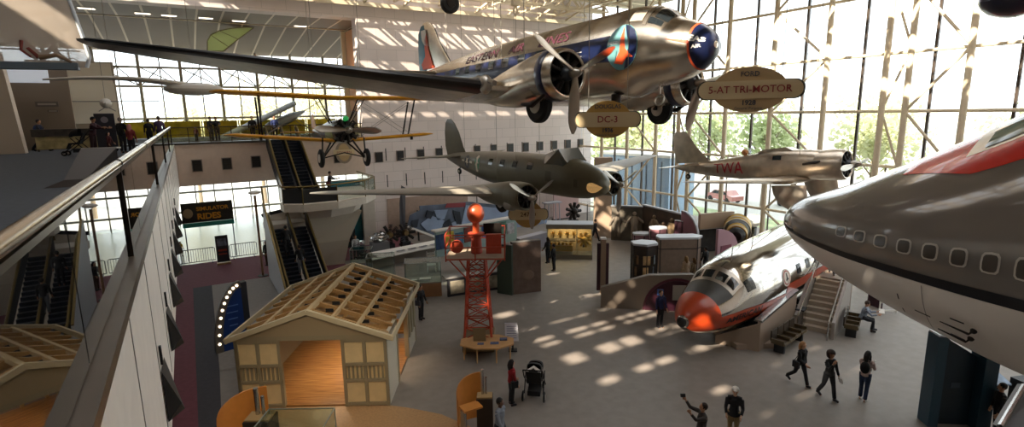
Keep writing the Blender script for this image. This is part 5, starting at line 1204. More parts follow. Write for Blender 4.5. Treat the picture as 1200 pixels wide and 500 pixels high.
for (px, py, l) in ((463, 284, 'radial engine with many cylinders on display by the taupe wall panel, left one'), (490, 286, 'radial engine on display below the mural, right one')):
    p = G(px, py+14); t = thing('radial_engine', l, 'engine', (p.x, 36.6, 0), radians(-90), 'radial engines below the mural')
    for k in range(9):
        a = 2*pi*k/9; b = MB(); 
        for j in range(5): b.cyl((0, (.28+.1*j)*cos(a), 1.25+(.28+.1*j)*sin(a)), (0, (.33+.1*j)*cos(a), 1.25+(.33+.1*j)*sin(a)), .12, n=8)
        b.obj('cylinder', enginedark, t, 40)
    MB().cyl((-.2, 0, 1.25), (.25, 0, 1.25), .27, .18, 16).obj('crankcase', mat('crank_brass', '#8a7450', .4, .7), t, 40)
    MB().box((-.1, 0, .3), (.5, .6, .6)).obj('stand', dkgrey, t)
# ---- glass display cases
def case(name, label, px, py, w, d, hb, hg, base, group=None, rz=0.0, items=None):
    p = G(px, py); t = thing(name, label, 'display case', (p.x, p.y, 0), rz, group)
    MB().box((0, d/2, hb/2), (w, d, hb)).obj('base', base, t)
    MB().box((0, d/2, hb+.03), (w+.04, d+.04, .06)).obj('deck', mat('deck_grey', '#8f8a80', .5), t)
    b = MB(); g0, g1 = hb+.06, hb+hg
    for (c_, dd) in (((0, .01, (g0+g1)/2), (w, .012, g1-g0)), ((0, d-.01, (g0+g1)/2), (w, .012, g1-g0)), ((-w/2, d/2, (g0+g1)/2), (.012, d, g1-g0)), ((w/2, d/2, (g0+g1)/2), (.012, d, g1-g0)), ((0, d/2, g1), (w, d, .012))): b.box(c_, dd)
    b.obj('glass_cover', caseglass, t)
    b = MB()
    for sx in (-1, 1):
        for yy in (0, d): b.beam((sx*w/2, yy, g0), (sx*w/2, yy, g1), .025)
        b.beam((sx*w/2, 0, g1), (sx*w/2, d, g1), .025)
    for yy in (0, d): b.beam((-w/2, yy, g1), (w/2, yy, g1), .025)
    b.obj('edge_frame', mat('case_edge', '#8f9a98', .3, .5), t)
    return t, p
basew = mat('case_wood', '#8f6a4a', .5, noise=.08)
t, p = case('display_case', 'large glass topped display case on a brown wooden base behind the walking man', 497, 348, 1.9, 1.1, .75, 1.15, basew, None, radians(-22))
b = MB(); b.box((.1, .5, .86), (.6, .35, .08)); b.box((-.5, .5, .84), (.3, .2, .04)); b.obj('exhibit_label', white, t)
t, p = case('display_case', 'tall empty glass display case left of the brown based case', 447, 340, 1.5, 1.0, .5, 1.4, mat('case_grey', '#77777a', .6), None, radians(-22))
t, p = case('display_case', 'low glass display case behind the timber house ridge', 424, 318, 1.3, .9, .5, .9, MATS['case_grey'], None, radians(-22))
p = G(480, 308); t = thing('reading_counter', 'long white sloping reading counter below the mural', 'counter', (p.x, p.y, 0), radians(9))
b = MB(); b.add([(-2.6, 0, .75), (2.6, 0, .75), (2.6, .6, 1.05), (-2.6, .6, 1.05), (-2.6, 0, .68), (2.6, 0, .68), (2.6, .6, .98), (-2.6, .6, .98)], [(0, 1, 2, 3), (7, 6, 5, 4), (0, 4, 5, 1), (1, 5, 6, 2), (2, 6, 7, 3), (3, 7, 4, 0)]); b.obj('top', white, t)
b = MB()
for k in range(6): b.box((-2.2+k*.85, .3, .905), (.6, .4, .01), T=Matrix.Translation((0, 0, 0)))
b.obj('graphics', mat('ctr_graphic', '#7a7880', .5, noise=.4, nscale=5), t); MB().box((0, .5, .4), (5, .12, .75)).obj('front_panel', mat('ctr_grey', '#8a8078', .6), t)
p = G(444, 300); t = thing('crumpled_foil_exhibit', 'shiny crumpled silver exhibit on the counter end', 'exhibit', (p.x+.1, p.y, .98))
b = MB(); rr = random.Random(3); vs_ = []
b.ball((0, 0, .3), .5, 14, (1.4, .8, .6)); 
for v in b.bm.verts: v.co += Vector((rr.uniform(-.12, .12), rr.uniform(-.12, .12), rr.uniform(-.08, .12)))
b.obj('foil', chrome, t); MB().box((0, 0, -.45), (1.2, .7, 1.0)).obj('pedestal', MATS['case_grey'], t)
t = thing('slatted_chair', 'white slatted chair beside the reading counter', 'chair', tuple(G(506, 318)), radians(-20))
b = MB(); b.box((0, 0, .45), (.55, .5, .05)); b.obj('seat', white, t); b = MB()
for k in range(4): b.box((0, .25, .6+k*.17), (.55, .04, .08))
b.obj('backrest', white, t)
for x in (-.25, .25):
    for y_ in (-.22, .24): MB().box((x, y_, .62 if y_ > 0 else .22), (.05, .05, 1.24 if y_ > 0 else .44)).obj('leg', white, t)
# low charcoal panel wall behind the tower, billboard, brown and green panels
def wallseg(name, label, cat, pa, pb, h, m, thick=.12, z0=0.0, parts=None, ya=None):
    a, c = (G(*pa) if len(pa) == 2 else Vector(pa)), (G(*pb) if len(pb) == 2 else Vector(pb))
    L = (c-a).length; t = thing(name, label, cat, (a.x, a.y, 0), atan2(c.y-a.y, c.x-a.x))
    MB().box((L/2, thick/2, z0+(h-z0)/2), (L, thick, h-z0)).obj('panel', m, t)
    return t, L
t, L = wallseg('low_display_wall', 'low charcoal display wall with pale squares left of the tower', 'wall', (525, 348), (590, 338), 1.0, mat('char_wall', '#34343a', .6))
for k in range(3): MB().box((L*(k+.5)/3, -.02, .5), (L/3-.3, .04, .7)).obj('pale_square', mat('pale_sq', '#8d8574', .6, noise=.3, nscale=3), t)
MB().box((L/2, .3, 1.03), (L+.2, .7, .06)).obj('top_shelf', mat('shelf_grey', '#7c7a78', .5), t)
t, L = wallseg('poster_billboard', 'white framed billboard of colourful aviation posters behind the tower', 'sign', (513, 318), (606, 296), 2.55, mat('bill_frame', '#8fa7a6', .5), .2, .9)
MB().box((L/2, .1, 2.58), (L+.3, .5, .1)).obj('white_top', white, t)
pcs = ['#27406a', '#c9b040', '#2f6a8a', '#8a3a2c', '#d0ccba', '#3a5a9a', '#c8b84a', '#4a6a5a', '#a8a8b0']
for k in range(9): MB().box((.25+k*(L-.4)/8.6, -.02, 1.85+.12*(k % 2)), ((L-.6)/9.6, .04, .95-.2*(k % 3)*.5)).obj('poster', mat('poster%d' % k, pcs[k], .6, noise=.4, nscale=3), t)
for x in (.2, L/2, L-.2): MB().box((x, .1, .45), (.12, .12, .9)).obj('post', white, t)
t, L = wallseg('green_panel', 'tall dark green panel joined to the brown slab right of the tower', 'panel', (583, 343), (600, 346), 2.75, mat('green_dk', '#39463c', .6), .2)
MB().box((L/2, .1, 2.76), (L, .22, .03)).obj('cap', MATS['shelf_grey'], t)
t, L = wallseg('brown_slab', 'tall brown rough slab panel right of the red tower', 'panel', (601, 345), (634, 341), 2.85, mat('brown_rough', '#6b5a52', .85, noise=.15, nscale=2, bump=.5, bscale=4), .3)
MB().box((L/2, .15, 2.87), (L, .32, .04)).obj('cap', MATS['shelf_grey'], t)
MB().ball((0, 0, 0), .35, 12, (1, .1, .8), Matrix.Translation((L*.55, .0, 1.0))).obj('relief', mat('relief_brown', '#7a675c', .8), t, True)
# glass counter strip from mural to the vitrine
t, L = wallseg('low_glass_wall', 'long low grey counter rail running beside the mural towards the vitrine', 'counter', (609, 297), (641, 288), 1.0, mat('lav_grey', '#8c8a94', .6), .5)
MB().box((L/2, .25, 1.03), (L, .6, .05)).obj('top', mat('lav_top', '#a8a6b0', .5), t)
# ---- vitrine of golden engines
p = G(641, 303); q = G(694, 304); L = (q-p).length
t = thing('engine_vitrine', 'lit glass vitrine full of golden engine parts under a white roof', 'display case', (p.x, p.y, 0), atan2(q.y-p.y, q.x-p.x))
MB().box((L/2, .6, .15), (L, 1.2, .3)).obj('base', mat('vit_base', '#7a7264', .6), t); MB().box((L/2, .6, 2.2), (L+.1, 1.3, .28)).obj('roof', mat('vit_roof', '#8f887c', .5), t)
MB().box((L/2, .6, 2.36), (L+.1, 1.3, .04)).obj('roof_top', mat('vit_top', '#c4ccd8', .5), t)
MB().box((L/2, 1.15, 1.15), (L, .06, 1.8)).obj('back', mat('vit_back', '#a08a68', .6), t)
b = MB(); b.box((L/2, .02, 1.18), (L, .012, 1.8)); b.box((0, .6, 1.18), (.012, 1.2, 1.8)); b.box((L, .6, 1.18), (.012, 1.2, 1.8)); b.obj('glass', caseglass, t)
b = MB()
for x in (.03, L*.66, L-.03): b.box((x, .05, 1.18), (.06, .06, 1.8))
b.obj('posts', mat('vit_post', '#b0a894', .5), t)
MB().box((L*.33, .5, 1.2), (L*.6, .7, .06)).obj('shelf', mat('vit_shelf', '#4a4034', .5), t)
l = bpy.data.lights.new('vitrine_lamp', 'AREA'); l.shape = 'RECTANGLE'; l.size = L*.9; l.size_y = .4; l.energy = 45; l.color = (1, .78, .45)
lo_ = bpy.data.objects.new('vitrine_lamp', l); COL.objects.link(lo_); lo_.location = t.matrix_basis @ Vector((L/2, .5, 2.0)) if False else Vector((p.x, p.y, 0))+Matrix.Rotation(atan2(q.y-p.y, q.x-p.x), 3, 'Z') @ Vector((L/2, .5, 2.02)); lo_.rotation_euler = (0, 0, atan2(q.y-p.y, q.x-p.x))
MB().box((L/2, .5, 2.045), (L*.9, .2, .02)).obj('light_strip', mat('strip_warm', '#ffd9a0', .5, emit='#ffcf90', estr=4), t)
gold = mat('gold_engine', '#b58d4a', .3, .9)
Rz = Matrix.Rotation(atan2(q.y-p.y, q.x-p.x), 4, 'Z'); TT = Matrix.Translation((p.x, p.y, 0)) @ Rz
def eng(label, x, z, r, n=7):
    w0 = TT @ Vector((x, .5, z)); g = thing('golden_engine', label, 'engine', w0, atan2(q.y-p.y, q.x-p.x), 'golden engines in the vitrine')
    b = MB(); b.ball((0, 0, 0), r*.5, 12); b.obj('crankcase', gold, g, True)
    for k in range(n): a = 2*pi*k/n; MB().cyl((0, -.05, 0), (r*cos(a), -.05, r*sin(a)), r*.2, n=8).obj('cylinder', gold, g)
    MB().box((0, .1, -r*.8), (r*.5, .1, .3)).obj('bracket', MATS['vit_shelf'], g)
for i in range(4): eng(['leftmost golden engine on the upper shelf of the vitrine', 'second golden engine from left on the vitrine shelf', 'third golden engine from left on the vitrine shelf', 'golden engine right end of the vitrine shelf'][i], .4+i*L*.155, 1.62, .2)
eng('large golden radial engine in the right bay of the vitrine', L*.83, 1.25, .52, 9)
g = thing('golden_engine_block', 'long golden engine block on the vitrine floor, left bay', 'engine', TT @ Vector((L*.3, .5, .3)), atan2(q.y-p.y, q.x-p.x))
MB().box((0, 0, .35), (1.6, .4, .4)).obj('block', gold, g); b = MB()
for k in range(6): b.cyl((-.65+k*.26, 0, .5), (-.65+k*.26, 0, .72), .09, n=10)
b.obj('cylinder_bank', gold, g)
# easel, white table behind the vitrine, and the exit pillar
t = thing('tan_pillar', 'tall tan square pillar with green exit sign right of the vitrine', 'pillar', (27.2, 31.6, 0), radians(-31))
MB().box((0, 0, 3.1), (1.25, 1.0, 6.2)).obj('shaft', mat('pillar_tan', '#a8917c', .7, noise=.03), t)
MB().box((0, -.52, 4.9), (.42, .06, .22)).obj('exit_sign', mat('exit_dark', '#18301c', .5), t); text_obj('lettering', 'EXIT', .18, mat('exit_green', '#3ad05a', .5, emit='#30e060', estr=1.5), Matrix.Translation((0, -.56, 4.9)) @ Matrix.Rotation(pi/2, 4, 'X'), t)
t = thing('drawing_easel', 'grey drafting table on thin legs behind the vitrine', 'table', tuple(G(647, 262)), 0)
MB().box((0, 0, 1.9), (1.6, .8, .1)).obj('top', mat('easel_grey', '#9a9aa2', .5), t)
for x in (-.65, .65):
    for y_ in (-.3, .3): MB().cyl((x, y_, 0), (x*.85, y_, 1.85), .05, n=8).obj('leg', MATS['easel_grey'], t)
t = thing('pink_panel', 'pale pink back panel behind the drafting table', 'panel', tuple(G(658, 258)), 0)
MB().box((.8, .4, 1.6), (2.8, .1, 3.2)).obj('panel', mat('pinkish', '#b89a96', .7), t); MB().box((.8, .5, .05), (2.8, .4, .1)).obj('foot', dkgrey, t)
t = thing('dark_engine_exhibit', 'dark multi cylinder engine on a stand behind the vitrine', 'engine', tuple(G(672, 268)), 0)
for k in range(9): a = 2*pi*k/9; MB().cyl((0, 0, 1.5), (.75*cos(a), 0, 1.5+.75*sin(a)), .14, n=8).obj('cylinder', enginedark, t)
MB().box((0, 0, .4), (.6, .6, .8)).obj('stand', dkgrey, t); MB().ball((0, -.1, 1.5), .3, 12).obj('crankcase', enginedark, t, True)
t = thing('book_stand', 'small white open book shaped panel on a pole behind the vitrine', 'sign', tuple(G(688, 270)), radians(-30))
MB().cyl((0, 0, 0), (0, 0, 2.2), .04, n=8).obj('pole', dkgrey, t); b = MB(); b.box((-.22, 0, 2.3), (.42, .3, .04)); b.box((.24, 0, 2.33), (.42, .3, .04)); b.obj('pages', white, t)
# ---- slender plum column
p = G(706, 343); t = thing('plum_column_kiosk', 'slender tan column kiosk with plum side wings standing alone on the floor', 'kiosk', (p.x, p.y, 0), radians(-31))
MB().box((0, 0, 1.5), (.26, .30, 3.0)).obj('column', mat('col_tan', '#8a7562', .6), t); MB().box((0, .05, 1.45), (.62, .14, 2.6)).obj('wings', mat('plum', '#3a1c28', .6), t); MB().box((0, 0, 3.03), (.3, .34, .08)).obj('cap', white, t)
# ---- picture walls on the right
phdark = mat('photo_dark', '#5c564c', .6, noise=.25, nscale=.8); phbr = mat('photo_brown', '#3a2c22', .6, noise=.4, nscale=1.2); pk = mat('mauve_panel', '#8a5f68', .7); plum = MATS['plum']
def figure_relief(par, x, z, h, m):
    b = MB(); b.tube([(x-.06*h, -.06, z), (x-.05*h, -.06, z+.35*h), (x, -.06, z+.5*h)], [.05*h, .07*h, .1*h], 8); b.tube([(x+.06*h, -.06, z), (x+.05*h, -.06, z+.35*h), (x, -.06, z+.5*h)], [.05*h, .07*h, .1*h], 8)
    b.tube([(x, -.06, z+.45*h), (x, -.06, z+.65*h), (x, -.06, z+.82*h)], [.11*h, .14*h, .08*h], 8); b.tube([(x-.1*h, -.06, z+.78*h), (x-.24*h, -.06, z+.6*h), (x-.3*h, -.06, z+.42*h)], [.05*h, .045*h, .04*h], 8); b.tube([(x+.1*h, -.06, z+.78*h), (x+.26*h, -.06, z+.66*h), (x+.36*h, -.06, z+.6*h)], [.05*h, .045*h, .04*h], 8); b.ball((x, -.06, z+.92*h), .075*h, 10)
    b.obj('picture_figure', m, par, True)
t, L = wallseg('photo_wall', 'grey photo wall with standing figure picture beside the tan pillar', 'wall', (716, 281), (752, 283), 2.6, phdark, .2)
MB().box((L/2, .1, 2.65), (L+.1, .3, .1)).obj('white_cap', mat('cap_pale', '#a8aab0', .5), t); figure_relief(t, L*.75, .2, 2.1, mat('fig_pale', '#a09484', .7)); figure_relief(t, L*.2, .3, 1.9, mat('fig_dim', '#6b6257', .7))
t, L = wallseg('photo_wall', 'dark brown photo wall with seated group picture, right of the grey photo wall', 'wall', (752, 283), (796, 298), 2.75, phbr, .2)
MB().box((L/2, .1, 2.8), (L+.1, .3, .1)).obj('white_cap', MATS['cap_pale'], t)
figure_relief(t, L*.35, .5, 1.8, mat('fig_tan', '#8a7458', .7)); figure_relief(t, L*.6, .3, 1.7, mat('fig_brown', '#5a4636', .7)); figure_relief(t, L*.8, .5, 1.9, MATS['fig_tan'])
def arch(name, label, pa, pb, h, m, edge=True):
    a, c = G(*pa), G(*pb); L = (c-a).length; t = thing(name, label, 'panel', (a.x, a.y, 0), atan2(c.y-a.y, c.x-a.x))
    pts = [(0, 0), (L, 0), (L, h*.45)]+[(L-L*(1-cos(radians(k*15))), h*.45+h*.55*sin(radians(k*15))) for k in range(1, 7)]+[(0, h)]
    T = Matrix.Rotation(pi/2, 4, 'X'); MB().prism(pts, -.08, .08, T).obj('panel', m, t)
    if edge:
        b = MB()
        for i in range(2, len(pts)-1): b.beam((pts[i][0], 0, pts[i][1]), (pts[i+1][0], 0, pts[i+1][1]), .22, .08)
        b.obj('white_edge', MATS['cap_pale'], t)
    return t, L, h
t, L, h = arch('arched_mauve_panel', 'mauve quarter arch panel with white rim right of the photo walls', (797, 300), (817, 304), 3.1, pk)
MB().box((L*.5, -.1, 1.4), (.4, .04, .6)).obj('picture', phbr, t)
t, L = wallseg('plum_partition', 'narrow plum panel between brown photo wall and quarter arch', 'panel', (789, 299), (798, 301), 2.4, plum, .2)
MB().box((L/2, .1, 2.42), (L, .22, .03)).obj('cap', MATS['cap_pale'], t)
t, L = wallseg('tan_top_panel', 'tan long panel above dark showcase left of the jet engine', 'panel', (819, 296), (858, 292), 2.7, mat('tan_pan', '#a8917a', .6), .25, 1.6)
MB().box((L/2, .3, .8), (L, .5, 1.6)).obj('showcase', mat('show_dark', '#2b2826', .4, noise=.4, nscale=3), t); MB().box((L/2, .04, 1.62), (L, .08, .05)).obj('ledge', MATS['cap_pale'], t)
# polygonal kiosks with white tops
def kiosk(name, label, px, py, pts, h, m, top=True, lit=False):
    p = G(px, py); t = thing(name, label, 'kiosk', (p.x+.25, p.y+.4, 0), radians(-31))
    MB().prism(pts, 0, h).obj('body', m, t); MB().prism([(x*1.05, y*1.05) for x, y in pts], h, h+.12).obj('top', mat('kiosk_top', '#c8ccd4', .45), t)
    b = MB(); n = len(pts)
    for i in range(n): b.beam((pts[i][0]*1.01, pts[i][1]*1.01, 0), (pts[i][0]*1.01, pts[i][1]*1.01, h), .05)
    for i in range(n): b.beam((*[v*1.01 for v in pts[i]], h*.72), (*[v*1.01 for v in pts[(i+1) % n]], h*.72), .04)
    b.obj('edge_trim', dkgrey, t)
    return t
hexp = lambda a, b_: [(a*cos(2*pi*(k+.5)/6), b_*sin(2*pi*(k+.5)/6)) for k in range(6)]
tk = mat('kiosk_taupe', '#8f7d70', .6, noise=.08)
t = kiosk('hexagonal_kiosk', 'tall hexagonal dark kiosk with white top and pictures, foremost of the cluster', 756, 335, hexp(.75, .62), 2.3, mat('kiosk_dark', '#3a322c', .5, noise=.4, nscale=1.6))
for a, m_ in ((-90, '#c9a878'), (-150, '#8a6a4a'), (-30, '#7c8a98')):
    b = MB(); b.box((.62*cos(radians(a)), .62*sin(radians(a)), 1.5), (.4, .04, .5), radians(a+90)); b.box((.62*cos(radians(a))-.05, .62*sin(radians(a)), .85), (.3, .04, .5), radians(a+90)); b.obj('picture', mat('kpic'+m_[1:], m_, .5, noise=.3, nscale=4), t)
kiosk('hexagonal_kiosk', 'small hexagonal kiosk with white top before the photo walls', 754, 296, hexp(.7, .5), 1.2, mat('mauve_k', '#8f6a72', .6))
kiosk('wide_kiosk', 'wide taupe polygonal kiosk with long white top behind the two bronze coated visitors', 798, 319, [(-1.3, -.5), (.9, -.5), (1.3, 0), (.9, .5), (-1.2, .5), (-1.4, 0)], 2.05, tk)
kiosk('mauve_pedestal', 'mauve rounded pedestal with flat top in front of the photo wall', 772, 302, hexp(.6, .4), 1.9, pk)
t, L, h = arch('arched_mauve_panel', 'mauve arched panel between wide kiosk and striped jet engine', (838, 318), (862, 312), 2.6, mat('mauve2', '#a8808a', .7), False)
MB().box((L*.4, -.1, 1.1), (L*.5, .03, .9)).obj('red_inset', mat('inset_red', '#6a2238', .6), t)
# round maroon module with arch, in front of the cluster
p = G(742, 350); q = G(836, 388); L = 4.6
t = thing('arched_history_module', 'taupe curved module wall with plum semicircle and white panels by the orange nose', 'exhibit', (17.6, 19.1, 0), radians(-40))
T = Matrix.Rotation(pi/2, 4, 'X')
MB().prism([(-.9, 0), (4.3, 0), (4.3, 1.6), (3.4, 1.85), (1.4, 1.75), (-.9, 1.05)], -.25, .05, T).obj('wall', mat('module_taupe', '#7c7064', .6), t)
sc_ = [(2.75+1.5*cos(radians(k*12)), 1.5*1.02*sin(radians(k*12))) for k in range(16)]
MB().prism(sc_, .05, .12, T).obj('semicircle', mat('semi_plum', '#3c1526', .5), t)
MB().prism([(2.75+1.62*cos(radians(k*12)), 1.62*1.02*sin(radians(k*12))) for k in range(16)], .03, .07, T).obj('arch_rim', mat('arch_rim', '#5a2a3a', .5), t)
MB().box((2.9, -.16, .95), (.75, .05, .75)).obj('text_panel', mat('txtp', '#a8a49c', .5), t); MB().box((1.95, -.16, .95), (.3, .05, .3)).obj('blue_label', mat('bluel', '#3a5a9a', .5), t)
b = MB(); b.box((3.9, -.2, 1.25), (.5, .05, .55), T=None); b.obj('white_leaflet', white, t)
# jet engine with striped banding
p = G(862, 300); t = thing('jet_engine_cutaway', 'striped cutaway jet engine with yellow bands beside the silver nose section', 'engine', (p.x, p.y, 0), radians(35))
b = MB(); b.lathe([(.3, -1.9), (.5, -1.6), (.55, -.6), (.75, -.2), (.78, .6), (.7, 1.2), (.82, 1.5), (.8, 1.8), (.4, 1.9)], Matrix.Translation((0, 0, 1.75)) @ Matrix.Rotation(pi/2, 4, 'Y'), 28); b.obj('core', enginedark, t, 40)
for k in range(11):
    x = -1.6+k*.33; r = .60+.22*(x > -.4); b = MB(); b.torus((0, 0, 0), r, .05, Matrix.Translation((x, 0, 1.75)) @ Matrix.Rotation(pi/2, 4, 'Y'), 28, 8); b.obj('ring', [gold, alu2, mat('ring_yellow', '#d8b84a', .4)][k % 3], t, True)
for x in (-1, 1): MB().box((x, 0, .55), (.2, .8, 1.1)).obj('cradle', dkgrey, t)
t = thing('silver_cowling', 'pale rounded silver cowling behind the striped jet engine', 'engine', tuple(G(880, 285)), radians(20))
b = MB(); b.ball((0, 0, 1.7), .8, 18, (1.7, .9, .55)); b.obj('shell', alu, t, True); MB().box((0, 0, .6), (.6, .5, 1.2)).obj('stand', dkgrey, t)
# ---- base of the airliner nose section, stairs, benches
t = thing('nose_section_base', 'taupe sloped base with shiny handrail under the airliner nose section', 'platform', (0, 0, 0))
bt_ = mat('base_taupe', '#9a8878', .6)
A = [G(850, 398), G(878, 412), G(884, 409)]
b = MB(); P0, P1, P2 = G(838, 402)*1, G(889, 412)*1, Vector((22.3, 12.9, 0))
def quad(b, p, q, z0, z1, th=.12):
    d = (q-p).normalized(); n_ = Vector((-d.y, d.x, 0))*th; b.add([p, q, q+n_, p+n_, p+Vector((0, 0, z0)), q+Vector((0, 0, z1)), q+n_+Vector((0, 0, z1)), p+n_+Vector((0, 0, z0))], [(3,2,1,0),(4,5,6,7),(0,1,5,4),(1,2,6,5),(2,3,7,6),(3,0,4,7)])
quad(b, P0, P1, .35, 1.2); quad(b, P1, P2, 1.25, 1.75)
b.obj('side_panel', bt_, t)
b = MB(); d_ = (P2-P1).normalized(); b.beam(P1+Vector((0, .1, 1.28)), P2+Vector((0, .1, 1.78)), .3, .1); b.obj('shiny_ledge', chrome, t)
MB().prism([(18.3, 12.9), (19.8, 12.1), (25.5, 13.6), (27.5, 15.3), (24, 16.0), (19.0, 14.6)], 0, .22).obj('cradle', bt_, t)
for (x, y) in ((20.2, 14.1), (25.2, 14.9)): MB().box((x, y, .32), (.8, 1.6, .3)).obj('saddle', dkgrey, t)
# stairs up to the cabin door
o = G(952, 392); t = thing('boarding_stairs', 'taupe boarding stairs with pale side walls leading up beneath the jumbo nose', 'stairs', (22.75, 12.2, 0), radians(18))
stp = mat('step_taupe', '#8f8072', .6)
for k in range(9): MB().box((k*.30+.15, 0, .10+k*.19), (.32, 1.25, .20)).obj('step', mat('step_edge', '#a89a8a', .6), t); 
b = MB()
for k in range(9): b.box((k*.30+.2, 0, (k*.19)/2), (.30, 1.22, k*.19+.01))
b.obj('stringer', stp, t)
for s_, nm in ((1, 0), (-1, 1)):
    b = MB(); y_ = s_*.72; b.add([(-.5, y_-.06, 0), (2.7, y_-.06, 0), (2.7, y_+.06, 0), (-.5, y_+.06, 0), (-.5, y_-.06, .75), (2.7, y_-.06, 2.75), (2.7, y_+.06, 2.75), (-.5, y_+.06, .75)], [(3,2,1,0),(4,5,6,7),(0,1,5,4),(1,2,6,5),(2,3,7,6),(3,0,4,7)]); b.obj('side_wall', mat('stair_side', '#a8a09a', .45, .1), t)
    b = MB(); b.tube([(-.75, y_-s_*.14, .0), (-.75, y_-s_*.14, .85), (-.5, y_-s_*.14, .95), (2.6, y_-s_*.14, 2.95)], .03, 8); b.obj('handrail', chrome, t, True)
MB().box((3.3, 0, .9), (1.4, 1.3, 1.8)).obj('top_platform', stp, t)
t = thing('steel_bin', 'small brushed steel box at the foot of the stairs beside the bench', 'bin', tuple(G(935, 384)), radians(18)); MB().box((0, 0, .45), (.5, .45, .9)).obj('body', chrome, t); MB().box((0, 0, .92), (.54, .49, .05)).obj('lid', dkgrey, t)
def seats(label, p, rz, n):
    t = thing('wooden_bench', label, 'bench', (p[0], p[1], 0), rz); wd = mat('bench_dark', '#3c3022', .5); we = mat('bench_edge', '#5a4a30', .5)
    for k in range(n):
        x = (k-(n-1)/2)*.56; s = MB(); s.box((x, 0, .42), (.5, .5, .08)); so_ = s.obj('seat', wd, t); MB().box((x, -.25, .44), (.5, .04, .1)).obj('front_edge', we, so_)
        s = MB(); s.box((x, .27, .68), (.5, .06, .42)); s.obj('backrest', wd, t)
    for k in range(n+1): MB().box(((k-n/2)*.56, 0, .5), (.035, .5, .2)).obj('armrest', we, t)
    for s_ in (-1, 1): MB().box((s_*n*.22, 0, .19), (.12, .4, .38)).obj('leg', dkgrey, t)
    return t
bp_ = (P1+P2)/2; seats('dark wooden bench with brass dividers against the nose section base', (bp_.x-.35+.15, bp_.y-.62), atan2(P2.y-P1.y, P2.x-P1.x), 4)
seats('dark wooden bench right of the stairs, man sitting at its end', (24.05, 11.35), radians(22), 3)
t, L = wallseg('plum_low_screen', 'low plum partition seen beneath the jumbo belly beyond the stairs', 'panel', (1016, 356), (1032, 362), 1.0, plum, .1); MB().box((L/2, .05, 1.02), (L, .14, .04)).obj('cap', white, t)
p = G(1040, 366); t = thing('white_frame_stand', 'small white steel frame stand beneath the jumbo belly', 'stand', (p.x, p.y, 0), radians(-31))
b = MB()
for x in (-.4, .4): b.beam((x, 0, 0), (x, 0, .9), .05)
for z in (.1, .5, .9): b.beam((-.4, 0, z), (.4, 0, z), .05)
b.obj('frame', white, t); MB().box((0, .02, .7), (.7, .02, .3)).obj('panel', mat('stand_blue', '#8fa0c0', .5), t)
# ---- tall blue black cabinet bottom right
p0 = G(1081, 497); t = thing('tall_blue_cabinet', 'tall dark blue standing display cabinet with white edge lights, bottom right', 'cabinet', (18.5, 6.35, 0), radians(-37))
cb = mat('cabinet_blue', '#152a38', .35, noise=.15, nscale=1); 
MB().box((.14, .2, 1.45), (.28, .5, 2.9)).obj('left_post', mat('cabinet_teal', '#28485a', .35), t)
T = Matrix.Rotation(pi/2, 4, 'X')
MB().prism([(.26, 0), (1.3, 0), (1.3, 2.2), (.26, 2.85)], -.3, -.15, T).obj('screen', cb, t)
MB().box((1.45, .1, 1.35), (.38, .6, 2.7)).obj('right_post', mat('cabinet_right', '#173342', .35), t)
MB().box((.14, .2, 2.93), (.26, .48, .05)).obj('light_cap', mat('cap_lit', '#dfe8f0', .4), t); MB().box((1.45, .1, 2.73), (.36, .58, .04)).obj('light_cap', MATS['cap_lit'], t)  # plain pale caps on both posts, not emissive
MB().box((.75, .13, 1.3), (.25, .02, .16)).obj('label', mat('cab_label', '#3a4a5a', .5), t)
p = G(1160, 452); t = thing('graphic_table', 'tilted blue and white graphic table behind the blue cabinet', 'table', (21.2, 6.2, 0), radians(-30))
b = MB(); b.add([(-.9, -.4, .85), (.9, -.4, .85), (.9, .5, 1.15), (-.9, .5, 1.15), (-.9, -.4, .8), (.9, -.4, .8), (.9, .5, 1.1), (-.9, .5, 1.1)], [(0, 1, 2, 3), (7, 6, 5, 4), (0, 4, 5, 1), (1, 5, 6, 2), (2, 6, 7, 3), (3, 7, 4, 0)]); b.obj('top', mat('tabletop_blue', '#7f93ae', .4, noise=.4, nscale=2), t)
for x in (-.7, .7): MB().box((x, 0, .42), (.08, .5, .84)).obj('leg', dkgrey, t)
t = thing('dark_rail_fence', 'dark steel rail fence in the bottom right corner beside the graphic table', 'railing', (21.8, 5.0, 0), radians(-20))
b = MB()
for z in (.5, .8, 1.1): b.beam((0, 0, z), (2.2, 0, z), .05)
for x in (0, 1.1, 2.2): b.beam((x, 0, 0), (x, 0, 1.15), .07)
b.obj('rails', mat('fence_dark', '#2a2c30', .4, .4), t); MB().box((.4, .3, .5), (.8, .5, 1.0)).obj('cabinet', dkgrey, t)
p = G(1190, 500, 4.5); t = thing('glass_ramp_panel', 'sloping grey glass balustrade panel cut by the bottom right corner', 'railing', (0, 0, 0))
a, c, d_, e_ = G(1172, 500, 6.4), G(1200, 452, 6.4), G(1230, 452, 6.2), G(1230, 500, 6.2)
b = MB(); b.add([a, e_, d_, c]+[v+Vector((.0, .06, .0)) for v in (a, e_, d_, c)], [(0, 1, 2, 3), (7, 6, 5, 4), (0, 4, 5, 1), (1, 5, 6, 2), (2, 6, 7, 3), (3, 7, 4, 0)]); b.obj('panel', mat('ramp_glass', '#7a8088', .3), t); b = MB(); b.cyl(a, c, .03, n=8); b.obj('edge_rail', chrome, t)
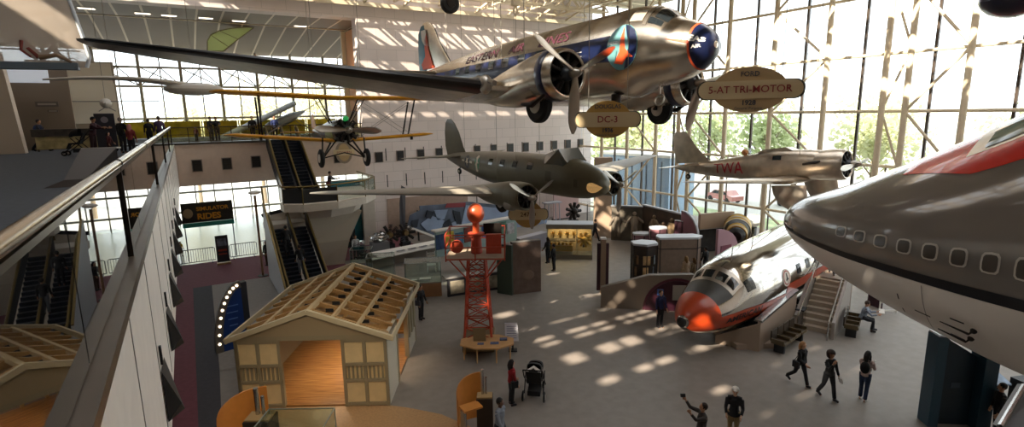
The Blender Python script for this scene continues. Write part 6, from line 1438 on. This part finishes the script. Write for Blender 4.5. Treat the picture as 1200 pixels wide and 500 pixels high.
# ---- foreground kiosks with curved orange boards
def orange_kiosk(label, p, rz, h=1.5, sc=1.0):
    t = thing('curved_orange_kiosk', label, 'kiosk', (p[0], p[1], 0), rz, 'orange kiosks on the tan plaza'); t.scale = (sc, sc, 1)
    om = mat('orange_board', '#c9823a', .45, noise=.05)
    n = 10; R_ = 1.45; b = MB(); rs = []
    for k in range(n+1):
        a = radians(200-k*9.5); hh = h*(.62+.38*sin(pi/2*k/n)); x, y = R_*cos(a)+R_, R_*sin(a)*.6
        rs.append([(x, y, 0), (x, y, hh), (x+.03, y-.05, hh), (x+.03, y-.05, 0)])
    b.rings(rs); b.obj('curved_board', om, t, 40)
    MB().box((1.35, -.25, .55), (.75, .6, 1.1)).obj('cabinet', mat('kiosk_brown', '#33271f', .5), t)
    b = MB(); b.box((1.35, -.25, 1.12), (.7, .5, .05)); b.obj('top', mat('kiosk_top_wood', '#a8895c', .5), t)
    b = MB(); b.cyl((1.25, -.15, .0), (1.25, -.15, 1.95), .07, n=12); b.cyl((1.42, -.15, 0), (1.42, -.15, 1.7), .05, n=12); b.obj('steel_post', chrome, t, 40)
orange_kiosk('curved orange kiosk with dark cabinet in front of the house, bottom left', (-.02, 16.9), radians(-31))
orange_kiosk('curved orange kiosk with steel posts beside the man in grey, bottom centre', (6.35, 14.1), radians(-31), 1.55, .66)
t, p = case('display_case', 'low glass display case in front of the orange kiosk, bottom left', 300, 500, 1.9, 1.1, .55, .75, mat('case_tan', '#9a7a50', .6), None, radians(-31))
MB().ball((.2, .5, .75), .14, 12).obj('lit_model', mat('lit_m', '#ffe0b0', .5, emit='#ffe0b0', estr=1.0), t, True)
t.location = (1.5, 14.5, 0)
t = thing('steel_post', 'short steel bollard left of the man in grey at the bottom edge', 'post', (6.2, 13.3, 0)); MB().cyl((0, 0, 0), (0, 0, 1.0), .09, n=14).obj('tube', chrome, t, 40); MB().box((.25, 0, 1.02), (.6, .4, .06)).obj('tray', MATS['orange_board'], t)
# ---- oval hanging signs
def oval_sign(label, pos, w, h, top, mid, yr, sub, small, facem_, tm, rz=None):
    rz = atan2(-pos[0], pos[1]) if rz is None else rz
    t = thing('oval_sign', label, 'sign', pos, rz, None); T = Matrix.Rotation(pi/2, 4, 'X')
    MB().prism([(w*.37*cos(2*pi*k/32), h/2*sin(2*pi*k/32)) for k in range(32)], -.05, .05, T).obj('oval_board', facem_, t)
    e = [(w/2*1.0+ -.09*w+.09*w*cos(radians(a)), .12*h*2*sin(radians(a))*.9) for a in range(-90, 91, 20)]
    MB().prism([(x+.02*w, y) for x, y in e]+[(-x-.02*w, -y) for x, y in e], -.02, .03, T).obj('back_band', mat('band_green', '#3c3a30', .5), t)
    MB().prism([(x, y*.92) for x, y in e]+[(-x, -y*.92) for x, y in e], .05, .075, T).obj('name_band', mat('band_cream', '#c9b48c', .5), t)
    for s_ in (-1, 1): MB().cyl((s_*w*.3, 0, h*.3), (s_*w*.3, 0, 18.4-pos[2]), .008, n=5).obj('hanging_wire', cablem, t)
    F = lambda z, y=-.1: Matrix.Translation((0, y, z)) @ T
    text_obj('lettering', mid, h*.27*small, tm, F(0), t, .004, .0015)
    dk_ = mat('sign_slate', '#3e4450', .5)
    if not top: return t
    text_obj('lettering', top, h*.15, dk_, F(h*.34, -.06), t, .004, .002); text_obj('lettering', yr, h*.15, dk_, F(-h*.29, -.06), t, .004, .004); text_obj('lettering', sub, h*.085, dk_, F(-h*.41, -.06), t, .003)
tanb = mat('sign_tan', '#b3966a', .5); ochre = mat('sign_ochre', '#b8904a', .5); sr = mat('sign_maroon', '#8a2c2e', .5)
oval_sign('large tan oval sign with long maroon lettering and 1928 before the glass wall', tuple(GY(878, 105, 8.0)), 2.2, 1.02, 'FORD', '5-AT TRI-MOTOR', '1928', 'General Purpose', .82, tanb, sr)
oval_sign('small ochre oval sign with short maroon lettering hanging under the silver airliner', tuple(GY(712, 140, 8.6)), 1.3, .76, 'DOUGLAS', 'DC-3', '1936', 'General Purpose', .9, ochre, sr)
oval_sign('brown oval sign partly hidden behind the propeller of the olive transport plane', tuple(GY(619, 251, 24)), 2.1, 1.45, '', '247-D', '', '', .85, mat('sign_brown', '#a8834a', .6), mat('sign_dkbrown', '#5a3a1c', .5))
# sign on the parapet behind the biplane
p = GY(403, 178.5, 39.6); t = thing('cross_shaped_sign', 'small cream cross shaped sign with red band behind the biplane wheels', 'sign', tuple(p)); T = Matrix.Rotation(pi/2, 4, 'X')
MB().prism([(.6*cos(2*pi*k/20), .8*sin(2*pi*k/20)) for k in range(20)], -.03, .03, T).obj('board', mat('sgn_grey', '#8a7a68', .5), t)
MB().prism([(.42*cos(2*pi*k/20), .62*sin(2*pi*k/20)) for k in range(20)], .03, .05, T).obj('inner_board', tanb, t)
MB().box((0, -.05, 0), (1.5, .05, .42)).obj('name_band', MATS['band_cream'], t); text_obj('lettering', 'PITCAIRN', .24, sr, Matrix.Translation((0, -.085, 0)) @ T, t, .004)
MB().cyl((0, .02, 0), (0, 1.02, 0), .04, n=8).obj('wall_arm', dkgrey, t)
# ================================================================ PEOPLE
def remeshed(parts, name, voxel, smooth=2):
    """parts: list of ('t', pts, radii) tubes or ('b', centre, r, scale) balls, fused into one continuous surface"""
    b = MB()
    for p in parts:
        if p[0] == 't': b.tube(p[1], p[2], 10)
        else: b.ball(p[1], p[2], 12, p[3])
    bmesh.ops.recalc_face_normals(b.bm, faces=b.bm.faces[:])
    me = bpy.data.meshes.new('tmp'); b.bm.to_mesh(me); b.bm.free(); o = bpy.data.objects.new('tmp', me); COL.objects.link(o)
    m = o.modifiers.new('r', 'REMESH'); m.mode = 'VOXEL'; m.voxel_size = voxel; m.use_smooth_shade = True
    m2 = o.modifiers.new('s', 'SMOOTH'); m2.factor = .5; m2.iterations = smooth
    bpy.context.view_layer.update(); dg = bpy.context.evaluated_depsgraph_get(); r = bpy.data.meshes.new_from_object(o.evaluated_get(dg)); r.name = name
    bpy.data.objects.remove(o); bpy.data.meshes.remove(me); r.materials.clear(); return r
POSES = {}
def make_pose(key, lean=2, thigh=(0, 0), knee=(4, 4), arm=((4, 8, 12), (4, 8, 12)), head=0, hair='short', skirt=False, female=False, coat=0.0, hat=False):
    """angles in degrees; +x is forward. arm: (forward, outward, elbow bend)"""
    V = Vector; parts = {'body': [], 'top': [], 'legs': [], 'shoe': [], 'shoe_': [], 'hair': [], 'eyes': []}
    TH, SH, UA, FA = .42, .42, .29, .25
    def dn(a): a = radians(a); return V((sin(a), 0, -cos(a)))
    low = 1e9; legs = []
    for s_, i in ((1, 0), (-1, 1)):
        hp = V((0, s_*.09, 0)); kn = hp+dn(thigh[i])*TH; an = kn+dn(thigh[i]-knee[i])*SH; fa = radians(max(-35, min(20, (thigh[i]-knee[i])*.6))); legs.append((hp, kn, an, fa)); low = min(low, an.z-.075)
    for j, (hp, kn, an, fa) in enumerate(legs):
        hp, kn, an = [v-V((0, 0, low)) for v in (hp, kn, an)]
        toe = an+V((.17*cos(fa), 0, .17*sin(fa)-.045)); heel = an+V((-.05, 0, -.045))
        parts['body'] += [('t', [hp+V((0, 0, .05)), hp.lerp(kn, .5), kn, kn.lerp(an, .35), an], [.078, .068, .05, .052, .036])]
        parts['body'] += [('t', [heel, an+V((.03, 0, -.035)), toe], [.034, .04, .03])]
        parts['legs'] += [('t', [hp+V((0, 0, .06)), hp.lerp(kn, .5), kn, kn.lerp(an, .4), an+V((0, 0, .01))], [.098, .088, .068, .068, .062])]
        parts['shoe' if j == 0 else 'shoe_'] += [('t', [heel, an+V((.03, 0, -.03)), toe], [.044, .05, .04])]
    hip = V((0, 0, -low)); L = radians(lean); upv = V((sin(L), 0, cos(L))); ch = hip+upv*.34; nk = hip+upv*.50; sho = hip+upv*.455
    w = .165 if female else .19
    parts['body'] += [('b', hip+V((0, 0, .03)), .13, (.85, 1.15, .85)), ('t', [hip, hip+upv*.18, ch, nk], [.12, .105, .13, .06]), ('b', ch, .14, (.72, 1.15, .9)), ('t', [sho+V((0, -w, 0)), sho, sho+V((0, w, 0))], [.05, .075, .05])]
    parts['legs'] += [('b', hip+V((0, 0, .02)), .145, (.85, 1.15, .85))]
    parts['top'] += [('t', [hip+V((0, 0, -.02-coat)), hip+upv*.12, hip+upv*.22, ch, sho], [.15 if not coat else .17, .135, .125, .145, .12]), ('b', ch, .16, (.78, 1.18, .95)), ('b', hip+upv*.02, .155, (.85, 1.15, .7)), ('t', [sho+V((0, -w, 0)), sho+upv*.02, sho+V((0, w, 0))], [.062, .085, .062])]
    if coat: parts['top'] += [('t', [hip+V((0, .07, 0)), hip+V((0, .08, -coat))], [.13, .14]), ('t', [hip+V((0, -.07, 0)), hip+V((0, -.08, -coat))], [.13, .14])]
    hands = []
    for s_, i in ((1, 0), (-1, 1)):
        f, o_, e = arm[i]; fr, orr = radians(f+lean), radians(o_)
        d1 = V((sin(fr)*cos(orr), s_*sin(orr), -cos(fr)*cos(orr))); sh = sho+V((0, s_*w, -.01)); el = sh+d1*UA
        f2 = radians(f+lean+e); inw = radians(o_-e*.35); d2 = V((sin(f2)*cos(inw), s_*sin(inw), -cos(f2)*cos(inw))); wr = el+d2*FA
        parts['body'] += [('t', [sh, sh.lerp(el, .5), el, wr], [.052, .045, .037, .026])]
        parts['top'] += [('t', [sh, sh.lerp(el, .5), el, el.lerp(wr, .82)], [.066, .058, .05, .042])]
        pm_ = wr+d2*.08; side = d2.cross(V((0, s_, 0))); side = side.normalized() if side.length > .1 else V((1, 0, 0)); nrm = d2.cross(side)
        parts['body'] += [('t', [wr, wr+d2*.04, pm_], [.024, .034, .03]), ('t', [wr+d2*.03+side*.02, wr+d2*.04-side*0+side*.03, pm_+side*.028], [.018, .02, .018]), ('t', [wr+d2*.03-side*.02, pm_-side*.028], [.018, .018])]
        for k, fl in enumerate((.066, .078, .072, .055)):
            b0 = pm_+side*(.030-.02*k); b1 = b0+(d2*.9+nrm*-.25*s_).normalized()*fl*.5; b2 = b1+(d2*.7-nrm*.6*s_).normalized()*fl*.5
            parts['body'] += [('t', [b0, b1, b2], [.011, .0105, .009])]
        parts['body'] += [('t', [wr+d2*.02+side*.025, wr+d2*.055+side*.06, wr+d2*.085+side*.062], [.013, .012, .010])]
        hands.append((wr+d2*.10, d2))
    H = radians(lean*.5+head); hc = nk+V((sin(radians(lean))*.04, 0, .175)); fd = V((cos(H), 0, -sin(H))); hu = V((sin(H), 0, cos(H)))
    parts['body'] += [('t', [nk-upv*.03, hc-hu*.06], [.055, .052]), ('b', hc+hu*.02, .105, (.95, .80, 1.08)), ('t', [hc-hu*.04+fd*.02, hc-hu*.085+fd*.05], [.07, .042]), ('t', [hc+fd*.09+hu*.01, hc+fd*.117-hu*.018], [.010, .015]), ('t', [hc+fd*.08-hu*.055+V((0, -.02, 0)), hc+fd*.088-hu*.055, hc+fd*.08-hu*.055+V((0, .02, 0))], [.01, .012, .01])]
    for s_ in (-1, 1): parts['body'] += [('b', hc+V((0, s_*.086, 0))-fd*.01, .024, (.6, .5, 1.1))]; parts['eyes'] += [('b', hc+fd*.094+V((0, s_*.032, 0))+hu*.018, .010, (1, 1, 1))]
    hp_ = parts['hair']
    hp_ += [('b', hc+hu*.038-fd*.018, .112, (.98, .86, 1.0))]
    if hair == 'long': hp_ += [('t', [hc-fd*.04+hu*.03, hc-fd*.085-hu*.08, hc-fd*.08-hu*.24], [.10, .088, .06]), ('t', [hc-fd*.02+V((0, .07, 0)), hc-fd*.03+V((0, .085, -.16))], [.045, .035]), ('t', [hc-fd*.02+V((0, -.07, 0)), hc-fd*.03+V((0, -.085, -.16))], [.045, .035])]
    if hair == 'curly': hp_ += [('b', hc+hu*.05-fd*.03, .145, (1, 1, .95)), ('b', hc-fd*.05-hu*.03, .12, (1, 1, 1))]
    if hair == 'bun': hp_ += [('b', hc+hu*.06-fd*.11, .05, (1, 1, 1))]
    if hat: hp_ += [('b', hc+hu*.07, .115, (1, .95, .7)), ('t', [hc+hu*.06+fd*.05, hc+hu*.055+fd*.15], [.06, .03])]
    ms = {k: remeshed(v, 'person_'+k, {'body': .0105, 'eyes': .006}.get(k, .016), 1 if k in ('body', 'eyes') else 3) for k, v in parts.items()}
    # keep hair off the face
    me = ms['hair']; bmx = bmesh.new(); bmx.from_mesh(me)
    for v in list(bmx.verts):
        r = v.co-hc
        if r.dot(fd) > .045 and r.dot(hu) < .05 and not (hat and r.dot(hu) > .02): bmx.verts.remove(v)
    bmx.to_mesh(me); bmx.free(); me.shade_smooth()
    POSES[key] = (ms, hands, ch, hip, hc)
    return POSES[key]
make_pose('stand', arm=((6, 8, 14), (2, 8, 10)))
make_pose('stand_f', arm=((10, 7, 30), (4, 8, 16)), hair='long', female=True)
make_pose('walk', lean=4, thigh=(24, -16), knee=(6, 22), arm=((-18, 8, 12), (20, 8, 22)))
make_pose('walk_f', lean=5, thigh=(22, -18), knee=(5, 30), arm=((-12, 8, 20), (22, 8, 40)), hair='long', female=True)
make_pose('lean', lean=12, thigh=(2, -4), knee=(4, 2), arm=((42, 12, 40), (46, 12, 38)), head=12)
make_pose('phone', lean=4, thigh=(6, -6), knee=(8, 6), arm=((30, 6, 68), (26, 6, 70)), head=22, hair='long', female=True)
make_pose('drink', lean=2, thigh=(18, -14), knee=(6, 18), arm=((8, 10, 12), (52, 16, 112)), head=0, hair='curly', female=True)
make_pose('shoot', lean=-2, thigh=(8, -8), knee=(6, 6), arm=((96, 14, 48), (112, 18, 40)), head=-12)
make_pose('sit', lean=14, thigh=(86, 82), knee=(84, 88), arm=((34, 8, 58), (30, 8, 60)), head=18)
make_pose('coat', lean=1, arm=((2, 8, 8), (2, 8, 12)), coat=.42, hair='long', female=True)
make_pose('cap', lean=1, thigh=(4, -3), knee=(5, 3), arm=((10, 8, 50), (12, 8, 46)), coat=.06, hat=True)
skins = [mat('skin_light', '#c69a80', .55), mat('skin_tan', '#a87a5c', .55), mat('skin_brown', '#6e4a36', .55)]
eyem = mat('eye_dark', '#1a1410', .3)
cm = {}
def cl(c):
    if c not in cm: cm[c] = mat('cloth_'+c[1:], c, .8, noise=.06, nscale=20)
    return cm[c]
PK = {'stand': 1, 'lean': 1}
def person(pose, label, xyz, face, top, legs, hair, skin=0, h=1.0, shoes='#17161a', group=None, at_depth=None):
    """face: direction in degrees (world) the person looks"""
    ms, hands, ch, hip, hc = POSES[pose]
    o = bpy.data.objects.new('person', ms['body']); COL.objects.link(o); o.location = xyz; o.rotation_euler = (0, 0, radians(face)); o.scale = (h, h, h)
    tag(o, label, 'person', group)
    def slot(ob, m):
        if not ob.data.materials: ob.data.materials.append(m)
        ob.material_slots[0].link = 'OBJECT'; ob.material_slots[0].material = m
    slot(o, skins[skin])
    for k, nm, m in (('top', 'top', cl(top)), ('legs', 'trousers', cl(legs)), ('shoe', 'shoe', cl(shoes)), ('shoe_', 'shoe', cl(shoes)), ('hair', 'cap' if pose == 'cap' else 'hair', cl(hair)), ('eyes', 'eyes', eyem)):
        c = bpy.data.objects.new(nm, ms[k]); COL.objects.link(c); c.parent = o; slot(c, m)
    return o
def prop(o, name, mb, m, smooth=True): return mb.obj(name, m, o, smooth)
def backpack(o, pose, m, side=-1):
    ms, hands, ch, hip, hc = POSES[pose]; b = MB(); b.ball((ch.x-.17, 0, ch.z-.05), .17, 14, (.62, .85, 1.25)); bp = b.obj('backpack', m, o, True)
    b = MB()
    for s_ in (-1, 1): b.tube([(ch.x-.12, s_*.09, ch.z+.16), (ch.x+.02, s_*.1, ch.z+.19), (ch.x+.14, s_*.1, ch.z+.02), (ch.x+.02, s_*.13, ch.z-.2)], .018, 6)
    b.obj('strap', m, bp, True)
def bag(o, pose, m):
    ms, hands, ch, hip, hc = POSES[pose]; p = Vector((0.02, -.24, hip.z-.02)); b = MB(); b.box(p, (.26, .09, .24)); bg_ = b.obj('shoulder_bag', m, o)
    b = MB(); b.tube([p+Vector((.08, 0, .12)), (ch.x+.05, -.12, ch.z+.16), p+Vector((-.08, 0, .12))], .012, 6); b.obj('strap', m, bg_, True)
def handheld(label, cat, name, o, pose, i, size, m, group=None):
    ms, hands, ch, hip, hc = POSES[pose]; p, d = hands[i]; M = Matrix.Translation(o.location) @ Matrix.Rotation(o.rotation_euler.z, 4, 'Z') @ Matrix.Scale(o.scale.x, 4)
    w0 = M @ (p+d*.02+Vector((.02, 0, .02))); g = MB().box((0, 0, 0), size).obj(name, m); g.location = w0; g.rotation_euler = (radians(20), 0, o.rotation_euler.z); return tag(g, label, cat, group)
def gp(px, py, z=0): return G(px, py, z)
# on the ground
o = person('stand_f', 'person in bright red jacket beside the double stroller', gp(600, 474), -10, '#8e141c', '#121216', '#1c1412', 0, .94); o['label'] = 'person in bright red jacket and black trousers standing beside the double stroller'; bag(o, 'stand_f', cl('#101014'))
o = person('walk', 'person in grey shirt seen from behind at the bottom edge near orange kiosk', gp(586, 530), -60, '#7d828c', '#2a2c34', '#1a1614', 2, 1.03)
o = person('walk_f', 'fair haired person in black dress walking, leftmost of three walkers right of centre', gp(936, 450), -100, '#121216', '#141418', '#a07850', 0, .97); bag(o, 'walk_f', cl('#101014'))
o = person('drink', 'curly haired person in black raising one hand to the face, middle of three walkers', gp(969, 466), -110, '#101216', '#12141a', '#2c1c14', 1, 1.0); handheld('white folded paper in the hand of the curly haired walker', 'paper', 'folded_paper', o, 'drink', 0, (.16, .03, .2), white)
o = person('phone', 'person with long dark hair, blue jeans and black backpack looking at a phone', gp(1011, 468), 10, '#b09a94', '#26344e', '#15100e', 1, 1.0, '#c8c4c0'); backpack(o, 'phone', cl('#0e0e12')); handheld('phone held by the person in blue jeans', 'phone', 'phone', o, 'phone', 1, (.08, .012, .15), white)
o = person('cap', 'person in white cap, black jacket and tan trousers standing at the bottom', gp(858, 516), 215, '#16161a', '#8a7450', '#d8d4cc', 0, 1.0)
o = person('shoot', 'dark haired person raising both arms to take a photo, cut by the bottom edge', gp(820, 538), 150, '#2a221e', '#202028', '#2a1e16', 1, 1.0); handheld('camera held up by the person at the bottom edge', 'camera', 'camera', o, 'shoot', 1, (.12, .08, .09), black)
o = person('stand', 'person in blue sweater standing before the plum semicircle module', gp(773, 383), -100, '#1c2650', '#14161e', '#3a2a20', 0, 1.02)
o = person('sit', 'person in pale blue shirt sitting on the right bench reading', (0, 0, 0), -60, '#8a94a4', '#1c1e26', '#4a3a30', 0, 1.0); hs = POSES['sit'][3].z; o.location = (24.6, 11.25, .46-hs+.10)
handheld('open book in the lap of the sitting person', 'book', 'open_book', o, 'sit', 0, (.2, .3, .03), white)
o = person('walk', 'dark dressed person descending behind the boarding stairs beneath the jumbo', (25.9, 13.4, 1.8), -150, '#101014', '#141418', '#1a1614', 1, .95)
o = person('stand', 'dark dressed person standing right behind the timber house', gp(494, 374), -60, '#15161c', '#15161c', '#1c1614', 1, 1.0); bag(o, 'stand', cl('#3a3a44'))
o = person('stand', 'person in black at the golden vitrine, nearer of the two', gp(649, 317), 120, '#0c0c10', '#0e0e12', '#181210', 1, .98)
o = person('stand_f', 'person in black at the golden vitrine, half hidden one on the left', gp(642, 308), 100, '#0e0e12', '#121218', '#1a1210', 1, 1.0)
o = person('coat', 'blonde person in long beige coat before the wide kiosk, left one', gp(803, 335), 70, '#b8a288', '#8a7a68', '#9a7850', 0, 1.0)
o = person('coat', 'person with brown hair and bronze coat before the wide kiosk, right one', gp(812, 337), 100, '#7c684e', '#5a4a3a', '#6e5034', 0, 1.0)
o = person('stand', 'dark figure behind the silver nose section beside the mauve arch', gp(826, 322), 90, '#101014', '#14141a', '#181412', 1, 1.0)
o = person('walk', 'person in light grey coat walking on maroon carpet below the teal mural', gp(418, 303), -100, '#b8bcc0', '#3a3c44', '#3a2a20', 1, 1.0)
o = person('stand', 'small dark child with dark hair behind the roof of the timber house', gp(413, 292), -80, '#14161a', '#1a1a20', '#1c1412', 1, .9); o['label'] = 'dark dressed person on the carpet left of the person in light grey coat'
o = person('stand_f', 'dark dressed person leaning on the crowd barrier by the escalator side wall', gp(314, 311), -140, '#1c1a1c', '#5a4438', '#1c1412', 1, .98)
o = person('stand_f', 'child in yellow top in the pale lobby beyond the left barrier', gp(213, 300), -60, '#d8a82a', '#b0a090', '#3a2a1c', 0, .62)
o = person('stand', 'dark haired person near the dark rail fence in the bottom right corner', gp(1166, 512), 130, '#181618', '#1a1a20', '#161210', 1, 1.0)
o = person('walk', 'person in dark jacket passing behind the golden vitrine roof', gp(697, 282), -60, '#18181e', '#1a1a22', '#1a1412', 1, 1.0)
# on the escalators and landing
o = person('stand', 'person in dark clothes riding the lower escalator, higher on the left', (4.35, 32.2, 1.9), 90, '#16181c', '#1a1c24', '#1a1412', 1, .98)
o = person('stand', 'person with grey trousers riding the lower escalator, nearer one', (4.75, 30.6, 1.05), 90, '#121418', '#6a6e74', '#15100e', 1, .98)
o = person('lean', 'dark dressed person with reddish bag at the railing of the escalator landing', (7.7, 35.8, 4.5), -30, '#2a1e22', '#1a181c', '#1c1412', 1, .95); bag(o, 'lean', cl('#6a2a30'))
# on the upper floor, left to right
o = person('walk', 'person in navy shirt with blue backpack pushing along at the far left', gp(50, 177, 8), -15, '#15182a', '#1e222c', '#1c1614', 1, 1.02); backpack(o, 'walk', cl('#1c3058'))
o = person('lean', 'person in dark maroon hoodie leaning at the information panel', gp(112, 181, 8), -20, '#3a1420', '#32181e', '#160f10', 1, 1.03)
o = person('stand_f', 'child in dark red clothes in front of the information panel', gp(120, 182, 8)+Vector((.35, -.3, 0)), -30, '#4a1a20', '#3a141a', '#201412', 0, .62)
o = person('stand', 'grey haired person in black jacket right of the information panel', gp(146, 179, 8), 60, '#1a1818', '#1c1c22', '#8a8078', 0, 1.0)
o = person('stand_f', 'child with pink hat and red top beside the grey haired person', gp(153, 183, 8)+Vector((.1, 0, 0)), 70, '#7a2c2c', '#1a181c', '#c07c74', 0, .82)
o = person('stand', 'person in black seen from behind at the yellow panels', (-1.75, 38.9, 8), 95, '#111114', '#14141a', '#181412', 1, .95)
o = person('stand', 'person in purple checked shirt seen from behind left of the handrail end', (-1.2, 38.6, 8), 90, '#4a3654', '#20202a', '#4a3a30', 0, 1.04)
def bridge(px, label, top, legs, hair, face, hh, pose='stand', sk=1, dy=1.2):
    p = GY(px, 150, 41.2+dy); return person(pose, label, (p.x, 41.2+dy, 8.0), face, top, legs, hair, sk, hh)
bridge(229, 'child in red behind the far bridge railing, leftmost on the bridge', '#6a2426', '#3a2a2a', '#2a1a14', -90, .62, 'stand_f')
bridge(247, 'taller dark dressed person of the pair on the far bridge', '#101014', '#121218', '#1a1412', -60, 1.0)
bridge(254, 'dark dressed person with brown hair, right one of the pair on the far bridge', '#15151a', '#181820', '#5a3a28', -100, 1.0, 'lean')
bridge(296, 'person in black hidden behind the yellow lower wing tip on the bridge', '#0e0e12', '#121216', '#101010', -90, 1.0)
bridge(322, 'person in blue jacket standing at the top of the escalator', '#1a2a5a', '#1a1c26', '#1a1412', -80, 1.0)
# ---------------------------------------------------------------- strollers
def stroller(label, pos, rz, double=False, sc=1.0, canopy='#141416'):
    t = thing('stroller', label, 'stroller', pos, rz); fm = mat('stroller_frame', '#1c1c20', .4, .5); fb = mat('stroller_fabric'+canopy[1:], canopy, .85, noise=.1)
    t.scale = (sc, sc, sc)
    for s_ in (-1, 1):
        b = MB(); y = s_*.27; b.tube([(-.55, y, 1.02), (-.30, y, .70), (.05, y, .42), (.42, y, .12)], .018, 8); b.tube([(-.38, y, .14), (-.1, y, .45), (.12, y, .70)], .018, 8); b.obj('side_frame', fm, t, True)
    b = MB(); b.cyl((-.55, -.27, 1.02), (-.55, .27, 1.02), .022, n=8); b.obj('handle', fm, t, True)
    for x, y, r in ((-.38, .3, .15), (-.38, -.3, .15), (.42, .2, .1), (.42, -.2, .1)): wheel(t, (x, y, r), r, .05)
    for i, x0 in enumerate(((0.0,) if not double else (-.12, .28))):
        z0 = .48-.12*i
        b = MB(); b.box((x0+.08, 0, z0), (.34, .40, .06)); b.beam((x0-.08, 0, z0), (x0-.28, 0, z0+.42), .05, .40) if False else b.add([(x0-.09, -.2, z0), (x0-.09, .2, z0), (x0-.26, .2, z0+.42), (x0-.26, -.2, z0+.42), (x0-.13, -.2, z0), (x0-.13, .2, z0), (x0-.30, .2, z0+.42), (x0-.30, -.2, z0+.42)], [(0, 1, 2, 3), (7, 6, 5, 4), (0, 4, 5, 1), (1, 5, 6, 2), (2, 6, 7, 3), (3, 7, 4, 0)]); b.beam((x0+.24, 0, z0), (x0+.34, 0, z0-.2), .3, .04); b.obj('seat', fb, t)
        b = MB(); rs = []
        for k in range(7):
            a = radians(95-k*17); rs.append([(x0-.10+.30*cos(a)*.95, .21*cos(pi*j/8), z0+.30+.30*sin(a)*sin(pi*j/8)**.3) for j in range(9)])
        b.rings(rs, False, False, closed=False); b.obj('canopy', fb, t, 60)
    MB().box((-.1, 0, .2), (.45, .36, .14)).obj('basket', fb, t)
    return t
st_ = stroller('black double stroller with striped canopy beside the person in red', gp(627, 462), radians(50), True, 1.2, '#1a1818')
b = MB()
for k in range(3): b.tube([(-.36+.05*k, -.2, .86), (-.33+.05*k, 0, 1.0), (-.36+.05*k, .2, .86)], .02, 6)
b.obj('canopy_stripes', white, st_, True)
stroller('empty black stroller standing alone on the grey balcony carpet', gp(93, 182, 8), radians(170), False, 1.15, '#15171c')
stroller('dark stroller pushed on the maroon carpet below the teal mural', gp(426, 305), radians(-60), False, 1.0, '#22252c')
